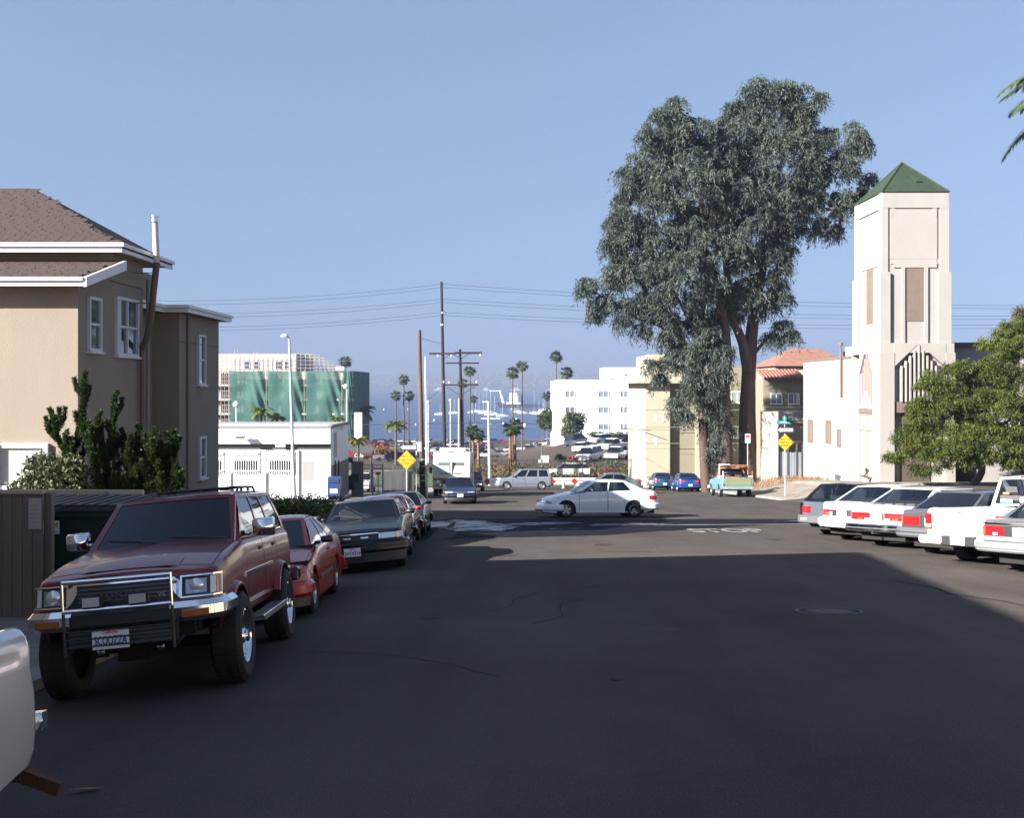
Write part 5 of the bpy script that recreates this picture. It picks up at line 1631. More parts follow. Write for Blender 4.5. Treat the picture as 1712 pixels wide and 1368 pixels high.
# ------------------------------------------------------------------ low white building across the intersection
m_white = mat('white_render', (.80, .81, .82), .8, var=.03, bump=.2)
m_whitesh = mat('parapet_grey', (.19, .195, .21), .8, var=.1)
sb = empty('shop_building', label='low white flat roofed shop with barred windows behind the street lamp', cat='building')
Yw = 60.0
x1 = PX(553, Yw); x0 = -30.0
zt = PZ(716, Yw)
MB().box(x0, x1, Yw, 66.5, -7.2, zt - .02).build('wall', m_white, sb)
boxobj('fascia', x0, x1 + .02, Yw - .30, Yw - .003, PZ(742, Yw), zt, m_white, sb)
MB().box(x0, x1 + .05, Yw - .32, Yw + .2, zt, zt + .10).box(x0, x1 + .05, 66.3, 66.6, zt - .03, PZ(706, 66)).box(x1 - .2, x1 + .05, Yw + .2, 66.3, zt, zt + .16).build('parapet', m_whitesh, sb)
boxobj('wall_shade_strip', x0, x1 - .003, Yw - .02, Yw - .003, PZ(752, Yw), PZ(742, Yw) - .005, mat('fascia_shade', (.12, .12, .12), .9), sb)  # dark strip painting the shade below the projecting fascia
for a, b in ((374, 386), (433, 445), (492, 500)):
    boxobj('pilaster', PX(a, Yw), PX(b, Yw), Yw - .10, Yw - .003, PZ(838, Yw), PZ(752.5, Yw), m_white, sb)
for a, b in ((340, 372.5), (389, 432), (448, 491)):
    xa, xb = PX(a, Yw), PX(b, Yw); za, zb_ = PZ(788, Yw), PZ(756, Yw)
    w_ = window(sb, ((xa + xb) / 2, Yw, za), xb - xa, zb_ - za, 0, M_FRAMEW, M_PANE, .05, .05, False, 0)
    boxobj('blind', -(xb - xa) / 2 + .06, (xb - xa) / 2 - .06, -.03, -.015, (zb_ - za) * .55, (zb_ - za) - .05, M_FRAMEW, w_)
    g = MB()
    n = int((xb - xa) / .125)
    for k in range(n + 1):
        x = -(xb - xa) / 2 + (xb - xa) * k / n
        g.box(x - .014, x + .014, -.20, -.17, -.08, zb_ - za + .12)
        g.lathe([(0, -.14), (.03, -.10), (.014, -.08)], 5, (x, -.185, 0), 'z')
    for z in (.02, (zb_ - za) * .93): g.box(-(xb - xa) / 2 - .05, (xb - xa) / 2 + .05, -.21, -.16, z, z + .03)
    for x in (-(xb - xa) / 2, (xb - xa) / 2): g.box(x - .015, x + .015, -.17, 0, .02, .05).box(x - .015, x + .015, -.17, 0, (zb_ - za) * .93, (zb_ - za) * .93 + .03)
    tag(g.build('window_bars', M_FRAMEW, w_), kind='stuff')
fl = MB().cbox((0, -.1, 0), (.48, .30, .16), 0, Matrix.Rotation(rad(35), 3, 'X')).tube([(-.05, .25, .35), (0, 0, .05)], .02, 6).build('flood_light', mat('lamp_housing', (.30, .31, .30), .5), sb)
fl.location = (PX(404, 59.5), 59.35, PZ(729, 59.5))
boxobj('wall_notice', PX(460, 59.6), PX(477, 59.6), 59.6, 59.66, PZ(747.5, 59.6), PZ(741, 59.6), M_PLATE, sb)
text('lettering', '1446-1450', .16, M_BLACKP, sb, ((PX(460, 59.6) + PX(477, 59.6)) / 2, 59.595, PZ(744.3, 59.6)), (PI / 2, 0, 0), .001)
# side: tall red lettered strip, twin lamps, pipes
st = boxobj('shop_sign', x1, x1 + .05, 61.1, 61.9, PZ(765, 61.5), PZ(723, 61.5), mat('sign_grey', (.45, .43, .43), .7), sb)
for k, ch in enumerate('LIQUOR'):
    text('lettering', ch, .30, mat('sign_red', (.5, .06, .05), .6), sb, (x1 + .055, 61.5, PZ(727 + k * 6.6, 61.5)), (PI / 2, 0, PI / 2), .004)
MB().lathe([(0, 0), (.10, .02), (.12, .2), (0, .24)], 12, (x1 + .25, 62.6, PZ(720, 62.5)), 'z').tube([(x1, 62.6, PZ(714, 62.5)), (x1 + .25, 62.6, PZ(718, 62.5))], .03, 6).build('wall_lamp', M_FRAMEW, sb, rad(40))
boxobj('side_stripe', x1, x1 + .012, Yw, 66.5, PZ(838, 62), PZ(775, 62), mat('side_grey', (.20, .19, .19), .9), sb)
for y in (61.2, 62.4): MB().tube([(x1 + .06, y, -7), (x1 + .06, y, PZ(770, y))], .04, 6).build('conduit', M_BLACKP, sb)

# wall with meters, iron gate, corrugated fence behind the shop
sf = empty('corrugated_fence', label='pale corrugated metal yard fence left of the leaning wooden pole', cat='fence')
fx0, fx1, fY = PX(640, 72), PX(692, 72), 72.0
m_cor = mat('corrugated_white', (.25, .25, .26), .6, var=.12, vscale=2, streak=.15)
n = 9
for k in range(n):
    xa = fx0 + (fx1 - fx0) * k / n; xb = fx0 + (fx1 - fx0) * (k + 1) / n
    rows = [[], []]
    for i in range(13):
        x = xa + (xb - xa - .01) * i / 12
        yy = fY + .03 * math.sin(i * PI / 1.5)
        rows[0].append((x, yy, gz(x, fY) - .1)); rows[1].append((x, yy, PZ(788, fY)))
    MB().grid(rows).build('panel', m_cor, sf, rad(60))
for k in range(4):
    x = fx0 + (fx1 - fx0) * k / 3
    MB().tube([(x, fY + .08, gz(x, fY)), (x, fY + .08, PZ(776, fY))], .035, 6).build('post', M_GREYP, sf)
mesh = MB()
for k in range(26):
    x = fx0 + (fx1 - fx0) * k / 25
    mesh.tube([(x, fY + .07, PZ(788, fY)), (x, fY + .07, PZ(777, fY))], .008, 3, cap=False)
for z in (PZ(778, fY), PZ(783, fY)): mesh.tube([(fx0, fY + .07, z), (fx1, fY + .07, z)], .012, 3)
tag(mesh.build('wire', M_GREYP, sf), kind='stuff')
gt = empty('yard_gate', label='grey steel yard gate with horizontal rails beside the blue mailbox', cat='gate')
ga, gb, gY = PX(606, 68), PX(640, 68), 68.0
m_gate = mat('gate_steel', (.33, .33, .34), .6, .2)
for x in (ga, (ga + gb) / 2, gb): MB().tube([(x, gY, gz(x, gY)), (x, gY, PZ(775, gY))], .04, 8).build('post', m_gate, gt)
for py in (777, 790, 812, 834): MB().tube([(ga, gY, PZ(py, gY)), (gb, gY, PZ(py, gY))], .025, 6).build('rail', m_gate, gt)
g = MB()
for k in range(14):
    x = ga + (gb - ga) * (k + .5) / 14
    g.tube([(x, gY, PZ(835, gY)), (x, gY, PZ(777, gY))], .012, 4, cap=False)
tag(g.build('pickets', m_gate, gt), kind='stuff')
mw = empty('meter_wall', label='dark grey side wall with meter boxes right of the white shop', cat='wall')
MB().box(x1 + .1, PX(607, 67), 67.0, 67.3, -7.4, PZ(772, 67)).build('wall', mat('meter_wall', (.16, .15, .15), .9, var=.2), mw)
for px, py, w_, h_ in ((577, 795, .5, .9), (590, 792, .35, .5), (582, 765, .3, .3)):
    boxobj('meter_box', PX(px, 66.9), PX(px, 66.9) + w_, 66.8, 67.0, PZ(py, 67) - h_, PZ(py, 67), M_BLACKP, mw)
aw = empty('awning_sign', label='red and dark grey hexagonal sign board beyond the white shop', cat='sign')
AY = 74.0
hexp = [(PX(571, AY), PZ(742, AY)), (PX(590, AY), PZ(734, AY)), (PX(616, AY), PZ(736, AY)), (PX(627, AY), PZ(748, AY)), (PX(622, AY), PZ(762, AY)), (PX(571, AY), PZ(765, AY))]
MB().prism(hexp, AY, AY + .25, 'y').build('board', mat('board_red', (.13, .012, .014), .6), aw)
MB().prism([(PX(p, AY), PZ(q, AY)) for p, q in ((578, 748), (590, 738), (616, 737), (627, 749), (622, 758), (592, 759))], AY - .03, AY, 'y').build('panel', mat('board_grey', (.07, .07, .08), .6), aw)
text('lettering', 'Cafe', .34, M_FRAMEW, aw, (PX(600, AY), AY - .02, PZ(762, AY)), (PI / 2, 0, 0), .004)
for px in (575, 620): MB().tube([(PX(px, AY), AY + .12, gz(-11, AY)), (PX(px, AY), AY + .12, PZ(765, AY))], .06, 8).build('post', M_BLACKP, aw)
py_ = empty('pylon_sign', label='tall blank cream pylon sign above the shop roof corner', cat='sign')
MB().box(PX(592, 88), PX(605, 88), 88, 88.5, PZ(735, 88), PZ(690, 88)).build('panel', mat('pylon_cream', (.66, .62, .54), .7, var=.15), py_)
MB().box(PX(597, 88), PX(600, 88), 88.1, 88.4, gz(-12, 88), PZ(735, 88)).build('post', M_GREYP, py_)

# ------------------------------------------------------------------ netted building under construction
nbk = empty('scaffolded_building', label='tall white building wrapped in green construction netting', cat='building')
NY = 230.0
def nx(px): return PX(px, NY)
def nzz(py): return PZ(py, NY)
m_floor = mat('slab_white', (.42, .40, .37), .8, var=.1, vscale=.2)
m_dark = mat('opening_dark', (.03, .03, .035), .9)
MB().box(nx(330), nx(588), NY + 2.0, NY + 28, -17, nzz(621)).build('wall', m_floor, nbk)
MB().box(nx(330), nx(487), NY + 5, NY + 25, nzz(621), nzz(591)).build('upper_wall', m_floor, nbk)
for k in range(5):
    z = nzz(622 + 24 * (k + 1))
    boxobj('floor_slab', nx(330), nx(589), NY + .6, NY + 2.1, z, z + .35, m_floor, nbk)
for k in range(4):
    for px in (365, 378, 447, 511, 573): boxobj('opening', nx(px), nx(px) + 1.6, NY + 1.9, NY + 1.98, nzz(622 + 24 * (k + 1)) + .6, nzz(622 + 24 * k) - .3, m_dark, nbk)
for px in (398, 414, 452, 467):
    window(nbk, (nx(px) + .65, NY + 5, nzz(616)), 1.3, 1.7, 0, M_FRAMEG, M_PANE, .12, .1, True)
m_net = bpy.data.materials.new('green_netting'); m_net.use_nodes = True
nt = m_net.node_tree; b = principled(m_net); b.inputs['Roughness'].default_value = .8
tc = nt.nodes.new('ShaderNodeTexCoord'); nz = nt.nodes.new('ShaderNodeTexNoise'); nz.inputs['Scale'].default_value = .25; nz.inputs['Detail'].default_value = 5
cr = nt.nodes.new('ShaderNodeValToRGB'); cr.color_ramp.elements[0].color = (.015, .072, .063, 1); cr.color_ramp.elements[1].color = (.030, .11, .097, 1); cr.color_ramp.elements[0].position = .35; cr.color_ramp.elements[1].position = .7
nt.links.new(tc.outputs['Object'], nz.inputs[0]); nt.links.new(nz.outputs[0], cr.inputs[0]); nt.links.new(cr.outputs[0], b.inputs['Base Color'])
tr = nt.nodes.new('ShaderNodeBsdfTransparent'); mx = nt.nodes.new('ShaderNodeMixShader'); mx.inputs[0].default_value = .14
out = [n for n in nt.nodes if n.type == 'OUTPUT_MATERIAL'][0]
nt.links.new(b.outputs[0], mx.inputs[1]); nt.links.new(tr.outputs[0], mx.inputs[2]); nt.links.new(mx.outputs[0], out.inputs[0])
for (a, b_) in ((384, 443), (447, 505.5), (511, 569), (573.5, 588)):
    rows = []
    for i in range(25):
        v = i / 24; r_ = []
        for j in range(49):
            u = j / 48
            fold = .22 * math.sin(u * 9 + v * 3 + a) * u + .16 * max(0, u - .55) * 4 * math.sin((u * 26 - v * 20)) + .08 * math.sin(v * 14 + u * 6)
            r_.append((nx(a) + (nx(b_) - nx(a)) * u, NY - fold + .3 * math.sin(v * PI), nzz(620) + (-17 - nzz(620)) * v - .15 * math.sin(u * PI) * (1 - v)))
        rows.append(r_)
    MB().grid(rows).build('net', m_net, nbk, rad(80))
MB().grid([[(nx(588) + .1, NY + 28 * i / 6, nzz(620)) for i in range(7)], [(nx(588) + .1, NY + 28 * i / 6, -17) for i in range(7)]]).build('net', m_net, nbk)
m_sc = mat('scaffold_tube', (.40, .36, .32), .6, .3)
sc = MB()
for px in [363 + 6.2 * k for k in range(4)] + [383, 445, 508.5, 571.5]:
    for dy in (.2, 1.5): sc.tube([(nx(px), NY + dy, -17), (nx(px), NY + dy, nzz(618))], .06, 4, cap=False)
for k in range(14):
    z = nzz(622 + 8 * k); sc.tube([(nx(340), NY + .2, z), (nx(384), NY + .2, z)], .06, 4)
for k in range(16):
    px = 363 + 8 * k; sc.tube([(nx(px), NY + 3.4, nzz(621)), (nx(px), NY + 3.4, nzz(589))], .05, 4, cap=False)
for k in range(5):
    z = nzz(619 - 7 * k); sc.tube([(nx(340), NY + 3.4, z), (nx(487), NY + 3.4, z)], .05, 4)
for k in range(9):
    px = 489 + 8 * k; top = 590 + max(0, (px - 515)) * .62
    for dy in (4, 9, 14): sc.tube([(nx(px), NY + dy, nzz(621)), (nx(px), NY + dy, nzz(top))], .05, 4, cap=False)
for z0_, pa, pb in ((590, 487, 515), (596, 487, 528), (602, 487, 540), (609, 487, 552), (615, 487, 556)):
    for dy in (4, 9, 14): sc.tube([(nx(pa), NY + dy, nzz(z0_)), (nx(pb), NY + dy, nzz(z0_ + 1))], .06, 4)
for px in (380, 386, 413, 418): sc.tube([(nx(px), NY + 6, nzz(590)), (nx(px), NY + 6, nzz(582 if px < 400 else 586))], .08, 4)
tag(sc.build('scaffold', m_sc, nbk), kind='stuff')
boxobj('roof_box', nx(560), nx(574), NY + 1, NY + 3, nzz(619), nzz(613), M_FRAMEW, nbk)

# ------------------------------------------------------------------ white office building
ob = empty('office_building', label='white four storey office building with strips of windows near the bay', cat='building')
OY = 200.0
def ox(px): return PX(px, OY)
def oz(py): return PZ(py, OY)
MB().box(ox(928), ox(1110), OY, OY + 22, -16, oz(637)).build('wall', m_white, ob)
MB().box(ox(1014), ox(1075), OY + 4, OY + 16, oz(637), oz(614)).build('roof_block', m_white, ob)
boxobj('parapet', ox(928) - .05, ox(1110), OY - .08, OY + .3, oz(638), oz(635), m_white, ob)
m_spand = mat('spandrel_grey', (.36, .36, .37), .8)
for (a, b_) in ((945, 961), (1000.5, 1018), (1036.5, 1063)):
    for k, (t, bt) in enumerate(((654, 665), (680.5, 691.5), (708, 719.5))):
        w_ = window(ob, ((ox(a) + ox(b_)) / 2, OY, oz(bt)), ox(b_) - ox(a), oz(t) - oz(bt), 0, M_FRAMEW, M_PANEB if (k + a) % 2 else mat('office_pane', (.12, .13, .15), .1, coat=1), .09, .12, False, 1 if b_ - a < 20 else 3, False)
        if k < 2: boxobj('spandrel', ox(a), ox(b_), OY - .04, OY - .003, oz(bt + 14), oz(bt + 2.5), m_spand, ob)
for px in (996, 1021): boxobj('roof_vent', ox(px), ox(px) + 1.0, OY + 1, OY + 2.0, oz(637), oz(633), M_GREYP, ob)
boxobj('wall_vent', ox(1047), ox(1052), OY + 3.9, OY + 3.98, oz(628), oz(625.5), M_GREYP, ob)

# ------------------------------------------------------------------ yellow building behind the big tree
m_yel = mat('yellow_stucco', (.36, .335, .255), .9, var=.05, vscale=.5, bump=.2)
m_yel2 = mat('yellow_stucco_dim', (.22, .20, .145), .9, var=.05, vscale=.5, bump=.2)  # darker copy of the yellow, painting in the less lit walls
m_tile = mat('clay_tile', (.25, .12, .085), .85, var=.25, vscale=2)
yb = empty('yellow_building', label='pale yellow stucco building with clay tile roofs behind the tall tree', cat='building')
YY = 95.0
def yx(px, Y=YY): return PX(px, Y)
def yz(py, Y=YY): return PZ(py, Y)
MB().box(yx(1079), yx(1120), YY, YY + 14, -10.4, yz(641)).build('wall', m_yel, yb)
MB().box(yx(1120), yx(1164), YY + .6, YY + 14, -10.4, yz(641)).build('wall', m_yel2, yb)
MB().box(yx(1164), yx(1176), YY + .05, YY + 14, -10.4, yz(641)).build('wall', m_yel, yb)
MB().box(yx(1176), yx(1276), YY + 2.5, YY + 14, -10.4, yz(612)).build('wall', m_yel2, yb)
MB().box(yx(1092), yx(1170), YY + 3, YY + 13, yz(641), yz(591)).build('upper_wall', m_yel, yb)
boxobj('cornice', yx(1062), yx(1172), YY - .8, YY + 14, yz(641), yz(636), m_yel, yb)
for z in (686, 715, 742): boxobj('groove', yx(1079), yx(1276), YY - .012, YY - .003, yz(z), yz(z) + .05, m_yel2, yb) if z != 999 else None
for px, py in ((1094, 705), (1094, 745), (1106, 705)): boxobj('vent_slot', yx(px), yx(px) + .2, YY - .02, YY - .004, yz(py), yz(py - 12), M_FRAMEW, yb)
for px, py in ((1190, 675), (1243, 675), (1190, 740), (1243, 735)): window(yb, (yx(px), YY + 2.5, yz(py)), 1.2, 1.1, 0, M_FRAMEW, M_PANEB, .09, .06, False, 1)
# right wing with tile roofs
W2 = 90.0
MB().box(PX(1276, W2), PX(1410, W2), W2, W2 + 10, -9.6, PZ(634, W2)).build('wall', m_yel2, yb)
boxobj('cornice', PX(1276, W2), PX(1410, W2), W2 - .3, W2, PZ(683, W2), PZ(679, W2), m_yel, yb)
boxobj('wall', PX(1276, W2), PX(1410, W2), W2 - .12, W2 - .003, -9.5, PZ(683, W2) - .003, m_yel, yb)
for px in (1298, 1327): window(yb, (PX(px, W2), W2, PZ(676, W2)), .98, .92, 0, M_FRAMEW, M_PANEB, .07, .06, False, 1)
def tiled(x0, x1, y0, z0, y1, z1, step=.30):
    rr_ = MB().add([(x0, y0, z0), (x1, y0, z0), (x1, y1, z1), (x0, y1, z1)], [(0, 1, 2, 3)]).build('tile_roof', m_tile, yb)
    t = MB(); x = x0 + step / 2
    while x < x1:
        t.tube([(x, y0 - .05, z0 + .02), (x, y1, z1 + .02)], .09, 6, cap=False); x += step
    tag(t.build('tile_rows', m_tile, rr_, rad(60)), kind='stuff')
tiled(PX(1274, W2), PX(1345, W2), W2 - .5, PZ(634, W2), W2 + 2.6, PZ(618.5, W2 + 2.6))
HY = 104.0
xl, xr, xa_, xb_ = PX(1292, HY), PX(1440, HY), PX(1344, HY), PX(1392, HY)
MB().add([(xl, HY, PZ(612, HY)), (xr, HY, PZ(612, HY)), (xb_, HY + 5, PZ(583, HY + 5)), (xa_, HY + 5, PZ(583, HY + 5)), (xl, HY + 10, PZ(612, HY)), (xr, HY + 10, PZ(612, HY))],
         [(0, 1, 2, 3), (0, 3, 4), (1, 5, 2), (3, 2, 5, 4)]).build('tile_roof', m_tile, yb)
MB().box(xl + .3, xr - .3, HY + .4, HY + 9.6, -10, PZ(612, HY)).build('wall', m_yel, yb)

# ------------------------------------------------------------------ church with tower
m_ch = mat('church_stucco', (.315, .298, .275), .9, var=.07, vscale=.7, streak=.3, bump=.25, bscale=20)
m_board = mat('brown_boards', (.155, .115, .095), .85, var=.1, vscale=3)
m_green = mat('green_roof_felt', (.013, .032, .014), .85, var=.3, vscale=2, bump=.3)
ch = empty('church', label='cream art deco church with square tower and green pyramid roof', cat='church')
TY = 63.0
def tx(px): return PX(px, TY)
def tz(py): return PZ(py, TY)
TL, TR, TB = tx(1475), tx(1586), 68.07
zb0 = -6.6
z1_, z2_, z3_, z4_ = tz(574), tz(455), tz(440), tz(320)
tw = MB().box(TL + .12, TR - .12, TY + .12, TB - .12, z1_ - .5, z4_).build('tower', m_ch, ch)
def bx(name, x0, x1, y0, y1, z0, z1, m=m_ch, p=None): return boxobj(name, x0, x1, y0, y1, z0, z1, m, p or ch)
# corner piers below, upper block, stepped panel borders
for (xa, xb) in ((TL - .12, TL + .46), (TR - .62, TR + .14)):
    for (ya, yb_) in ((TY - .06, TY + .75), (TB - .8, TB + .1)):
        bx('corner_pier', xa, xb, ya, yb_, z1_, z2_, p=tw)
        bx('corner_pier', xa + .12, xb - .10, ya + .1, yb_ - .05, z2_, z4_ - .0, p=tw)
bx('top_band', TL + .03, TR - .03, TY + .03, TB - .03, tz(347), z4_ - .003, p=tw)
bx('upper_panel', TL + .49, TR - .645, TY + .06, TY + .3, z3_ + .262, tz(349), p=tw)
bx('side_panel', TL + .06, TL + .3, TY + .78, TB - .88, z3_ + .37, tz(349), p=tw)
bx('panel_step', TL + .52, TL + .78, TY + .055, TY + .3, tz(356), tz(347), p=tw)
bx('panel_step', TR - .92, TR - .66, TY + .055, TY + .3, tz(356), tz(347), p=tw)
bx('panel_step', TL + .52, TL + .64, TY + .05, TY + .3, tz(362), tz(356), p=tw)
bx('panel_step', TR - .78, TR - .66, TY + .05, TY + .3, tz(362), tz(356), p=tw)
bx('lintel', tx(1495), tx(1567), TY + .05, TY + .3, tz(447), z3_ + .25, p=tw)
bx('lintel_step', tx(1490), tx(1497), TY + .07, TY + .3, tz(441), z3_ + .25, p=tw)
bx('lintel_step', tx(1565), tx(1572), TY + .07, TY + .3, tz(441), z3_ + .25, p=tw)
for a, b_ in ((1508.5, 1513.5), (1546, 1552)): bx('rib', tx(a), tx(b_), TY + .02, TY + .3, z1_, tz(447), p=tw)
bx('boarded_window', tx(1513.7), tx(1545.8), TY + .09, TY + .15, tz(537), tz(447.5), m_board, tw)
# left face (towards -x)
def ly(px, x): return x * F / (px - 856)
for (a, b_) in ((1459, 1462), (1440, 1444)):
    bx('rib', TL + .02, TL + .3, ly(b_, TL), ly(a, TL), z1_, tz(447), p=tw)
bx('boarded_window', TL + .09, TL + .15, ly(1457.5, TL), ly(1446, TL), PZ(540, 64.7), PZ(447, 64.7), m_board, tw)
bx('lintel', TL + .07, TL + .3, ly(1465, TL), ly(1438, TL), PZ(447, 64.7), z3_ + .35, p=tw)
# pyramid roof
ap = (PX(1508, 65.5), 65.5, PZ(272, 65.5))
e = .02
zE = z4_
q = [(TL - e, TY - e, zE), (TR + e, TY - e, zE), (TR + e, TB + e, zE), (TL - e, TB + e, zE)]
MB().add(q + [ap] + [(p[0], p[1], zE - .03) for p in q], [(0, 1, 4), (1, 2, 4), (2, 3, 4), (3, 0, 4), (5, 8, 7, 6)]).build('tower_roof', m_green, ch)
for i in range(4):
    MB().tube([q[i], ap], .06, 6).build('ridge_cap', m_green, ch, rad(50))
# hatch lying on the front slope
def on_slope(u, v):
    P = Vector(q[0]).lerp(Vector(q[1]), u); A = Vector(ap); return P.lerp(A, v)
nrm = (Vector(q[1]) - Vector(q[0])).cross(Vector(ap) - Vector(q[0])).normalized()
c4 = [on_slope(.60, .30), on_slope(.72, .30), on_slope(.70, .58), on_slope(.56, .58)]
MB().add([p for p in c4] + [p + nrm * .10 for p in c4], [(0, 1, 2, 3), (4, 5, 6, 7), (0, 1, 5, 4), (1, 2, 6, 5), (2, 3, 7, 6), (3, 0, 4, 7)]).build('roof_hatch', m_green, ch)
# lower stage
lx0, lx1, lyf = TL - .22, TR + .3, TY - .25
bx('lower_stage', lx0 + .5, lx1 - .3, TY + .16, TB, zb0, z1_)
bx('pier', lx0, lx0 + .85, lyf, TY + .72, zb0, tz(590))
bx('pier', lx1 - .55, lx1, lyf, TY + .72, zb0, tz(590))
bx('plinth_cap', lx0 + .05, lx1 - .05, lyf + .05, TB, tz(590), z1_ + .004)
# gable panel above the fins
cxx = tx(1534)
xl_, xr_ = lx0 + .85, lx1 - .55
MB().prism([(xl_, tz(590)), (xl_, tz(612)), (xl_ + .05, tz(612)), (cxx - .12, tz(577)), (cxx + .12, tz(577)), (xr_ - .05, tz(612)), (xr_, tz(612)), (xr_, tz(590)), (xr_, tz(575)), (xl_, tz(575))], lyf + .03, TY + .72, 'y').build('gable_panel', m_ch, ch)
for k in range(9):
    x = cxx + (k - 4) * .25
    top = tz(578 + abs(k - 4) * 8.5)
    bot = tz(700 - 0) if False else tz(664 + (k - 0) * -2 if k < 5 else 664)
    bx('fin', x - .045, x + .045, lyf + .0, TY + .6, tz(672), top)
bx('door_hood', xl_, xr_, lyf + .1, TY + .65, tz(690), tz(672), m_board)
bx('door', tx(1506), tx(1556), TY + .10, TY + .155, zb0 + .3, tz(692), mat('church_door', (.08, .06, .05), .7))
# left side lower stage: fins, little gable, tall window
ya_, yb2 = ly(1458, lx0), ly(1436, lx0)
bx('side_pier', lx0, lx0 + .5, TY + .72, ya_, zb0, tz(590)); bx('side_pier', lx0, lx0 + .5, yb2, TB, zb0, tz(600))
bx('side_back', lx0 + .25, lx0 + .5, ya_, yb2, zb0, tz(600))
cy_ = (ya_ + yb2) / 2
MB().prism([(ya_, z1_), (ya_, PZ(625, cy_)), (cy_ - .1, PZ(582, cy_)), (cy_ + .1, PZ(582, cy_)), (yb2, PZ(625, cy_)), (yb2, z1_)], lx0 + .02, lx0 + .5, 'x').build('side_gable', m_ch, ch)
for k in range(7):
    y = cy_ + (k - 3) * .27
    bx('fin', lx0 + .04, lx0 + .3, y - .05, y + .05, PZ(683, cy_), PZ(588 + abs(k - 3) * 12, cy_), mat('fin_pink', (.30, .24, .21), .9))
MB().prism([(ya_ + .1, PZ(683, cy_)), (yb2 - .1, PZ(683, cy_)), (cy_, PZ(655, cy_))], lx0 - .02, lx0 + .1, 'x').build('small_gable', M_FRAMEW, ch)
bx('lintel', lx0 - .04, lx0 + .3, ya_, yb2, PZ(691, cy_), PZ(684, cy_), m_board)
lw = window(ch, (lx0 + .1, cy_, PZ(795, cy_)), yb2 - ya_ - .1, PZ(692, cy_) - PZ(795, cy_), -PI / 2, mat('brown_frame', (.30, .24, .20), .7), mat('drawn_curtain', (.52, .52, .40), .4, var=.2, vscale=6, streak=.05, coat=1), .08, .08, False, 1)
bx('transom', lx0 - .0, lx0 + .1, ya_ + .08, yb2 - .08, PZ(720, cy_), PZ(713, cy_), mat('brown_frame', (.30, .24, .20), .7))
# nave to the right, annex to the left
bx('nave', lx1, 44, 66.5, 84, -6.6, PZ(580, 66.5))
bx('nave_roof', lx1 - .02, 44.2, 66.2, 84, PZ(580, 66.5), PZ(573, 66.5), mat('nave_roof', (.12, .09, .08), .9))
bx('nave_wing', 27.5, 44, 63.8, 66.5, -6.6, PZ(655, 64))
for x in (29.5, 32.5, 35.5): window(ch, (x, 63.8, -4.5), 1.2, 2.4, 0, m_board and M_FRAMEW, M_PANE, .1, .06, False, 1)
ax = lx0 + .02
AZt = PZ(601, 71)
bx('annex', ax, 30, TB + .02, 79.3, -7.6, AZt)
bx('annex_roof', ax - .05, 30, TB + .05, 79.35, AZt, AZt + .14, mat('annex_roof', (.14, .11, .10), .9))
bx('annex_shoulder', ax, 24, TB + .02, TB + 1.3, AZt, AZt + .75)
for (a, b_, t, bt) in ((1351, 1359.5, 702, 740), (1381, 1390, 703, 742), (1400, 1406.5, 718, 748)):
    y1, y0 = ly(a, ax), ly(b_, ax); ym = (y0 + y1) / 2
    w_ = window(ch, (ax, ym, PZ(bt, ym)), y1 - y0, PZ(t, ym) - PZ(bt, ym), -PI / 2, m_board, m_board, .08, .05, False, 0, False)
MB().tube([(ax - .12, 69.9, PZ(665, 70)), (ax - .12, 69.9, PZ(578, 70))], .07, 8).lathe([(.14, 0), (.14, .18), (0, .2)], 10, (ax - .12, 69.9, PZ(578, 70)), 'z').build('vent_pipe', m_board, ch, rad(40))
MB().tube([(ax - .12, 71, -7), (ax - .12, 71, -5.9), (ax - .12, 70.2, -5.9), (ax - .12, 70.2, -6.4)], .04, 6).cbox((ax - .15, 70.6, -6.0), (.2, .4, .3)).build('gas_meter', M_GREYP, ch)
# churchyard wall and gate
gw = empty('yard_gate', label='blue grey corrugated gate in a dark frame beside the cream church annex', cat='gate')
m_bg = mat('gate_blue_grey', (.22, .25, .30), .6, var=.25, vscale=2.5, streak=.1)
gya = 80.0
xs_ = [PX(1301 + 5.6 * k, gya) for k in range(8)]
for k in range(7):
    boxobj('gate_board', xs_[k] + .01, xs_[k + 1] - .01, gya + (.02 if k % 2 else 0), gya + .06 + (.02 if k % 2 else 0), -8.0, PZ(757 - random.uniform(0, 2), gya), m_bg, gw)
boxobj('gate_beam', PX(1300, gya), PX(1343, gya), gya - .05, gya + .1, PZ(741, gya), PZ(737, gya), M_BLACKP, gw)
for px in (1301, 1316, 1331, 1341): boxobj('gate_post', PX(px, gya), PX(px, gya) + .12, gya - .03, gya + .12, -8, PZ(737, gya), mat('dark_wood', (.06, .045, .04), .8), gw)
ww = empty('wall_stub', label='weathered white wall end left of the blue grey gate', cat='wall')
MB().box(PX(1274, gya), PX(1300, gya), gya - .2, gya + .5, -8.2, PZ(688, gya)).build('wall', mat('stained_white', (.66, .63, .60), .9, var2=(.16, .13, .12), vscale=.9, streak=.25), ww)
pg = empty('shed', label='grey roofed open shed behind the street name signs', cat='shed')
MB().box(PX(1300, 82), PX(1343, 82), 82, 86, -8.2, PZ(705, 82)).build('wall', mat('shed_wall', (.42, .37, .30), .9), pg)
MB().box(PX(1298, 81.8), PX(1345, 81.8), 81.7, 86, PZ(703, 82), PZ(688, 82)).build('roof', mat('shed_roof', (.25, .25, .26), .8), pg)
boxobj('beam', PX(1310, 81.8), PX(1343, 81.8), 81.7, 81.9, PZ(708, 82), PZ(704, 82), m_board, pg)
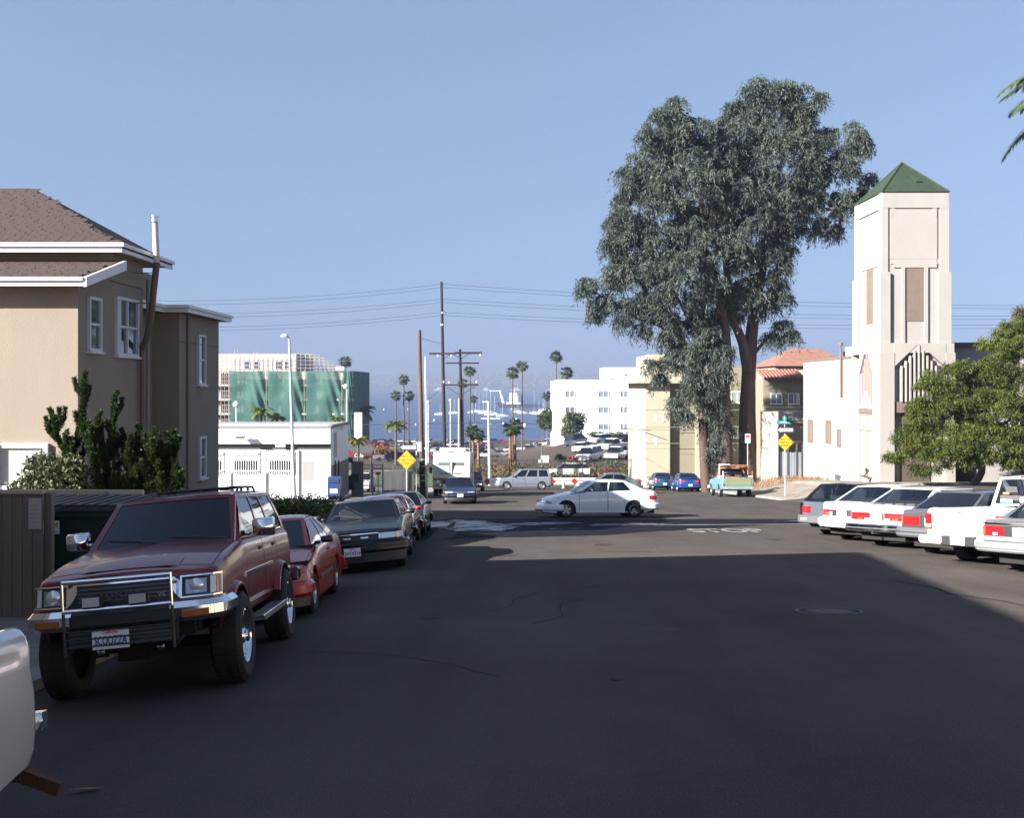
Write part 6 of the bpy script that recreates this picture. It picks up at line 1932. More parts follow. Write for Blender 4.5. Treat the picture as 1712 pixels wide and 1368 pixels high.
# ------------------------------------------------------------------ plants
m_bark = mat('eucalyptus_bark', (.075, .045, .036), .9, var=.45, vscale=2.5, streak=.15, bump=.8, bscale=8)
m_bark2 = mat('grey_bark', (.10, .08, .065), .9, var=.3, vscale=4, bump=.6, bscale=15)
m_euc = leafmat('eucalyptus_leaf', (.022, .034, .028), (.088, .115, .098), trans=.15)
m_pep = leafmat('pepper_leaf', (.016, .034, .005), (.125, .155, .020), trans=.3)
m_jun = leafmat('juniper_leaf', (.014, .030, .008), (.060, .100, .028), trans=.2)
m_bush = leafmat('pale_bush_leaf', (.035, .05, .02), (.12, .135, .07), trans=.2)
m_hedge = leafmat('hedge_leaf', (.018, .042, .010), (.075, .12, .028), trans=.2)
m_palm = leafmat('palm_leaf', (.030, .055, .018), (.085, .125, .045), trans=.2)
m_palmy = leafmat('palm_leaf_yellow', (.06, .10, .02), (.18, .20, .05), trans=.25)
m_dead = mat('dead_fronds', (.10, .07, .04), .9, var=.3)
m_ptrunk = mat('palm_trunk', (.09, .07, .055), .9, var=.25, vscale=3, bump=.5, bscale=10)
m_ptrunko = mat('palm_trunk_orange', (.19, .10, .05), .9, var=.3, vscale=3)
m_dry = leafmat('dry_scrub', (.10, .055, .025), (.28, .16, .07), trans=.1)
m_red = leafmat('red_shrub', (.10, .02, .02), (.24, .06, .05), trans=.2)

def strands(name, blobs, Y, m, parent, dens=1.5, ns=13, nl=15, slen=(.7, 1.5), leaf=(.26, .05), droop=.85, seed=1, flat=1.0, cr=.55, shell=(.62, 1.0)):
    """crown of separate clumps: each clump is a tuft of twigs with narrow leaves that arch out and hang down.
    blobs in photo pixels at depth Y"""
    rng = np.random.default_rng(seed)
    C = []
    k = Y / F
    for b in blobs:
        bx_, by_, rx_, ry_ = b[:4]
        dy = b[4] if len(b) > 4 else rng.uniform(-.4, .4) * rx_ * k
        c = np.array([(bx_ - 856) * k, Y + dy, (HZ - by_) * k])
        R_ = np.array([rx_ * k, (rx_ + ry_) / 2 * k * flat, ry_ * k])
        n = max(4, int(dens * R_[0] * R_[2] * PI))
        u = rand_unit(n, rng)
        C.append(c + u * np.maximum(R_ - cr * .6, R_ * .45) * rng.uniform(*shell, n)[:, None])
    C = np.concatenate(C); nc = len(C)
    CT = rng.uniform(.15, .85, nc); CS = rng.uniform(.6, 1.35, nc)
    n = nc * ns
    az = rng.uniform(0, 2 * PI, n); out = rng.uniform(.15, 1.0, n) ** .6
    S_ = np.repeat(CS, ns)
    dirh = np.stack([np.cos(az), np.sin(az), np.zeros(n)], 1) * (out * cr * S_)[:, None]
    P = np.repeat(C, ns, 0) + rng.normal(size=(n, 3)) * .08
    L = rng.uniform(*slen, n) * S_
    t = rng.uniform(.05, 1, (n, nl))
    base = P[:, None, :] + dirh[:, None, :] * (np.sqrt(t) * 1.1)[:, :, None]
    base[:, :, 2] += (.45 * cr * S_ * (1 - out))[:, None] + .30 * L[:, None] * t - droop * L[:, None] * t ** 2
    base += rng.normal(size=base.shape) * .06
    D = rng.normal(size=(n, nl, 3)) * .45 + dirh[:, None, :] * .5
    D[:, :, 2] -= droop * .9
    N = rand_unit(n * nl, rng)
    ln = rng.uniform(.6, 1.25, n * nl) * leaf[0]; wd = rng.uniform(.7, 1.2, n * nl) * leaf[1]
    V = leaf_quads(base.reshape(-1, 3), D.reshape(-1, 3), N, ln, wd, rng)
    tone = np.clip(np.repeat(np.repeat(CT, ns), nl) + rng.normal(size=n * nl) * .17, 0, 1)
    return quads_mesh(name, V, m, tone, parent)

def px_path(pts, Y, dys=None):
    return [Vector((PX(p[0], Y), Y + (dys[i] if dys else 0), PZ(p[1], Y))) for i, p in enumerate(pts)]

def smooth_path(P, n=4):
    out = []
    for i in range(len(P) - 1):
        p0 = P[max(0, i - 1)]; p1 = P[i]; p2 = P[i + 1]; p3 = P[min(len(P) - 1, i + 2)]
        for k in range(n):
            t = k / n
            out.append(.5 * ((2 * p1) + (-p0 + p2) * t + (2 * p0 - 5 * p1 + 4 * p2 - p3) * t * t + (-p0 + 3 * p1 - 3 * p2 + p3) * t ** 3))
    out.append(P[-1])
    return out
def limb(mb, pts, r0, r1, n=10, jit=.0):
    P = smooth_path(pts)
    m_ = len(P)
    rs = [(r0 + (r1 - r0) * i / (m_ - 1)) * (1 + random.uniform(-jit, jit)) for i in range(m_)]
    mb.tube(P, rs, n)

EY_ = 80.6
def g_at(px, Y): return gz(PX(px, Y), Y) - .3
e1 = empty('eucalyptus_tree', (0, 0, 0), label='very tall drooping eucalyptus with thick forked trunk behind the old turquoise truck', cat='tree', group='tall eucalyptus trees')
tr = MB()
b0 = Vector((PX(1248, EY_), EY_, g_at(1248, EY_)))
limb(tr, [b0] + px_path([(1250, 760), (1250, 690), (1254, 600), (1262, 530), (1276, 450), (1290, 370), (1300, 300), (1312, 220), (1318, 165)], EY_, [0, .1, .2, .4, .6, .4, .2, 0, 0]), .74, .08, 14, .05)
limb(tr, px_path([(1250, 620), (1240, 575), (1222, 530), (1214, 470), (1210, 400), (1200, 330), (1215, 260), (1225, 200)], EY_, [0, -.4, -.6, -.5, 0, .4, .5, .5]), .42, .06, 10, .05)
for pts in ([(1276, 450), (1310, 400), (1350, 350), (1400, 290), (1440, 240)], [(1290, 370), (1330, 300), (1345, 240), (1350, 190)], [(1262, 530), (1290, 480), (1310, 470)], [(1222, 530), (1180, 460), (1150, 400), (1130, 330), (1120, 260)],
            [(1350, 350), (1400, 350), (1435, 320), (1462, 290)], [(1254, 600), (1290, 560), (1310, 545)], [(1210, 400), (1260, 330), (1270, 250)], [(1370, 325), (1400, 365), (1405, 400)]):
    limb(tr, px_path(pts, EY_, [random.uniform(-1, 1) * min(1, i) for i in range(len(pts))]), .17, .03, 7)
tr.build('trunk', m_bark, e1, rad(60))
blR = [(1205, 255, 45, 50), (1195, 330, 50, 60), (1230, 180, 22, 22), (1300, 190, 75, 55), (1265, 150, 35, 28), (1305, 148, 32, 24), (1345, 170, 38, 38), (1245, 220, 60, 60), (1320, 270, 80, 65), (1380, 225, 28, 30), (1428, 235, 32, 42), (1395, 280, 45, 35), (1405, 340, 30, 36),
       (1400, 388, 15, 18), (1455, 300, 9, 16), (1442, 325, 8, 10), (1300, 350, 70, 55), (1240, 370, 80, 75), (1320, 400, 38, 45), (1225, 300, 60, 60), (1265, 440, 60, 50), (1300, 490, 30, 34), (1308, 545, 15, 20), (1322, 560, 8, 12),
       (1240, 500, 55, 45), (1288, 560, 22, 14), (1350, 305, 40, 40), (1368, 375, 15, 28), (1357, 330, 34, 30)]
strands('crown', blR, EY_, m_euc, e1, 2.1, 14, 17, (1.0, 2.3), (.36, .065), seed=3, cr=.72)
e2 = empty('eucalyptus_tree', (0, 0, 0), label='drooping eucalyptus left of the thickest trunk, foliage hanging low over the pavement', cat='tree', group='tall eucalyptus trees')
tr = MB()
EZ_ = 79.4
limb(tr, [Vector((PX(1212, EZ_), EZ_, g_at(1212, EZ_)))] + px_path([(1214, 760), (1211, 690), (1212, 630), (1216, 590), (1208, 520), (1185, 440), (1150, 370), (1130, 300), (1130, 220), (1128, 170)], EZ_), .52, .06, 12, .05)
limb(tr, [Vector((PX(1184, EZ_), EZ_ + .5, g_at(1184, EZ_)))] + px_path([(1180, 770), (1176, 700), (1168, 640), (1150, 580), (1110, 545), (1070, 530), (1020, 500), (985, 480)], EZ_, [.5, .3, 0, .3, .8, 1.2, 1.2, 1.2]), .42, .03, 12, .05)
for pts in ([(1211, 690), (1190, 620), (1160, 560), (1120, 480), (1080, 420), (1050, 350)], [(1110, 545), (1080, 480), (1050, 440), (1030, 400)], [(1150, 370), (1100, 330), (1075, 290), (1060, 240)], [(1168, 640), (1190, 560), (1200, 500)],
            [(1185, 440), (1170, 350), (1160, 280)], [(1168, 640), (1130, 610), (1095, 605)]):
    limb(tr, px_path(pts, EZ_, [random.uniform(-1, 1) * min(1, i) for i in range(len(pts))]), .16, .03, 7)
tr.build('trunk', m_bark, e2, rad(60))
blL = [(1128, 182, 40, 32), (1100, 215, 45, 40), (1150, 240, 65, 60), (1092, 280, 55, 55), (1050, 295, 22, 32), (1150, 320, 85, 65), (1060, 350, 45, 55), (1100, 400, 80, 55), (1025, 395, 24, 50), (1170, 400, 75, 60), (1060, 450, 60, 40), (1140, 460, 80, 55),
       (1035, 462, 38, 30), (982, 478, 24, 24), (1008, 505, 26, 26), (995, 525, 14, 14), (1115, 510, 70, 38), (1060, 510, 40, 25), (1190, 500, 55, 55), (1150, 560, 60, 45), (1185, 600, 50, 45), (1135, 598, 36, 26), (1090, 606, 24, 9), (1105, 630, 10, 12),
       (1165, 650, 36, 42), (1150, 690, 14, 22), (1132, 672, 20, 8), (1195, 690, 30, 44), (1190, 745, 22, 32), (1205, 640, 30, 34), (1210, 720, 14, 20), (1115, 565, 24, 16), (1042, 535, 18, 12), (1075, 550, 20, 12)]
strands('crown', blL, EZ_, m_euc, e2, 2.1, 14, 17, (1.0, 2.2), (.36, .065), seed=4, cr=.72)

# pepper tree before the church
PY_ = 58.6
p1 = empty('pepper_tree', (0, 0, 0), label='bushy weeping green pepper tree in front of the church, trunk behind white cab', cat='tree')
tr = MB()
limb(tr, [Vector((PX(1641, PY_), PY_ + 1.7, gz(26, 60.4) - .2))] + px_path([(1641, 790), (1640, 740), (1650, 690), (1665, 640), (1690, 590)], PY_ + 1.4), .24, .06, 10)
for pts in ([(1640, 740), (1600, 700), (1565, 660), (1555, 630)], [(1650, 690), (1620, 640), (1610, 600)], [(1645, 720), (1700, 700), (1750, 690)], [(1640, 745), (1590, 745), (1550, 740)]):
    limb(tr, px_path(pts, PY_ + 1), .10, .025, 7)
tr.build('trunk', m_bark2, p1, rad(60))
blP = [(1600, 618, 34, 20, 0), (1565, 645, 38, 32, 0), (1545, 700, 42, 42, 0), (1530, 740, 38, 38, 0), (1600, 690, 60, 50, 0), (1590, 750, 62, 42, -.5), (1660, 640, 60, 48, .3), (1680, 580, 40, 30, .5), (1715, 570, 50, 45, .5), (1760, 620, 70, 70, 0),
       (1690, 700, 80, 60, -.3), (1670, 755, 70, 34, -.5), (1760, 720, 80, 70, 0), (1500, 765, 14, 14, 0), (1545, 785, 28, 14, 0), (1660, 620, 30, 30, 0), (1720, 545, 30, 22, .4), (1492, 765, 10, 8, 0), (1620, 775, 20, 14, 0), (1730, 775, 70, 24, 0)]
strands('crown', blP, PY_, m_pep, p1, 7.5, 14, 16, (.4, .8), (.17, .042), droop=.6, seed=8, flat=.6, cr=.42)
p2 = empty('tree', (0, 0, 0), label='darker reddish tree top rising behind the pepper tree at the right edge', cat='tree')
tr = MB(); limb(tr, [Vector((PX(1735, 61), 61.4, gz(29, 61.4) - .2))] + px_path([(1730, 700), (1725, 600), (1720, 540)], 61.4), .2, .05, 8); tr.build('trunk', m_bark2, p2, rad(60))
m_redg = leafmat('reddish_leaf', (.05, .045, .025), (.13, .10, .05), trans=.2)
strands('crown', [(1705, 530, 22, 20, 0), (1735, 560, 40, 45, 0), (1700, 565, 30, 22, 0)], 61.4, m_redg, p2, 6, 12, 14, (.3, .6), (.15, .05), droop=.4, seed=9, flat=.6, cr=.35)

# junipers, bush and hedge
def tufts(name, paths, m, parent, n_per=900, leaf=(.07, .022), seed=1):
    rng = np.random.default_rng(seed)
    PP_ = []; DD = []; TT = []
    for pts, r0, r1, dens in paths:
        P = np.array([list(p) for p in smooth_path([Vector(q) for q in pts], 5)])
        seg = np.linalg.norm(np.diff(P, axis=0), axis=1).sum()
        n = int(n_per * dens * seg * (r0 + r1) * 2.2)
        t = rng.uniform(0, 1, n) ** .9 * (len(P) - 1.001)
        i = t.astype(int); f = (t - i)[:, None]
        c = P[i] * (1 - f) + P[i + 1] * f
        d = P[i + 1] - P[i]; d /= np.linalg.norm(d, axis=1, keepdims=True) + 1e-9
        rr_ = (r0 + (r1 - r0) * (t / (len(P) - 1)))[:, None] * (1 + .3 * np.sin(t * 4.1)[:, None])
        u = rand_unit(n, rng); u -= d * (u * d).sum(1, keepdims=True); u /= np.linalg.norm(u, axis=1, keepdims=True) + 1e-9
        PP_.append(c + u * rr_ * rng.uniform(.25, 1, n)[:, None] ** .5); DD.append(u * .7 + d * 1.0 + rng.normal(size=(n, 3)) * .35)
        TT.append(np.clip(rng.normal(.45, .25, n), 0, 1))
    P = np.concatenate(PP_); D = np.concatenate(DD); T = np.concatenate(TT); n = len(P)
    V = leaf_quads(P, D, rand_unit(n, rng), rng.uniform(.6, 1.3, n) * leaf[0], rng.uniform(.7, 1.3, n) * leaf[1], rng)
    return quads_mesh(name, V, m, T, parent)
JY = 22.0
def juniper(label, spires, seed):
    o = empty('juniper_shrub', (0, 0, 0), label=label, cat='shrub', group='junipers against the tan house')
    paths = []; st = MB()
    for pts, r0, dy in spires:
        P = [Vector((PX(p[0], JY + dy), JY + dy, PZ(p[1], JY + dy))) for p in pts]
        paths.append((P, r0 * .40, .02, 1.2))
        paths.append(([P[-1], P[-1] + Vector((random.uniform(-.03, .03), 0, .13)), P[-1] + Vector((random.uniform(-.06, .06), 0, .26))], .03, .008, 3.0))
        jr = random.Random(int(pts[0][0]) + seed)
        SP = smooth_path(P, 4)
        for q in range(9):
            b_ = SP[int(jr.uniform(.05, .85) * (len(SP) - 1))]
            a_ = jr.uniform(0, 2 * PI); l_ = jr.uniform(.18, .42)
            paths.append(([b_, b_ + Vector((math.cos(a_) * l_ * .45, math.sin(a_) * l_ * .45, l_ * .5)), b_ + Vector((math.cos(a_) * l_ * .6, math.sin(a_) * l_ * .6, l_ * 1.15))], .040, .008, 1.2))
        limb(st, P, .03, .008, 5)
    st.build('stem', m_bark2, o)
    tufts('foliage', paths, m_jun, o, 7500, (.075, .02), seed)
juniper('tall twisted juniper with the highest spire at the corner of the tan house',
        [([(165, 838), (158, 790), (152, 745), (140, 715), (137, 690), (141, 665), (140, 645)], .19, 0), ([(170, 838), (160, 780), (155, 740), (165, 712)], .20, -.2), ([(150, 838), (128, 790), (108, 755), (92, 722), (87, 706)], .12, .1), ([(140, 830), (125, 785), (122, 760), (129, 738)], .12, 0)], 21)
juniper('juniper with a slim pointed spire between the others by the dumpster',
        [([(200, 838), (196, 790), (191, 750), (187, 715), (190, 690), (192, 676)], .17, .1), ([(190, 838), (180, 795), (172, 755), (168, 728)], .17, 0), ([(215, 838), (215, 790), (213, 765), (206, 740)], .18, .2)], 22)
juniper('low spreading juniper with several short tips behind the SUV roof',
        [([(235, 838), (238, 800), (236, 770), (234, 732)], .18, .2), ([(240, 838), (250, 800), (252, 765), (254, 740)], .16, 0), ([(275, 838), (270, 800), (262, 780), (257, 768)], .17, 0), ([(280, 838), (282, 800), (288, 770), (292, 742)], .15, .2), ([(270, 838), (274, 790), (279, 765), (280, 746)], .13, .1), ([(225, 838), (222, 800), (224, 776), (218, 750)], .2, 0), ([(290, 840), (292, 815), (290, 790)], .18, 0)], 23)
def leafball(name, blobs, m, parent, n, leaf, seed):
    rng = np.random.default_rng(seed); PP_ = []
    vol = [b[3] * b[4] * b[5] for b in blobs]
    for b, v in zip(blobs, vol):
        k = max(4, int(n * v ** .8 / sum(x ** .8 for x in vol)))
        u = rand_unit(k, rng)
        PP_.append(np.array(b[:3]) + u * np.array(b[3:6]) * rng.uniform(.55, 1.05, k)[:, None])
    P = np.concatenate(PP_); k = len(P)
    V = leaf_quads(P, rng.normal(size=(k, 3)) + np.array([0, 0, .3]), rand_unit(k, rng), rng.uniform(.6, 1.3, k) * leaf[0], rng.uniform(.7, 1.3, k) * leaf[1], rng)
    return quads_mesh(name, V, m, np.clip(rng.normal(.5, .27, k), 0, 1), parent)
bh = empty('bush', (0, 0, 0), label='pale leafy round bush below the white framed house window', cat='shrub')
leafball('foliage', [(PX(75, 21.5), 21.5, PZ(800, 21.5), .45, .5, .45), (PX(100, 21.5), 21.4, PZ(790, 21.5), .45, .5, .40), (PX(60, 21.5), 21.6, PZ(775, 21.5), .22, .3, .2), (PX(125, 21.5), 21.3, PZ(800, 21.5), .4, .5, .45), (PX(38, 21.5), 21.6, PZ(815, 21.5), .3, .4, .2), (PX(95, 21.5), 21.5, PZ(840, 21.5), 1.0, .6, .4)], m_bush, bh, 5200, (.10, .055), 31)
st = MB()
for a in (-.4, -.1, .2, .45): st.tube([(PX(90, 21.5), 21.5, gz(-9, 21.5)), (PX(90, 21.5) + a, 21.5, PZ(800, 21.5))], [.03, .01], 5)
st.build('stem', m_bark2, bh)
hd = empty('hedge', (0, 0, 0), label='clipped dark green box hedge between the red coupe and charcoal sedan', cat='hedge')
hx0, hx1, hy0, hy1 = -12.5, -5.0, 28.2, 34.0
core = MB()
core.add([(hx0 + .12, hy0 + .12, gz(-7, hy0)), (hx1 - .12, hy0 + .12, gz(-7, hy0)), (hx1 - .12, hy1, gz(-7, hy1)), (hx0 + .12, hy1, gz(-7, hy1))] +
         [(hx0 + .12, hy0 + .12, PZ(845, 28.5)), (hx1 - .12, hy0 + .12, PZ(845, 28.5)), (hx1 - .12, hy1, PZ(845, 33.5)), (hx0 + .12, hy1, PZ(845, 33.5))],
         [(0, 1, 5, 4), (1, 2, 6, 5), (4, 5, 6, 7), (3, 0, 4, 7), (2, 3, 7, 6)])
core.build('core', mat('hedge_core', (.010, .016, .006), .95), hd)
rng = np.random.default_rng(41)
def face_pts(n, f):
    u = rng.uniform(0, 1, (n, 2)); return np.array([f(a, b) for a, b in u])
zt_ = lambda y: PZ(839, 28.5) + (PZ(839, 33.5) - PZ(839, 28.5)) * (y - 28.5) / 5
A = face_pts(8500, lambda a, b: (hx0 + (hx1 - hx0) * a, hy0, gz(-7, hy0) + (zt_(hy0) - gz(-7, hy0)) * b))
B = face_pts(5200, lambda a, b: (hx0 + (hx1 - hx0) * a, hy0 + (hy1 - hy0) * b, zt_(hy0 + (hy1 - hy0) * b)))
C_ = face_pts(4200, lambda a, b: (hx1, hy0 + (hy1 - hy0) * a, gz(-5, hy0 + (hy1 - hy0) * a) + .9 * b))
P = np.concatenate([A, B, C_]); P += rng.normal(size=P.shape) * .06
bump_ = .05 * np.sin(P[:, 0] * 3.1 + P[:, 1] * 2.3) + .04 * np.sin(P[:, 0] * 7.7); P[:, 2] += bump_; P[:, 1] -= bump_
k = len(P)
V = leaf_quads(P, rng.normal(size=(k, 3)) + np.array([.1, -.4, .4]), rand_unit(k, rng), rng.uniform(.6, 1.3, k) * .085, rng.uniform(.7, 1.3, k) * .05, rng)
quads_mesh('foliage', V, m_hedge, np.clip(rng.normal(.42, .25, k), 0, 1), hd)

# ---- palms
def fan_quads(c, n_f, R_, seed, droop=.4, nl=9, low=-.9, wid=.15):
    rng = np.random.default_rng(seed); Q = []
    for i in range(n_f):
        az = rng.uniform(0, 2 * PI); el = math.asin(rng.uniform(low, .98))
        d = np.array([math.cos(az) * math.cos(el), math.sin(az) * math.cos(el), math.sin(el)])
        side = np.cross(d, [0, 0, 1.0]); side /= np.linalg.norm(side) + 1e-6
        upv = np.cross(side, d)
        hub = c + d * R_ * .48 - np.array([0, 0, droop * .12 * R_])
        Q.append([c, c + d * .01 + side * .02 * R_, hub + side * .02 * R_, hub - side * .02 * R_])
        for k in range(nl):
            a = (k / (nl - 1) - .5) * 2.5
            dd = d * math.cos(a) + side * math.sin(a); dd = dd + np.array([0, 0, -droop * .5])
            dd /= np.linalg.norm(dd)
            L_ = R_ * .56 * (1 - .18 * abs(a)) * rng.uniform(.85, 1.1)
            s2 = np.cross(dd, upv); s2 /= np.linalg.norm(s2) + 1e-6
            w_ = wid * R_
            Q.append([hub, hub + dd * L_ * .55 + s2 * w_ * .5, hub + dd * L_ - np.array([0, 0, droop * .2 * R_]), hub + dd * L_ * .55 - s2 * w_ * .5])
    return np.array(Q)
def feather_quads(c, n_f, R_, seed, leaflet=.28, nseg=12, w=.05, upmin=.1, arch=1.1):
    rng = np.random.default_rng(seed); Q = []
    for i in range(n_f):
        az = 2 * PI * (i + rng.uniform(-.4, .4)) / n_f; e0 = rng.uniform(upmin, 1.25)
        p = np.array(c, float); h = np.array([math.cos(az), math.sin(az), 0]); L_ = R_ * rng.uniform(.85, 1.1)
        side = np.array([-h[1], h[0], 0])
        pts = []
        for s_ in range(nseg + 1):
            t = s_ / nseg; e = e0 - arch * 1.6 * t
            pts.append(p.copy()); p = p + (h * math.cos(e) + np.array([0, 0, math.sin(e)])) * L_ / nseg
        for s_ in range(nseg):
            a, b_ = pts[s_], pts[s_ + 1]; ww = .018 * R_ * (1 - s_ / nseg) + .004
            Q.append([a + side * ww, a - side * ww, b_ - side * ww * .8, b_ + side * ww * .8])
            if s_ < 2: continue
            for f_ in (0, .33, .66):
                q = a + (b_ - a) * f_
                for sg in (1, -1):
                    d = side * sg * .8 + (b_ - a) / np.linalg.norm(b_ - a) * .5 + np.array([0, 0, -.45 + rng.uniform(-.2, .2)])
                    d /= np.linalg.norm(d); ll = leaflet * R_ * math.sin(PI * (.12 + .8 * s_ / nseg)) * rng.uniform(.8, 1.15)
                    u_ = (b_ - a) / np.linalg.norm(b_ - a) * w * R_ * .5
                    Q.append([q - u_ * .4, q + d * ll * .5 - u_, q + d * ll, q + d * ll * .5 + u_])
    return np.array(Q)
def tone(n, lo=.2, hi=.9): return RNG.uniform(lo, hi, n)
GP = 'palms near the bay'
_pc = {}
def fan_palm(px, py, rpx, Y, label, trunk_m=None, tr=.22, skirt=True, group=GP, base=None, lean=0.0, n_f=44):
    x, z = PX(px, Y), PZ(py, Y); R_ = rpx * 1.18 * Y / F
    o = empty('palm_tree', (x, Y, z), label=label, cat='palm tree', group=group)
    kk = (int(px) % 3, n_f)
    Q = fan_quads(np.zeros(3), n_f, R_ * 1.08, 100 + int(px), nl=8, droop=.45, low=-.75)
    quads_mesh('crown', Q, m_palm, tone(len(Q)), o)
    zb_ = (base if base is not None else gz(x, Y)) - z - .5
    t = MB(); n = 8
    P = [Vector((lean * (i / n) ** 2, 0, -R_ * .1 + (zb_ + R_ * .1) * i / n)) for i in range(n + 1)]
    t.tube(P, [tr * (.75 + .5 * i / n) for i in range(n + 1)], 8)
    t.build('trunk', trunk_m or m_ptrunk, o, rad(60))
    if skirt:
        Q = fan_quads(np.array([0, 0, -R_ * .35]), 10, R_ * .62, 7 + int(px), nl=6, droop=1.2, low=-.95)
        Q2 = quads_mesh('dead_fronds', Q, m_dead, None, o)
    return o
for i, (px, py, r_, Y, lab) in enumerate([
        (577, 604, 10, 270, 'slim fan palm rising behind the right end of the green netting'),
        (600, 634, 12, 262, 'dark fan palm just right of the netted building'),
        (590, 655, 9, 275, 'second dark fan palm half hidden by the netted building edge'),
        (675, 634, 9, 300, 'tallest of the three fan palms over the water'),
        (662, 661, 8.5, 298, 'left short fan palm of the three over the water'),
        (683, 661, 9, 304, 'right short fan palm of the three over the water'),
        (786, 619, 9.5, 290, 'fan palm top right of the twin utility poles'),
        (774, 640, 8, 300, 'fan palm crown right behind the second utility pole'),
        (792, 667, 6.5, 340, 'small fan palm low among the sailboat masts'),
        (857, 623, 10.5, 290, 'left of the twin tall fan palms above the ship'),
        (873, 611, 9.5, 300, 'right and higher of the twin fan palms above the ship'),
        (930, 596, 10, 300, 'tallest fan palm standing at the corner of the white office'),
        (947, 622, 10.5, 245, 'shorter fan palm behind the white office roof edge'),
        (915, 661, 8, 330, 'small fan palm left of the white office wall'),
        (1077, 601, 9, 300, 'fan palm top between the white office and the yellow building')]):
    fan_palm(px, py, r_, Y, lab)
for px, py, r_, Y, lab in ((853, 716, 14, 126, 'left of two close fan palms with orange trunks by the iron fence'), (861, 713, 14, 129, 'right of two close fan palms with orange trunks by the iron fence'),
                           (791, 722, 13, 126, 'fan palm with orange trunk beside the steel signal pole, left one'), (800, 727, 11, 130, 'fan palm with orange trunk beside the steel signal pole, right one')):
    fan_palm(px, py, r_, Y, lab, m_ptrunko, .17, True, 'orange trunked palms by the iron fence', n_f=36)
def feather_palm(px, py, rpx, Y, label, m=None, tr=.16, n_f=22, arch=1.0, leaflet=.28, base=None, seed=0):
    x, z = PX(px, Y), PZ(py, Y); R_ = rpx * Y / F
    o = empty('feather_palm', (x, Y, z), label=label, cat='palm tree')
    Q = feather_quads(np.zeros(3), n_f, R_ * 1.25, 300 + int(px) + seed, arch=arch, leaflet=leaflet)
    quads_mesh('crown', Q, m or m_palmy, tone(len(Q)), o)
    zb_ = (base if base is not None else gz(x, Y)) - z - .4
    MB().tube([(0, 0, .1), (0, 0, zb_ * .5), (0, 0, zb_)], [tr * .8, tr, tr * 1.3], 8).build('trunk', m_ptrunk, o, rad(60))
    return o
feather_palm(662, 712, 20, 140, 'yellow green feather palm in front of the water left of the wooden pole')
feather_palm(437, 690, 19, 120, 'feather palm crown showing above the shop roof left of the street lamp')
feather_palm(463, 698, 15, 122, 'yellowish smaller feather palm above the shop roof near the lamp post')
feather_palm(562, 703, 15, 118, 'feather palm tips over the right end of the shop roof')
feather_palm(602, 690, 24, 245, 'big dark drooping date palm right of the netted building', m_palm, .3, 34, 1.1)
feather_palm(599, 738, 17, 70, 'palm with two thin dark stems beside the white shop', m_palmy, .08, 18)

# palm fronds at the top right corner
np_ = empty('date_palm', (14.75, 24.6, 6.7), label='palm whose hanging frond tips show at the top right corner', cat='palm tree')
Q = feather_quads(np.zeros(3), 64, 3.55, 77, leaflet=.16, nseg=24, w=.020, upmin=-.1, arch=1.0)
quads_mesh('crown', Q, m_palm, tone(len(Q)), np_)
zb_ = gz(14.75, 24.6) - 6.7
MB().tube([(0, 0, 0), (.1, 0, zb_ * .5), (0, 0, zb_)], [.22, .22, .3], 12).build('trunk', m_ptrunk, np_, rad(60))

# trees and bushes below, by the car park
def round_tree(nm, px, py, rx_, ry_, Y, label, m, n=2600, leaf=(.5, .3), grp=None, seed=0, trunk=True):
    k = Y / F
    c = (PX(px, Y), Y, PZ(py, Y))
    o = empty(nm, (0, 0, 0), label=label, cat='tree' if trunk else 'shrub', group=grp)
    rng = random.Random(seed + int(px))
    bl = [(c[0] + rng.uniform(-.5, .5) * rx_ * k, c[1] + rng.uniform(-.3, .3) * rx_ * k, c[2] + rng.uniform(-.5, .5) * ry_ * k, rx_ * k * .6, rx_ * k * .6, ry_ * k * .55) for _ in range(7)]
    leafball('crown' if trunk else 'foliage', bl, m, o, n, leaf, seed + 5)
    if trunk: MB().tube([(c[0], Y, gz(c[0], Y) - .3), (c[0], Y, c[2])], [.2, .08], 7).build('trunk', m_bark2, o)
    return o
round_tree('tree', 915, 706, 17, 22, 215, 'dense dark green tree left of the white office', m_jun, 2400, (.55, .35))
round_tree('tree', 962, 712, 22, 22, 178, 'lighter olive tree in front of the white office corner', m_bush, 2600, (.5, .25))
round_tree('tree', 1108, 745, 26, 26, 112, 'sparse reddish bare shrub tree beside the yellow building', m_dry, 500, (.35, .08))
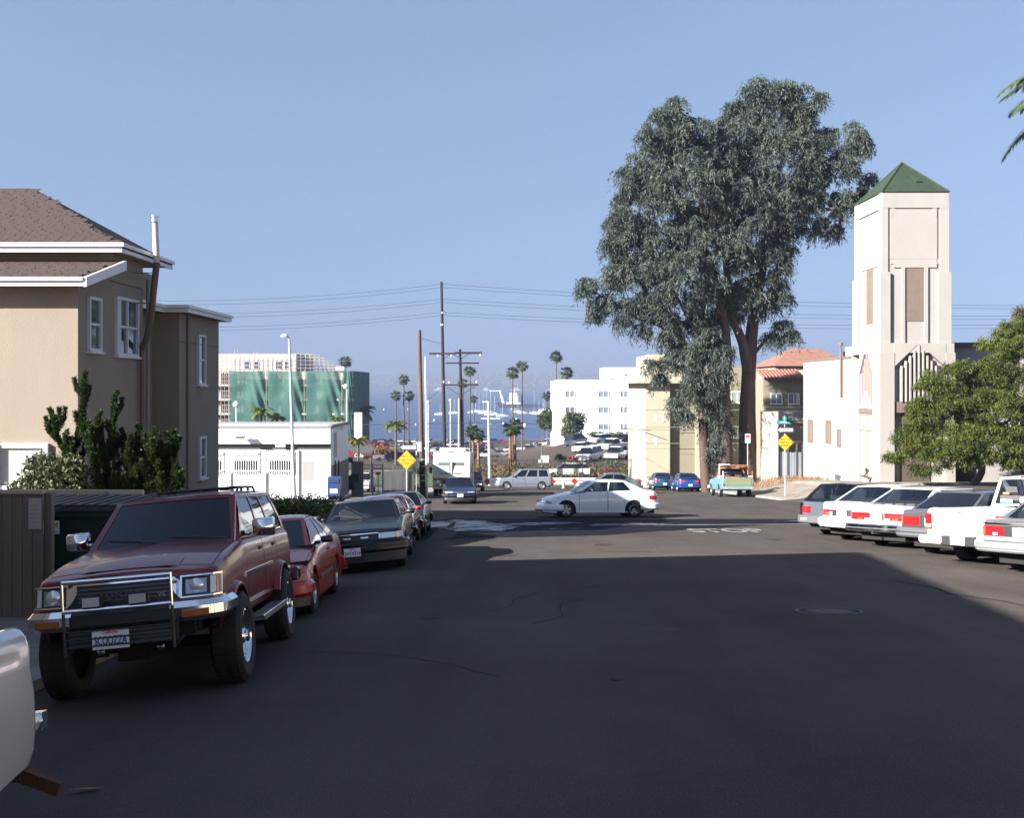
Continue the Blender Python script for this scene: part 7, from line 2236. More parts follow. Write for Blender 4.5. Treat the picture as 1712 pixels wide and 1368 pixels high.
for i, (px, py, rx_, ry_, Y, m) in enumerate([(1000, 727, 20, 7, 188, m_jun), (1035, 729, 22, 7, 186, m_hedge), (1068, 728, 14, 8, 184, m_jun), (1010, 747, 14, 8, 165, m_bush), (938, 766, 10, 8, 130, m_jun), (958, 770, 10, 8, 124, m_red), (1030, 777, 26, 8, 120, m_bush),
        (1075, 768, 10, 16, 117, m_pep), (1087, 780, 16, 12, 112, m_hedge), (870, 783, 16, 9, 118, m_jun), (905, 786, 18, 9, 115, m_hedge), (930, 788, 20, 8, 113, m_dry), (975, 786, 26, 8, 114, m_jun), (1010, 790, 22, 8, 111, m_red),
        (1050, 792, 24, 8, 111, m_hedge), (1120, 790, 24, 9, 110, m_jun), (1150, 793, 18, 7, 109, m_bush), (820, 784, 18, 10, 118, m_dry), (795, 786, 12, 9, 115, m_dry), (845, 788, 16, 9, 113, m_dry), (640, 752, 18, 8, 130, m_dry), (612, 757, 12, 10, 110, m_jun), (700, 785, 10, 10, 90, m_hedge), (675, 815, 10, 12, 75, m_dry), (700, 820, 9, 10, 74, m_bush), (960, 778, 22, 6, 118, m_bush)]):
    labs = ['low clipped bush', 'spreading bush', 'rounded bush', 'straggly bush', 'dense little bush']
    where = ['left of the office door', 'under the office windows', 'by the yellow cornice', 'before the first office bay', 'beside the little white sign', 'reddish, right of the little white sign', 'long and low by the parked white cars', 'bright green at the yellow building corner', 'dark, at the foot of the yellow building',
             'behind the pale minivan roof', 'behind the iron fence, third from the palms', 'dry brown behind the iron fence', 'wide and green behind the iron fence', 'reddish behind the iron fence', 'dark behind the barrier end', 'under the yellow wall fence', 'pale, last at the fence corner', 'dry orange under the fan palms', 'dry orange by the steel pole', 'dry and brown left of the van',
             'dry orange on the bank left of the wooden pole', 'at the foot of the cream pylon', 'by the motorhome corner', 'dry, before the corrugated fence', 'weedy, at the leaning pole', 'olive, behind the middle of the fence']
    round_tree('bush', px, py, rx_, ry_, Y, labs[i % 5] + ' ' + where[i], m, 520, (.42 if Y > 140 else .28, .2 if Y > 140 else .13), 'bushes round the car park', seed=i * 3, trunk=False)
# rough scrub covering the bank behind the fence
rng = np.random.default_rng(55)
n = 9000
xx = rng.uniform(-8, 22, n); yy = rng.uniform(107, 125, n)
zz = np.array([gz(a, b_) for a, b_ in zip(xx, yy)]) + rng.uniform(0, .5, n) * (1 + .6 * np.sin(xx * 1.3) * np.sin(yy * .9))
V = leaf_quads(np.stack([xx, yy, zz], 1), rng.normal(size=(n, 3)) + np.array([0, 0, .8]), rand_unit(n, rng), rng.uniform(.2, .5, n), rng.uniform(.06, .16, n), rng)
m_scrub = leafmat('bank_scrub', (.035, .05, .02), (.12, .10, .05), trans=.1, c3=(.36, .16, .05))
tag(quads_mesh('ground_cover', V, m_scrub, rng.uniform(0, 1, n)), 'rough green and orange scrub on the bank behind the fence', 'ground cover', kind='stuff')
n = 2500
xx = rng.uniform(15.8, 21.3, n); yy = rng.uniform(72, 84, n)
zz = np.array([gz(a, b_) for a, b_ in zip(xx, yy)]) + .12
V = leaf_quads(np.stack([xx, yy, zz], 1), rng.normal(size=(n, 3)) * .5 + np.array([0, 0, 1.2]), rand_unit(n, rng), rng.uniform(.12, .4, n), rng.uniform(.02, .05, n), rng)
tag(quads_mesh('dry_grass', V, m_dry, rng.uniform(.2, 1, n)), 'dry straw coloured grass at the foot of the wall by the gate', 'grass', kind='stuff')
# ------------------------------------------------------------------ fence enclosure and dumpster on the left
m_ply = mat('brown_fence_board', (.19, .145, .11), .85, var=.12, vscale=5, streak=.06, bump=.4, bscale=25)
bf = empty('board_fence', label='brown vertical board fence with a paper notice at the left edge', cat='fence')
fY = 14.2
xe = PX(71, fY); ft = PZ(826, fY)
x = xe; k = 0
while x > -9.2:
    w_ = .135
    boxobj('board', x - w_ + .006, x - .002, fY + random.uniform(0, .004), fY + .03, gz(-6.5, fY) - .1, ft - random.uniform(0, .004), m_ply, bf); x -= w_
boxobj('top_rail', -9.3, xe + .01, fY - .03, fY + .08, ft + .002, ft + .05, mat('pale_timber', (.48, .38, .26), .8, var=.15, vscale=3, streak=1), bf)
nt_ = boxobj('notice', PX(48, fY), PX(69.5, fY), fY - .008, fY - .003, PZ(885, fY), PZ(833, fY), mat('notice_paper', (.45, .40, .36), .8, var=.05), bf)
for k in range(5): boxobj('notice_line', PX(51, fY), PX(64 + (k % 3), fY), fY - .010, fY - .0085, PZ(846 + k * 7, fY), PZ(844.6 + k * 7, fY), mat('notice_ink', (.42, .22, .10), .8), bf)
side = empty('enclosure', label='timber topped dumpster enclosure behind the brown board fence', cat='enclosure')
for sx_ in (-6.12,):
    boxobj('post', sx_ - .1, sx_, fY + .1, fY + .2, gz(-6, fY), ft, m_ply, side)
m_timb = mat('pale_timber', (.48, .38, .26), .8)
Yd = 17.3
boxobj('beam', PX(62, Yd), PX(238, Yd), Yd, Yd + .09, PZ(828, Yd), PZ(820, Yd), m_timb, side)
boxobj('beam', PX(185, Yd), PX(240, Yd), Yd - .12, Yd - .02, PZ(829, Yd), PZ(823, Yd), m_timb, side)
boxobj('post', PX(176, Yd - .2), PX(182, Yd - .2), Yd - .25, Yd - .18, gz(-5.5, Yd), PZ(822, Yd - .2), mat('galvanised_post', (.25, .25, .26), .5, .3), side)
boxobj('rear_wall', -9.2, PX(240, Yd), Yd + .1, Yd + .2, gz(-7, Yd) - .2, PZ(830, Yd), m_ply, side)
dm = empty('dumpster', label='dark green dumpster with ribbed black lid and white company plate', cat='dumpster')
D0, D1 = 15.3, 17.0
dxa, dxb = -8.2, -4.75
gD = gz(-6, 16)
m_dg = mat('dumpster_green', (.012, .035, .028), .45, .2, var=.15)
zt_d = PZ(856, D0)
MB().prism([(D0, gD + .16), (D0 - .0, zt_d), (D1, zt_d + .0), (D1, gD + .16)], dxa, dxb, 'x').build('body', m_dg, dm)
for z in (.45, .75): boxobj('rib', dxa, dxb, D0 - .05, D0 - .002, gD + z, gD + z + .07, m_dg, dm)
boxobj('rim', dxa - .02, dxb + .02, D0 - .04, D0 + .04, zt_d - .07, zt_d, m_dg, dm)
lid = MB().prism([(D0 - .06, zt_d + .01), (D0 - .06, zt_d + .05), (D1 + .02, PZ(831, D1)), (D1 + .02, PZ(831, D1) - .04)], dxa, dxb, 'x').build('lid', mat('lid_black', (.045, .042, .045), .6), dm)
x = dxa + .08
sl_ = math.atan2(PZ(831, D1) - zt_d - .05, D1 - D0 + .08)
while x < dxb - .1:
    M = Matrix.Translation((x, D0, zt_d + .055)) @ Matrix.Rotation(sl_, 4, 'X')
    MB().box(0, .10, 0, 1.60, 0, .045, 0, M).build('lid_rib', mat('lid_black', (.045, .042, .045), .6), lid); x += .17
Yp = D0 - .012
pl = boxobj('company_plate', PX(72, Yp), PX(99.5, Yp), Yp - .01, Yp - .002, PZ(893, Yp), PZ(871, Yp), M_PLATE, dm)
M_GOLD = mat('sign_gold', (.70, .42, .02), .6)
text('lettering', 'WM', .115, M_GOLD, dm, ((PX(72, Yp) + PX(99.5, Yp)) / 2, Yp - .014, PZ(878, Yp)), (PI / 2, 0, 0), .001, .004)
text('lettering', '596-7444', .042, M_PBLUE, dm, ((PX(72, Yp) + PX(99.5, Yp)) / 2, Yp - .014, PZ(889.5, Yp)), (PI / 2, 0, 0), .001, .001)
for x in (dxa + .3, dxb - .3): MB().lathe([(0, -.04), (.08, -.04), (.08, .04), (0, .04)], 12, (x, D0 + .15, gD + .08), 'x').build('wheel', M_TYRE, dm)

# ------------------------------------------------------------------ street furniture
m_galv = mat('galvanised', (.40, .42, .43), .5, .5, var=.1)
m_lampp = mat('lamp_post_paint', (.46, .50, .52), .5, .1, var=.06)
lp = empty('street_lamp', (PX(492, 57), 57, gz(-11.5, 57) + .1), label='tall pale tapering street lamp leaning slightly, in front of the white shop', cat='street lamp')
H_ = PZ(566, 57) - lp.location.z
MB().tube([(0, 0, 0), (0, 0, .3)], [.16, .14], 12).build('base', m_lampp, lp, rad(40))
top = Vector((PX(483.5, 57) - PX(492, 57), 0, H_))
MB().tube([(0, 0, .3), top], [.105, .055], 12).build('pole', m_lampp, lp, rad(40))
MB().tube([top, top + Vector((-.02, -.1, .05)), top + Vector((-.12, -.35, .09))], .035, 8).build('arm', m_lampp, lp, rad(40))
c = top + Vector((-.14, -.45, .08))
hdm = MB().lathe([(0, .14), (.10, .12), (.19, .06), (.21, 0), (.20, -.02), (0, -.03)], 18, tuple(c), 'z').build('lamp_head', M_FRAMEW, lp, rad(40))
boxobj('ballast_box', .08, .20, -.12, .05, 3.1, 3.4, m_lampp, lp)
def sign_back(px, py0, py1, wpx, Y, label, postpx, basepy):
    o = empty('sign', (0, 0, 0), label=label, cat='sign')
    boxobj('panel', PX(px, Y) - wpx * Y / F / 2, PX(px, Y) + wpx * Y / F / 2, Y - .01, Y, PZ(py1, Y), PZ(py0, Y), mat('sign_back', (.33, .34, .35), .5, .5), o)
    MB().tube([(PX(postpx, Y), Y + .03, gz(PX(postpx, Y), Y)), (PX(px, Y), Y + .03, PZ(py0, Y))], .03, 6).build('post', m_galv, o)
sign_back(516, 771.5, 804.5, 21, 56.5, 'blank grey back of a rectangular road sign before the white shop', 520, 836)
mbx = empty('mailbox', (PX(559.5, 58), 58, gz(-9.6, 58) + .12), label='blue rounded street mailbox at the corner of the white shop', cat='mailbox')
m_mb = mat('mailbox_blue', (.015, .045, .13), .4, coat=.4)
prof = [(-.32, .22)] + [(-.32, .95)] + [(.32 * math.cos(PI - a * PI / 10), .95 + .30 * math.sin(a * PI / 10)) for a in range(1, 10)] + [(.32, .95), (.32, .22)]
MB().prism(prof, -.33, .33, 'x').build('body', m_mb, mbx, rad(30))
for x in (-.28, .28):
    for y in (-.26, .26): boxobj('leg', x - .03, x + .03, y - .03, y + .03, 0, .23, m_mb, mbx)
boxobj('chute', -.28, .28, -.36, -.31, .93, 1.12, m_mb, mbx)
boxobj('postal_label', -.2, .2, -.335, -.322, .36, .60, M_PLATE, mbx)
text('lettering', 'U.S. MAIL', .085, m_mb, mbx, (0, -.338, .48), (PI / 2, 0, 0), .001, .001)
m_yel_s = mat('sign_yellow', (.80, .50, .02), .45)
def diamond_sign(px, py, Y, base_py, label, more=True, tilt=0.0, s=1.0):
    """warning sign: diamond plate, black border line, three lines of words, post"""
    x = PX(px, Y)
    o = empty('road_sign', (x, Y, gz(x, Y)), label=label, cat='road sign')
    zc = PZ(py, Y) - gz(x, Y)
    h = 1.06 * s / 2
    o2 = MB().prism([(0, -h), (h, 0), (0, h), (-h, 0)], -.012, 0, 'y').build('plate', m_yel_s, o); o2.location = (0, -.04, zc)
    for i in range(4):
        a = i * PI / 2
        p = Vector((math.cos(a), 0, math.sin(a))) * (h - .045); q = Vector((math.cos(a + PI / 2), 0, math.sin(a + PI / 2))) * (h - .045)
        MB().tube([p + Vector((0, -.014, 0)), q + Vector((0, -.014, 0))], .008, 4).build('border', M_BLACKP, o2)
    for k, t in enumerate(('NOT A', 'THROUGH', 'STREET')): text('lettering', t, .19 * s, M_BLACKP, o2, (0, -.016, (1 - k) * .19 * s), (PI / 2, 0, 0), .001, .003, (.95, 1, 1))
    MB().tube([(0, 0, 0), (0, 0, zc + h * .9)], .032, 8).build('post', m_galv, o)
    return o
ds1 = diamond_sign(680, 769.5, 59.6, 838, 'yellow diamond NOT A THROUGH STREET sign left of the leaning wooden pole')
def one_way(px, py, Y, label, s=1.0, post=True):
    x = PX(px, Y)
    o = empty('road_sign', (x, Y, gz(x, Y)), label=label, cat='road sign')
    zc = PZ(py, Y) - gz(x, Y)
    p = boxobj('plate', -.46 * s, .46 * s, -.06, -.045, -.155 * s, .155 * s, M_BLACKP, o); p.location = (0, 0, zc)
    w_ = M_PLATE
    MB().prism([(-.44 * s, 0), (-.27 * s, .14 * s), (-.27 * s, .09 * s), (.42 * s, .09 * s), (.42 * s, -.09 * s), (-.27 * s, -.09 * s), (-.27 * s, -.14 * s)], -.064, -.061, 'y').build('arrow', w_, p)
    text('lettering', 'ONE WAY', .135 * s, M_BLACKP, p, (.05 * s, -.067, 0), (PI / 2, 0, 0), .001, .003)
    if post: MB().tube([(.44 * s, 0, 0), (.44 * s, 0, zc + .3)], .03, 8).build('post', m_galv, o)
    return o
one_way(683, 748, 59.9, 'black and white ONE WAY arrow sign above the left yellow diamond')
gb = empty('signal_box', label='small grey box mounted on the wooden pole above the ONE WAY sign', cat='box')
boxobj('body', PX(696, 65.4), PX(705, 65.4), 65.2, 65.5, PZ(755, 65.4), PZ(739, 65.4), m_galv, gb)
# right corner: name blades, one way, diamond on one post
RYs = 61.6
dsr = diamond_sign(1312.5, 740, RYs, 826, 'yellow diamond NOT A THROUGH STREET sign by the gate near the old truck', s=.92)
ow = one_way(1313, 719, RYs - .02, 'black and white ONE WAY arrow sign above the right yellow diamond', 1.0, False)
sn = empty('street_name_sign', (PX(1312, RYs), RYs, gz(15.5, RYs)), label='pair of crossed teal street name blades on top of the right corner post', cat='street sign')
m_teal = mat('sign_teal', (.02, .20, .19), .5)
zc = PZ(706, RYs) - sn.location.z
MB().tube([(0, .02, 1), (0, .02, zc + .35)], .03, 8).build('post', m_galv, sn)
bl1 = boxobj('name_blade', -.45, .45, -.02, 0, zc - .12, zc + .10, m_teal, sn)
text('lettering', 'LAUREL ST', .13, M_PLATE, sn, (0, -.024, zc - .01), (PI / 2, 0, 0), .001, .001)
bl2 = boxobj('name_blade', -.02, 0, -.4, .4, zc + .12, zc + .32, m_teal, sn)
npk = empty('parking_sign', (PX(1250, 70), 70, gz(PX(1250, 70), 70)), label='small red and white no parking sign above the old truck cab', cat='sign')
zc = PZ(733, 70) - npk.location.z
boxobj('plate', -.17, .17, -.03, -.02, zc - .30, zc + .28, M_PLATE, npk)
boxobj('red_band', -.13, .13, -.036, -.031, zc + .02, zc + .2, mat('sign_red2', (.5, .05, .05), .6), npk)
text('lettering', 'NO', .14, mat('sign_red2', (.5, .05, .05), .6), npk, (0, -.036, zc - .1), (PI / 2, 0, 0), .001)
MB().tube([(0, 0, 0), (0, 0, zc + .3)], .03, 6).build('post', m_galv, npk)
ym = empty('yard_post', (PX(632, 70), 70, gz(-8.7, 70)), label='dark post with a small box in front of the corrugated fence', cat='post')
MB().tube([(0, 0, 0), (0, 0, 1.5)], .04, 6).build('post', M_BLACKP, ym)
boxobj('box', -.16, .16, -.1, .1, 1.35, 1.5, M_BLACKP, ym)

# ---- poles
m_pole = mat('old_wood_pole', (.09, .06, .047), .9, var=.4, vscale=3, streak=.1, bump=.6, bscale=14)
m_poled = mat('creosote_pole', (.014, .011, .011), .85, var=.3, vscale=2, streak=.1)
wp = empty('utility_pole', (PX(707, 66), 66, gz(-5.5, 66)), label='weathered leaning wooden pole stub with white conduit, dark at its foot', cat='utility pole', group='utility poles')
tpz = PZ(552, 66) - wp.location.z
tpx = PX(701, 66) - PX(707, 66)
MB().tube([(tpx * .27, 0, tpz * .22), (tpx, 0, tpz)], [.16, .11], 12).build('pole', m_pole, wp, rad(40))
MB().tube([(0, 0, 0), (tpx * .27, 0, tpz * .22)], [.185, .165], 12).build('pole_foot', m_poled, wp, rad(40))
MB().tube([(.26, -.1, 0), (.16, -.08, PZ(597, 66) - wp.location.z)], [.055, .05], 8).build('conduit', M_FRAMEW, wp, rad(40))
MB().tube([(.26, -.101, 0), (.235, -.095, 2.1)], .07, 8).build('conduit_foot', m_galv, wp, rad(40))
for z in (1.0, 1.35, 1.9, 2.3): MB().lathe([(.19, 0), (.19, .05)], 10, (0, 0, z), 'z').build('band', m_galv, wp)
PA = 103.0
up = empty('utility_pole', (0, 0, 0), label='tallest dark utility pole carrying three pairs of high wires', cat='utility pole', group='utility poles')
MB().tube([(PX(744.5, PA), PA, gz(-6, PA)), (PX(738, PA), PA, PZ(471, PA))], [.20, .12], 10).build('pole', m_poled, up, rad(40))
boxobj('crossarm', PX(718, PA), PX(762, PA), PA - .2, PA - .06, PZ(593, PA), PZ(590, PA), m_poled, up)
boxobj('crossarm', PX(745, PA), PX(771, PA), PA - .2, PA - .06, PZ(608.5, PA), PZ(606, PA), m_poled, up)
boxobj('crossarm', PX(742, PA), PX(771, PA), PA - .2, PA - .06, PZ(645, PA), PZ(642.5, PA), m_poled, up)
for py in (524, 544): MB().lathe([(.15, 0), (.15, .12)], 10, (PX(739.5, PA), PA, PZ(py, PA)), 'z').build('band', M_FRAMEW, up)
up2 = empty('utility_pole', (0, 0, 0), label='shorter dark utility pole of the pair with three crossarms', cat='utility pole', group='utility poles')
MB().tube([(PX(774, PA), PA, gz(-4.5, PA)), (PX(769, PA), PA, PZ(584, PA))], [.19, .13], 10).build('pole', m_poled, up2, rad(40))
for x0_, x1_, t_, b_ in ((761, 806, 588.5, 592), (771, 801, 606, 608.5), (771, 800, 642, 645)):
    boxobj('crossarm', PX(x0_, PA), PX(x1_, PA), PA - .2, PA - .06, PZ(b_, PA), PZ(t_, PA), m_poled, up2)
for o_, a, b_ in ((up2, (771, 600), (784, 592)), (up2, (771, 600), (758, 593)), (up2, (771, 660), (795, 646)), (up2, (770, 662), (748, 648)), (up, (742, 600), (752, 593))):
    MB().tube([(*PP(a[0], a[1], PA).xy, PZ(a[1], PA)), (PX(b_[0], PA), PA - .1, PZ(b_[1], PA))], .03, 5).build('brace', m_poled, o_)
for o_, px, py in ((up, 732.5, 594), (up, 755, 594), (up2, 803.5, 593), (up, 742, 640), (up, 751, 641), (up2, 797, 640)):
    MB().lathe([(.0, -.16), (.06, -.14), (.09, 0), (.04, .05)], 8, (PX(px, PA), PA - .13, PZ(py, PA) + (0 if py < 600 else .12)), 'z').build('insulator', M_FRAMEW, o_, rad(40))
MB().tube([(PX(767, PA), PA - .25, gz(-5, PA)), (PX(767.5, PA), PA - .25, PZ(667, PA))], .07, 6).build('riser', M_FRAMEW, up2)
# steel signal pole with white crossarms
sp_ = empty('signal_pole', (0, 0, 0), label='slim pale steel pole with short crossarms beside the minivan', cat='pole')
SY = 99.5
MB().tube([(PX(819, SY), SY, gz(-2, SY)), (PX(816.5, SY), SY, PZ(671, SY))], [.16, .10], 10).build('pole', mat('pale_steel', (.55, .57, .58), .5, .2), sp_, rad(40))
for a, b_, y_ in ((806, 817, 672), (804, 836, 700), (808, 818, 738)):
    boxobj('crossarm', PX(a, SY), PX(b_, SY), SY - .05, SY + .05, PZ(y_ + 1, SY), PZ(y_ - 1, SY), mat('pale_steel', (.55, .57, .58), .5, .2), sp_)
def wire(name, pts, r, label, n=28, sag=0.0, grp='overhead wires'):
    P = []
    for (a, b_) in zip(pts, pts[1:]):
        a, b_ = Vector(a), Vector(b_)
        for k in range(n):
            t = k / n; q = a.lerp(b_, t); q.z -= sag * 4 * t * (1 - t); P.append(q)
    P.append(Vector(pts[-1]))
    return tag(MB().tube(P, r, 4).build(name, mat('wire', (.05, .05, .06), .6), None), label, 'wire', grp)
ordn = ['highest', 'second highest', 'third', 'fourth', 'fifth', 'lowest']
for i, (y0_, yl, yr_) in enumerate(((475, 501, 512), (480.5, 507, 517), (500, 522, 529), (505.5, 527, 534), (522, 545, 543), (527, 550, 548))):
    a = Vector((PX(739, PA), PA, PZ(y0_, PA)))
    wire('power_line', [(PX(200, PA), PA + 1, PZ(yl, PA)), a, (PX(1760, PA), PA - 1, PZ(yr_, PA))], .017, ordn[i] + ' of the six long high wires crossing the sky at the tall pole', sag=.55 if i % 2 == 0 else .6)
wire('power_line', [(PX(470, 98), 98, PZ(712, 98)), (PX(592, 98), 98, PZ(711, 98)), (PX(840, 98), 98, PZ(706, 98)), (PX(1000, 98), 98, PZ(714, 98)), (PX(1078, 98), 94, PZ(717, 98))], .03, 'thick low black cable stretching across the bay view to the yellow building')
wire('power_line', [(PX(592, 93), 93, PZ(716, 93)), (PX(1290, 93), 93, PZ(720, 93))], .012, 'thin low wire in front of the yellow building wall')
wire('guy_wire', [(PX(739, PA), PA, PZ(575, PA)), (PX(702, 66), 66, PZ(565, 66))], .015, 'slack wire from the leaning wooden pole to the tall pole')
wire('guy_wire', [(PX(741, PA), PA, PZ(648, PA)), (PX(704, 66), 66, PZ(678, 66))], .015, 'guy wire dropping from the lowest crossarm towards the leaning pole')
# small lamp posts in the car park
for px, top_, bot_, Y, lab in ((395, 678, 705, 75, 'short white mast just above the shop roof at left'), (580, 648, 705, 95, 'white globe lamp post in front of the green netting'), (716, 673, 757, 150, 'thin white lamp post right of the leaning pole'), (753, 670, 745, 170, 'thin white lamp post between the twin poles'),
                           (906, 730, 790, 118, 'thin dark post behind the fence near the little sign'), (1052, 740, 790, 112, 'thin green sign post by the right end of the fence')):
    o = empty('lamp_post', (PX(px, Y), Y, gz(PX(px, Y), Y)), label=lab, cat='lamp post')
    z = PZ(top_, Y) - o.location.z
    MB().tube([(0, 0, 0), (0, 0, z)], .06, 6).build('post', M_FRAMEW if px < 800 else M_GREYP, o)
    if px < 800: MB().lathe([(0, -.2), (.22, -.05), (.24, .1), (.1, .28), (0, .3)], 10, (-.1 if px == 580 else 0, 0, z), 'z').build('lamp_head', M_FRAMEW, o, rad(40))
    else: boxobj('plate', -.2, .2, -.05, 0, z - .4, z, M_GREYP, o)
lsn = empty('notice_sign', (PX(911, 122), 122, gz(4, 122)), label='little white box sign on the car park edge behind the fence', cat='sign')
boxobj('panel', -.45, .45, -.1, .1, .9, 1.7, M_PLATE, lsn); boxobj('panel', -.75, -.45, -.1, .1, .9, 1.25, M_PLATE, lsn); boxobj('leg', -.3, -.2, -.05, .05, 0, .9, M_GREYP, lsn); boxobj('leg', .2, .3, -.05, .05, 0, .9, M_GREYP, lsn)

# ---- white barrier with red diamonds
m_bar = mat('barrier_white', (.72, .72, .72), .6, var=.08)
m_diam = mat('reflector_red', (.42, .012, .015), .4)
def barrier(xa, xb, Y, label, diamonds, ht=.95):
    o = empty('road_barrier', (0, 0, 0), label=label, cat='barrier', group='white street end barriers')
    g0 = gz((xa + xb) / 2, Y)
    n = max(1, int((xb - xa) / 2.6))
    for z in (.28, .62):
        for k in range(n):
            a = xa + (xb - xa) * k / n; b_ = xa + (xb - xa) * (k + 1) / n
            boxobj('board', a + .01, b_ - .01, Y, Y + .05, g0 + z, g0 + z + .25, m_bar, o)
    for k in range(n + 1):
        x = xa + (xb - xa) * k / n
        boxobj('post', x - .07, x + .07, Y + .055, Y + .2, g0 - .2, g0 + .95, m_poled, o)
    for px in diamonds:
        x = PX(px, Y)
        MB().prism([(x, g0 + .57 - .30), (x + .30, g0 + .57), (x, g0 + .57 + .30), (x - .30, g0 + .57)], Y - .04, Y - .02, 'y').build('red_diamond', m_diam, o)
barrier(PX(793, 95), PX(838, 95), 95, 'white barrier with one red diamond left of the pale minivan', (814,))
barrier(PX(915, 96.5), PX(1094, 96.5), 96.5, 'long white barrier with red diamonds behind the white sedan', (923, 960, 1068))
hy = empty('fire_hydrant', (PX(942, 93), 93, gz(4.5, 93)), label='small white hydrant in front of the long barrier', cat='hydrant')
MB().lathe([(.14, 0), (.14, .06), (.10, .07), (.10, .5), (.13, .52), (.12, .62), (.05, .70), (.05, .74), (0, .75)], 12, (0, 0, 0), 'z').build('body', m_bar, hy, rad(40))
for s_ in (-1, 1): MB().lathe([(.05, 0), (.05, .1), (0, .1)], 8, (s_ * .1, 0, .42), 'x').build('nozzle', m_bar, hy)

# ---- black iron fence
iff = empty('iron_fence', (0, 0, 0), label='long black iron picket fence at the end of the street', cat='fence')
IY = 106.0
ixa, ixb = PX(770, IY), PX(1172, IY)
g0 = gz(2, IY)
m_iron = mat('black_iron', (.018, .018, .02), .6)
ztop = PZ(768, IY)
pk = MB(); x = ixa
while x < ixb:
    pk.box(x - .02, x + .02, IY - .02, IY + .02, g0, ztop); x += .15
tag(pk.build('pickets', m_iron, iff), kind='stuff')
x = ixa
while x < ixb + .1:
    boxobj('post', x - .05, x + .05, IY - .05, IY + .05, g0 - .2, ztop + .1, m_iron, iff); x += 2.4
for z in (g0 + .15, ztop - .15): boxobj('rail', ixa, ixb, IY - .025, IY + .025, z, z + .05, m_iron, iff)

# ------------------------------------------------------------------ bay: ship, boats, buoys
m_hull = mat('ship_hull', (.010, .016, .035), .6); m_sup = mat('ship_white', (.80, .80, .80), .6)
SHY = 1270.0
sh_ = empty('ship', (PX(868, SHY), SHY, SEA), label='dark hulled working ship with white bridge anchored in the bay', cat='ship')
Lh = 76 * SHY / F / 2
ku = SHY / F
poly = [(-Lh, 4.5 * ku * 1.9), (-Lh + 2, 3.2 * ku), (-Lh + 12, 3.6 * ku * 1.3), (-Lh + 14, 4.2 * ku), (Lh - 3, 4.2 * ku), (Lh, 4.6 * ku), (Lh - 2, 0), (-Lh + 5, 0)]
poly = [(-Lh, 9 * ku), (-Lh + 9, 7.5 * ku), (-Lh + 10, 6 * ku), (Lh, 6 * ku), (Lh - 1, 0), (-Lh + 4, 0)]
MB().prism(poly, -6, 6, 'y').build('hull', m_hull, sh_)
boxobj('bridge', PX(851, SHY) - PX(868, SHY), PX(866, SHY) - PX(868, SHY), -5, 5, 6 * ku, 20 * ku, m_sup, sh_)
boxobj('wheelhouse', PX(852, SHY) - PX(868, SHY), PX(864, SHY) - PX(868, SHY), -4, 4, 20 * ku, 25 * ku, m_sup, sh_)
boxobj('deckhouse', PX(846, SHY) - PX(868, SHY), PX(870, SHY) - PX(868, SHY), -5.2, 5.2, 6 * ku, 9 * ku, m_sup, sh_)
MB().tube([(PX(841, SHY) - PX(868, SHY), 0, 7 * ku), (PX(836, SHY) - PX(868, SHY), 0, 28 * ku)], 1.1, 6).tube([(PX(843, SHY) - PX(868, SHY), 0, 7 * ku), (PX(837, SHY) - PX(868, SHY), 0, 28 * ku)], .6, 4).build('crane_tower', m_sup, sh_)
MB().tube([(PX(818, SHY) - PX(868, SHY), 0, 28 * ku), (PX(838, SHY) - PX(868, SHY), 0, 28 * ku)], .5, 4).build('crane_boom', m_sup, sh_)
MB().tube([(PX(860, SHY) - PX(868, SHY), 0, 25 * ku), (PX(860, SHY) - PX(868, SHY), 0, 30 * ku)], .3, 4).build('mast', m_sup, sh_)
def sailboat(px, py, mast_py, Y, label, L_=None):
    k = Y / F
    L_ = L_ or 10
    o = empty('sailboat', (PX(px, Y), Y, SEA), label=label, cat='sailboat', group='sailboats moored in the bay')
    z = 1.1
    mb = MB()
    rows = []
    for i in range(9):
        t = i / 8; y_ = -L_ / 2 + L_ * t; w_ = 1.5 * math.sin(PI * min(.97, .18 + .8 * t)) ** .7
        rows.append([(y_, -w_, z + .15 * t), (y_, -w_ * .8, .2), (y_, 0, -.3), (y_, w_ * .8, .2), (y_, w_, z + .15 * t), (y_, 0, z + .25)])
    mb.grid([r + [r[0]] for r in rows])
    mb.build('hull', m_sup, o, rad(40))
    boxobj('cabin', -L_ * .15, L_ * .2, -.8, .8, z, z + .7, m_sup, o)
    MB().tube([(0, 0, z), (0, 0, PZ(mast_py, Y) - SEA)], .075, 5).build('mast', m_sup, o)
    MB().tube([(0, 0, z + 1.2), (-L_ * .42, 0, z + 1.3)], .07, 5).build('boom', m_sup, o)
    return o
brng = random.Random(3)
blab = ['lone', 'small', 'white', 'slender', 'short', 'long', 'tall masted', 'twin', 'far', 'nearer', 'low', 'bright']
for i, (px, py, my) in enumerate([(795, 687, 655), (801, 688, 657), (808, 690, 655), (813, 688, 650), (820, 693, 652), (827, 692, 662), (789, 689, 668), (866, 688, 660), (874, 690, 652), (893, 690, 653), (901, 691, 671), (908, 688, 662), (910, 685, 668), (840, 695, 675), (760, 690, 668), (736, 692, 676)]):
    Y = 26 * F / (py - HZ + 2)
    sailboat(px, py, my, Y, '%s moored sailboat, number %s of the masts counted from the wooden pole' % (blab[i % 12], ['one', 'two', 'three', 'four', 'five', 'six', 'seven', 'eight', 'nine', 'ten', 'eleven', 'twelve', 'thirteen', 'fourteen', 'fifteen', 'sixteen'][i]), brng.uniform(8, 13))
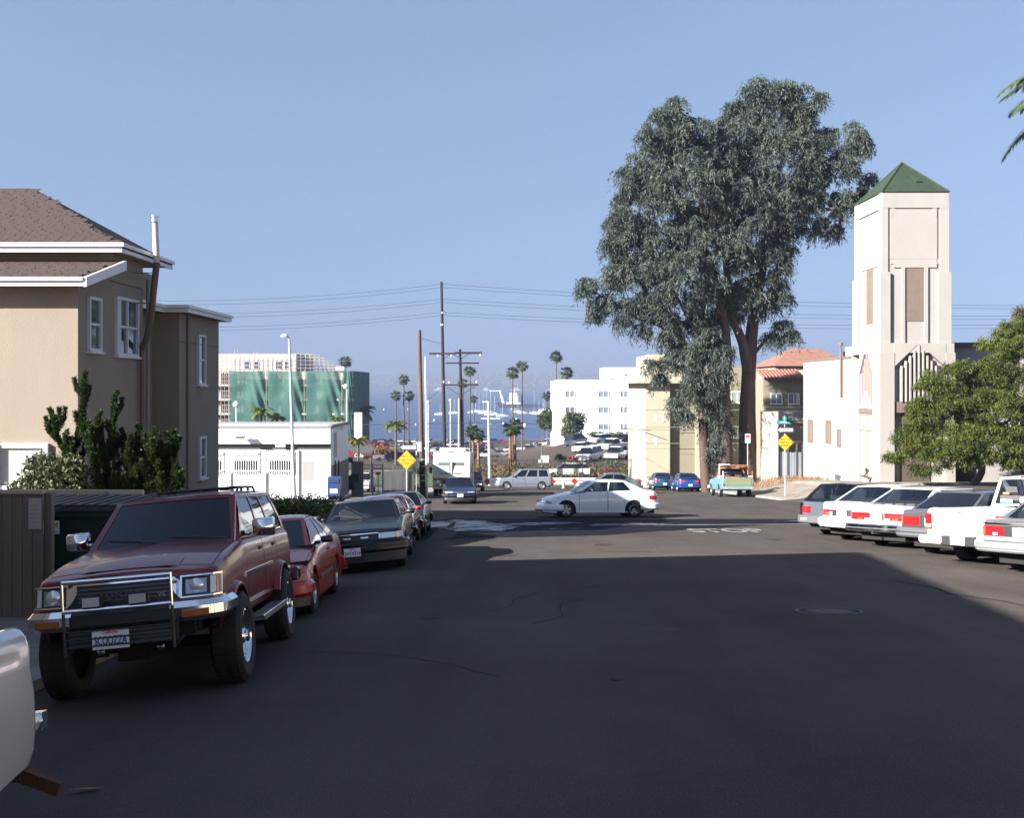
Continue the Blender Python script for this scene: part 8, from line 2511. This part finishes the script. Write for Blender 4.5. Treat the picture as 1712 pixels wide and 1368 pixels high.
for i in range(18):
    px = brng.choice([brng.uniform(640, 735), brng.uniform(780, 925), brng.uniform(780, 925)]); py = brng.uniform(684, 715)
    Y = 26 * F / (py - HZ)
    o = empty('buoy', (PX(px, Y), Y, SEA), label='white mooring float dotted on the blue water of the bay', cat='buoy', group='mooring floats on the bay')
    MB().lathe([(0, -.3), (.7, -.2), (.9, .3), (.6, .9), (0, 1.1)], 8, (0, 0, 0), 'z').build('float', m_sup, o)
for i, (px, py, w_) in enumerate(((862, 651, 18), (925, 652, 24), (735, 655, 20), (812, 653, 12))):
    Y = 5600.0
    o = empty('far_vessel', (PX(px, Y), Y, SEA), label=['white vessel at the far shore above the ship', 'long white vessel at the far shore left of the office', 'white vessel at the far shore between the palms and poles', 'white vessel at the far shore over the masts'][i], cat='vessel')
    hl = w_ * Y / F / 2
    MB().prism([(-hl, 7), (hl, 7), (hl - 3, 0), (-hl + 4, 0)], -8, 8, 'y').build('hull', m_sup, o)
    boxobj('deckhouse', -hl * .5, hl * .6, -5, 5, 7, 16, m_sup, o)
# ------------------------------------------------------------------ vehicles in their places
suv = seat_on_ground(build_suv(), -3.22, 10.85, rad(176))
suv.scale = (.94, 1, 1)
rc = seat_on_ground(build_red_coupe(), -3.42, 15.6, rad(177.5))
rc.scale = (.93, 1, .97)
gs = seat_on_ground(build_grey_sedan(), -2.92, 22.2, rad(177))
c3 = build_round_sedan(P_MAROON, 'sedan', 'maroon sedan mostly hidden behind the charcoal sedan, red door mirror', 'cars parked along the left kerb')
seat_on_ground(c3, -3.2, 27.1, rad(177.5))
for ch_ in c3.children:
    if ch_.name.startswith('mirror'): ch_.data.materials.clear(); ch_.data.materials.append(mat('mirror_red', (.45, .01, .015), .3, coat=1))
c4 = build_round_sedan(P_CHAR, 'sedan', 'dark sedan last in the left row, only its flank and black mirror showing', 'cars parked along the left kerb')
seat_on_ground(c4, -3.3, 31.9, rad(178))
ws = seat_on_ground(build_white_sedan(), 3.2, 40.3, rad(-97))
nc = seat_on_ground(build_navy_coupe(), -2.75, 56.1, rad(176))
mh_ = seat_on_ground(build_motorhome(), -3.85, 71.8, rad(180))
mv = seat_on_ground(build_minivan(), .98, 88.0, rad(-92))
gg_ = build_round_sedan(P_GREENG, 'sedan', 'pale green grey sedan half hidden behind the white sedan')
seat_on_ground(gg_, 6.7, 75.0, rad(-90))
bl_ = build_round_sedan(P_BLUE, 'sedan', 'bright blue sedan parked before the big tree with its rear towards us', 'blue cars by the big tree')
seat_on_ground(bl_, 13.2, 82.0, rad(0))
tl = build_round_sedan(P_TEAL, 'sedan', 'teal blue sedan parked just left of and beyond the bright blue one', 'blue cars by the big tree')
seat_on_ground(tl, 12.1, 87.5, rad(0))
ot = seat_on_ground(build_old_truck(), 13.9, 68.3, rad(1))
TH = rad(58)
fvec = Vector((math.sin(TH), math.cos(TH))); rvec = Vector((math.cos(TH), -math.sin(TH)))
for fn, wx, wy, yr_ in ((build_grey_wagon, 8.9, 30.3, -1.25), (build_white_hatch, 8.8, 28.2, -1.28), (build_white_louvre, 9.0, 26.1, -1.32), (build_grey_sedan_r, 9.3, 23.8, -1.2), (build_white_pickup, 9.2, 21.75, -1.24), (build_silver_sedan, 9.35, 19.8, -1.16)):
    o = fn()
    c = Vector((wx, wy)) + rvec * .72 - fvec * yr_
    seat_on_ground(o, c.x, c.y, TH)
c3.scale = (1, 1, .9); c4.scale = (1, 1, .88)
# white truck beside the camera: only the back corner of its bed shows
sp = pickup_spec(paint('pearl_white', (.60, .60, .62), .25, .18), 4.7)
sp.update(front=[('bumper', -1.1, 1.1, .45, .62, .1, M_CHROME, .1, False, .03), ('headlight', .5, .8, .72, .88, .01, M_LAMP, .04, True), ('grille', -.48, .48, .72, .88, .01, M_BLACKP, .04)], rear=[], rR=.10,
          wprof=[.93, .955, .985, 1.0, 1.0, .985, .985, .965])
wt, PFt, PRt, _, _ = make_car('pickup_truck', 'white pickup beside the viewer, only its rear corner and rusty bumper showing', sp, None, cat='pickup truck')
boxobj('tailgate', -.66, .66, -2.39, -2.33, .57, 1.06, sp['paint'], wt, .008)
for sg in (1, -1):
    boxobj('taillight', *sorted((sg * .68, sg * .78)), -2.375, -2.33, .66, .95, M_RED, wt, .01)
    t_ = MB().lathe([(0, 0), (.03, .0), (.045, .02), (.04, .045), (0, .055)], 12, (sg * .79, -2.39, .62), 'y').build('side_lamp', M_CHROME, wt, rad(40))
    MB().cbox((sg * .80, -2.41, .62), (.05, .06, .08)).build('latch', M_CHROME, wt)
boxobj('rear_bumper', -.70, .70, -2.52, -2.42, .34, .42, mat('rusty_plank', (.07, .028, .014), .85, var=.3, vscale=6), wt, .01)
for sg in (1, -1):
    fp = MB().cbox((sg * .76, -2.46, .33), (.22, .05, .06), 0, Matrix.Rotation(rad(24 * sg), 3, 'Y')).build('splash_board', mat('rusty_plank', (.07, .028, .014), .85), wt)
for sg in (1, -1): boxobj('bumper_bracket', *sorted((sg * .5, sg * .58)), -2.45, -2.3, .34, .5, M_BLACKP, wt)
seat_on_ground(wt, -2.98, 2.60, rad(180))

# ------------------------------------------------------------------ driver of the white sedan
def driver(car_root, sp_L):
    me = bpy.data.meshes.new('person')
    J = [(0, 0, .52, .15), (0, -.05, .72, .15), (0, -.09, .92, .14), (0, -.10, 1.02, .11), (0, -.09, 1.08, .055), (0, -.08, 1.16, .085), (0, -.07, 1.25, .09), (0, -.08, 1.31, .06)]
    V = [Vector(j[:3]) for j in J]; R_ = [j[3] for j in J]; E = [(i, i + 1) for i in range(len(J) - 1)]
    for sg in (-1, 1):
        b_ = len(V)
        for p, r_ in (((sg * .17, -.10, .98), .065), ((sg * .24, .02, .78), .048), ((sg * .17, .24, .84), .036), ((sg * .15, .32, .88), .04)): V.append(Vector(p)); R_.append(r_)
        E += [(3, b_), (b_, b_ + 1), (b_ + 1, b_ + 2), (b_ + 2, b_ + 3)]
        b_ = len(V)
        for p, r_ in (((sg * .10, .05, .50), .10), ((sg * .12, .42, .56), .075), ((sg * .12, .60, .30), .055), ((sg * .12, .72, .28), .045)): V.append(Vector(p)); R_.append(r_)
        E += [(0, b_), (b_, b_ + 1), (b_ + 1, b_ + 2), (b_ + 2, b_ + 3)]
    me.from_pydata([tuple(v) for v in V], E, [])
    o = link_mesh('person', me)
    sk = o.modifiers.new('skin', 'SKIN')
    lay = me.skin_vertices[0].data if me.skin_vertices else None
    if lay is None:
        bm = bmesh.new(); bm.from_mesh(me); bm.verts.layers.skin.verify(); bm.to_mesh(me); bm.free(); lay = me.skin_vertices[0].data
    for i, r_ in enumerate(R_):
        lay[i].radius = (r_, r_ * (.8 if i < 4 else 1)); lay[i].use_root = (i == 0)
    ss = o.modifiers.new('sub', 'SUBSURF'); ss.levels = 2; ss.render_levels = 2
    dg = bpy.context.evaluated_depsgraph_get()
    m2 = bpy.data.meshes.new_from_object(o.evaluated_get(dg))
    o.modifiers.clear(); o.data = m2
    m2.materials.clear()
    m2.materials.append(mat('shirt', (.32, .30, .30), .9)); m2.materials.append(mat('skin', (.42, .25, .18), .6)); m2.materials.append(mat('trousers', (.05, .06, .09), .9))
    for p in m2.polygons:
        c = p.center; p.use_smooth = True
        p.material_index = 1 if (c.z > 1.07 or (c.y > .18 and c.z > .70)) else (2 if c.z < .62 and c.y > -.02 else 0)
    hair = MB().lathe([(0, .125), (.05, .115), (.088, .07), (.100, .01), (.095, -.05), (.07, -.08)], 14, (0, -.095, 1.25), 'z').build('hair', mat('hair', (.04, .028, .02), .8), o, rad(60))
    MB().cbox((0, .022, 1.215), (.026, .03, .045)).build('nose', mat('skin', (.42, .25, .18), .6), o)
    for sg in (-1, 1):
        MB().lathe([(0, 0), (.012, .003), (0, .006)], 8, (sg * .033, .008, 1.245), 'y').build('eye', mat('eye', (.02, .02, .02), .3), o)
        for k in range(4): MB().tube([(sg * .14 + (k - 1.5) * .018, .33, .885), (sg * .14 + (k - 1.5) * .018, .375, .90), (sg * .14 + (k - 1.5) * .018, .385, .875)], .008, 5).build('finger', mat('skin', (.42, .25, .18), .6), o)
    tag(o, 'driver in a grey shirt holding the steering wheel of the white sedan', 'person')
    return o
S.view_layers[0].update()
dr = driver(ws, 4.35)
Mw = ws.matrix_world if ws.matrix_world != Matrix() else Matrix.LocRotScale(ws.location, ws.rotation_euler, None)
Mw = Matrix.LocRotScale(ws.location, ws.rotation_euler, None)
dr.matrix_world = Mw @ Matrix.Translation((-.34, -.10, -.03))
dl, drr, dsc = (Mw @ Matrix.Translation((-.34, -.10, -.03))).decompose()
dr.location = dl; dr.rotation_euler = drr.to_euler()

# ------------------------------------------------------------------ the car park below
def mini(kind, p, nm):
    """far parked car: shaped body with wheels, glass and lamps as parts"""
    L_, W_, H_ = {'sedan': (4.5, 1.72, 1.4), 'van': (4.7, 1.85, 1.8), 'truck': (5.0, 1.85, 1.65), 'wagon': (4.6, 1.75, 1.45)}[kind]
    h = L_ / 2
    prof = {'sedan': [(-h, .35), (-h, .85), (-h + .2, .95), (-h + .75, .97), (h - 1.3, .92), (h - .1, .72), (h, .6), (h, .3)],
            'van': [(-h, .35), (-h, 1.0), (h - 1.0, 1.0), (h - .1, .85), (h, .7), (h, .3)],
            'truck': [(-h, .5), (-h, 1.02), (h - 1.4, 1.05), (h - .1, .95), (h, .8), (h, .4)],
            'wagon': [(-h, .35), (-h, .95), (h - 1.3, .92), (h - .1, .72), (h, .6), (h, .3)]}[kind]
    gh = {'sedan': [(-h + .65, .95), (-h + 1.25, 1.38), (h - 1.95, 1.38), (h - 1.2, .93)], 'van': [(-h + .02, 1.0), (-h + .15, 1.78), (h - 1.6, 1.78), (h - .8, 1.0)],
          'truck': [(-.5, 1.02), (-.35, 1.65), (.7, 1.65), (1.25, 1.03)], 'wagon': [(-h + .05, .95), (-h + .45, 1.42), (h - 1.95, 1.42), (h - 1.2, .93)]}[kind]
    w2 = W_ / 2
    b_ = MB().prism(prof, -w2, w2, 'x').mesh('body', p)
    g = MB()
    n = len(gh); a = [(-w2 * .93, y, z) if z < 1.05 else (-w2 * .74, y, z) for y, z in gh] + [(w2 * .93, y, z) if z < 1.05 else (w2 * .74, y, z) for y, z in gh]
    g.add(a, [(0, 1, 2, 3), (7, 6, 5, 4), (0, 4, 5, 1), (3, 2, 6, 7), (0, 3, 7, 4)])
    gm = g.mesh('window', M_GLASSD)
    zr = max(z for _, z in gh)
    rf = MB().box(-w2 * .745, w2 * .745, gh[1][0] - .05, gh[2][0] + .05, zr - .02, zr + .04)
    if kind == 'van':
        for y in (gh[1][0] + .0, gh[1][0] + 1.4, gh[2][0] - .1): rf.box(-w2 * .86, w2 * .86, y, y + .12, 1.0, zr)
    rm_ = rf.mesh('roof', p)
    wm = MB().lathe([(0, -.11), (.24, -.11), (.31, -.09), (.31, .09), (.24, .11), (0, .11)], 14, axis='x').mesh('wheel', M_TYRE)
    lm = MB()
    for sg in (1, -1): lm.box(*sorted((sg * w2 * .55, sg * w2 * .95)), -h - .02, -h + .01, .62, .8)
    lmm = lm.mesh('taillight', M_RED)
    fm = MB()
    for sg in (1, -1): fm.box(*sorted((sg * w2 * .5, sg * w2 * .92)), h - .01, h + .02, .48, .6)
    fmm = fm.mesh('headlight', M_LAMP)
    return (nm, b_, gm, rm_, wm, lmm, fmm, w2, h)
def put_mini(proto, x, y, head, label, group):
    nm, b_, gm, rm_, wm, lmm, fmm, w2, h = proto
    r = empty(nm, label=label, cat='car' if nm != 'pickup_truck' else 'pickup truck', group=group)
    link_mesh('body', b_, r); link_mesh('window', gm, r); link_mesh('roof', rm_, r)
    for yy in (-h + .85, h - .85):
        for sg in (1, -1):
            e = link_mesh('wheel', wm, r); e.location = (sg * (w2 - .1), yy, .31)
    link_mesh('taillights', lmm, r).name = 'taillight'; link_mesh('headlights', fmm, r).name = 'headlight'
    return seat_on_ground(r, x, y, head, .03)
cols = [('white', P_WHITE, 7), ('silver', P_SILVER, 3), ('navy', P_NAVY, 3), ('dark grey', P_CHAR, 3), ('blue', P_BLUE, 1), ('red', P_RED2, 2), ('teal', P_TEAL, 1), ('pale blue', P_VANBLUE, 2), ('maroon', P_MAROON, 1), ('tan', paint('tan', (.35, .28, .2), .3), 1)]
protos = {}
for cn, p, _ in cols:
    for kd, nm in (('sedan', 'parked_car'), ('wagon', 'parked_wagon'), ('van', 'parked_van'), ('truck', 'pickup_truck')):
        protos[(cn, kd)] = mini(kd, p, nm)
crng = random.Random(12)
wcols = [c[0] for c in cols for _ in range(c[2])]
words = {'sedan': 'sedan', 'wagon': 'hatchback', 'van': 'van', 'truck': 'pickup'}
rown = {136: 'on the slope just behind the iron fence', 152: 'on the slope beside the office', 150: 'on the bank edge', 172: 'in the nearest car park row', 188: 'just behind the motorhome roof', 205: 'in the second car park row', 222: 'in the third car park row', 248: 'in the fourth car park row', 272: 'in the fifth car park row', 300: 'in the sixth car park row', 335: 'in the seventh car park row', 375: 'in the eighth car park row', 420: 'in the far car park row', 465: 'in the farthest car park row by the water'}
ordw = ['first', 'second', 'third', 'fourth', 'fifth', 'sixth', 'seventh', 'eighth', 'ninth', 'tenth', 'eleventh', 'twelfth', 'thirteenth', 'fourteenth', 'fifteenth', 'sixteenth', 'seventeenth', 'eighteenth', 'nineteenth', 'twentieth', 'twenty first', 'twenty second', 'twenty third', 'twenty fourth']
fixed = [(648, 172, 'silver', 'sedan', 75), (668, 160, 'navy', 'wagon', 75), (640, 190, 'dark grey', 'sedan', 180), (660, 192, 'navy', 'sedan', 180), (690, 185, 'navy', 'sedan', 80), (857, 300, 'white', 'truck', 80), (849, 302, 'red', 'sedan', 180)]
rowpl = {}
for Y, segs, st_ in ((136, [(985, 1075)], 42), (152, [(978, 1075)], 38), (172, [(965, 1078)], 34), (188, [(738, 800)], 30), (205, [(738, 846), (985, 1075)], 24), (222, [(742, 842), (1000, 1075)], 22), (248, [(740, 838), (1010, 1078)], 19), (272, [(736, 832)], 18), (300, [(730, 832)], 16), (335, [(720, 826), (885, 960)], 14.5), (375, [(715, 830), (890, 935)], 13), (420, [(620, 830), (895, 935)], 12), (465, [(612, 850)], 12)):
    for a, b_ in segs:
        px = a
        while px < b_:
            if crng.random() < .95: rowpl.setdefault(Y, []).append((px + crng.uniform(-1.5, 1.5), Y + crng.uniform(-1.5, 1.5), crng.choice(wcols), crng.choice(['sedan', 'sedan', 'wagon', 'van', 'truck']), crng.choice([200, 25, 215, 80, 35])+ crng.uniform(-8, 8)))
            px += st_ * crng.uniform(.95, 1.25)
for k in range(11):   # the slanting row facing the open lane
    t = k / 10
    rowpl.setdefault('slant', []).append((884 + 116 * t, 345 - 140 * t ** .8, ['white', 'dark grey', 'white', 'white', 'navy', 'silver', 'pale blue', 'blue', 'navy', 'white', 'white'][k], ['van', 'sedan', 'van', 'van', 'sedan', 'sedan', 'sedan', 'sedan', 'sedan', 'sedan', 'sedan'][k], 215))
rown['slant'] = 'in the slanting row left of the office'
rown['fix'] = 'standing apart in the car park'
rowpl['fix'] = fixed
for Y, L_ in rowpl.items():
    for k, (px, y, cn, kd, hd_) in enumerate(sorted(L_)):
        put_mini(protos[(cn, kd)], PX(px, y), y, rad(hd_), '%s %s, %s from the left %s' % (cn, words[kd], ordw[min(k, 23)], rown[Y]), 'cars in the car park by the bay')
# car seen behind the iron fence, and one in the yard
put_mini(protos[('white', 'wagon')], PX(948, 111), 111, rad(-90), 'white hatchback glimpsed through the iron fence above the barrier', 'cars in the car park by the bay')
put_mini(protos[('white', 'sedan')], PX(603, 78), 78, rad(180), 'white car nose showing through the steel yard gate', 'cars in the car park by the bay')
put_mini(protos[('dark grey', 'sedan')], PX(790, 82), 82, rad(180), 'dark car parked behind the motorhome and navy coupe', 'cars in the car park by the bay')
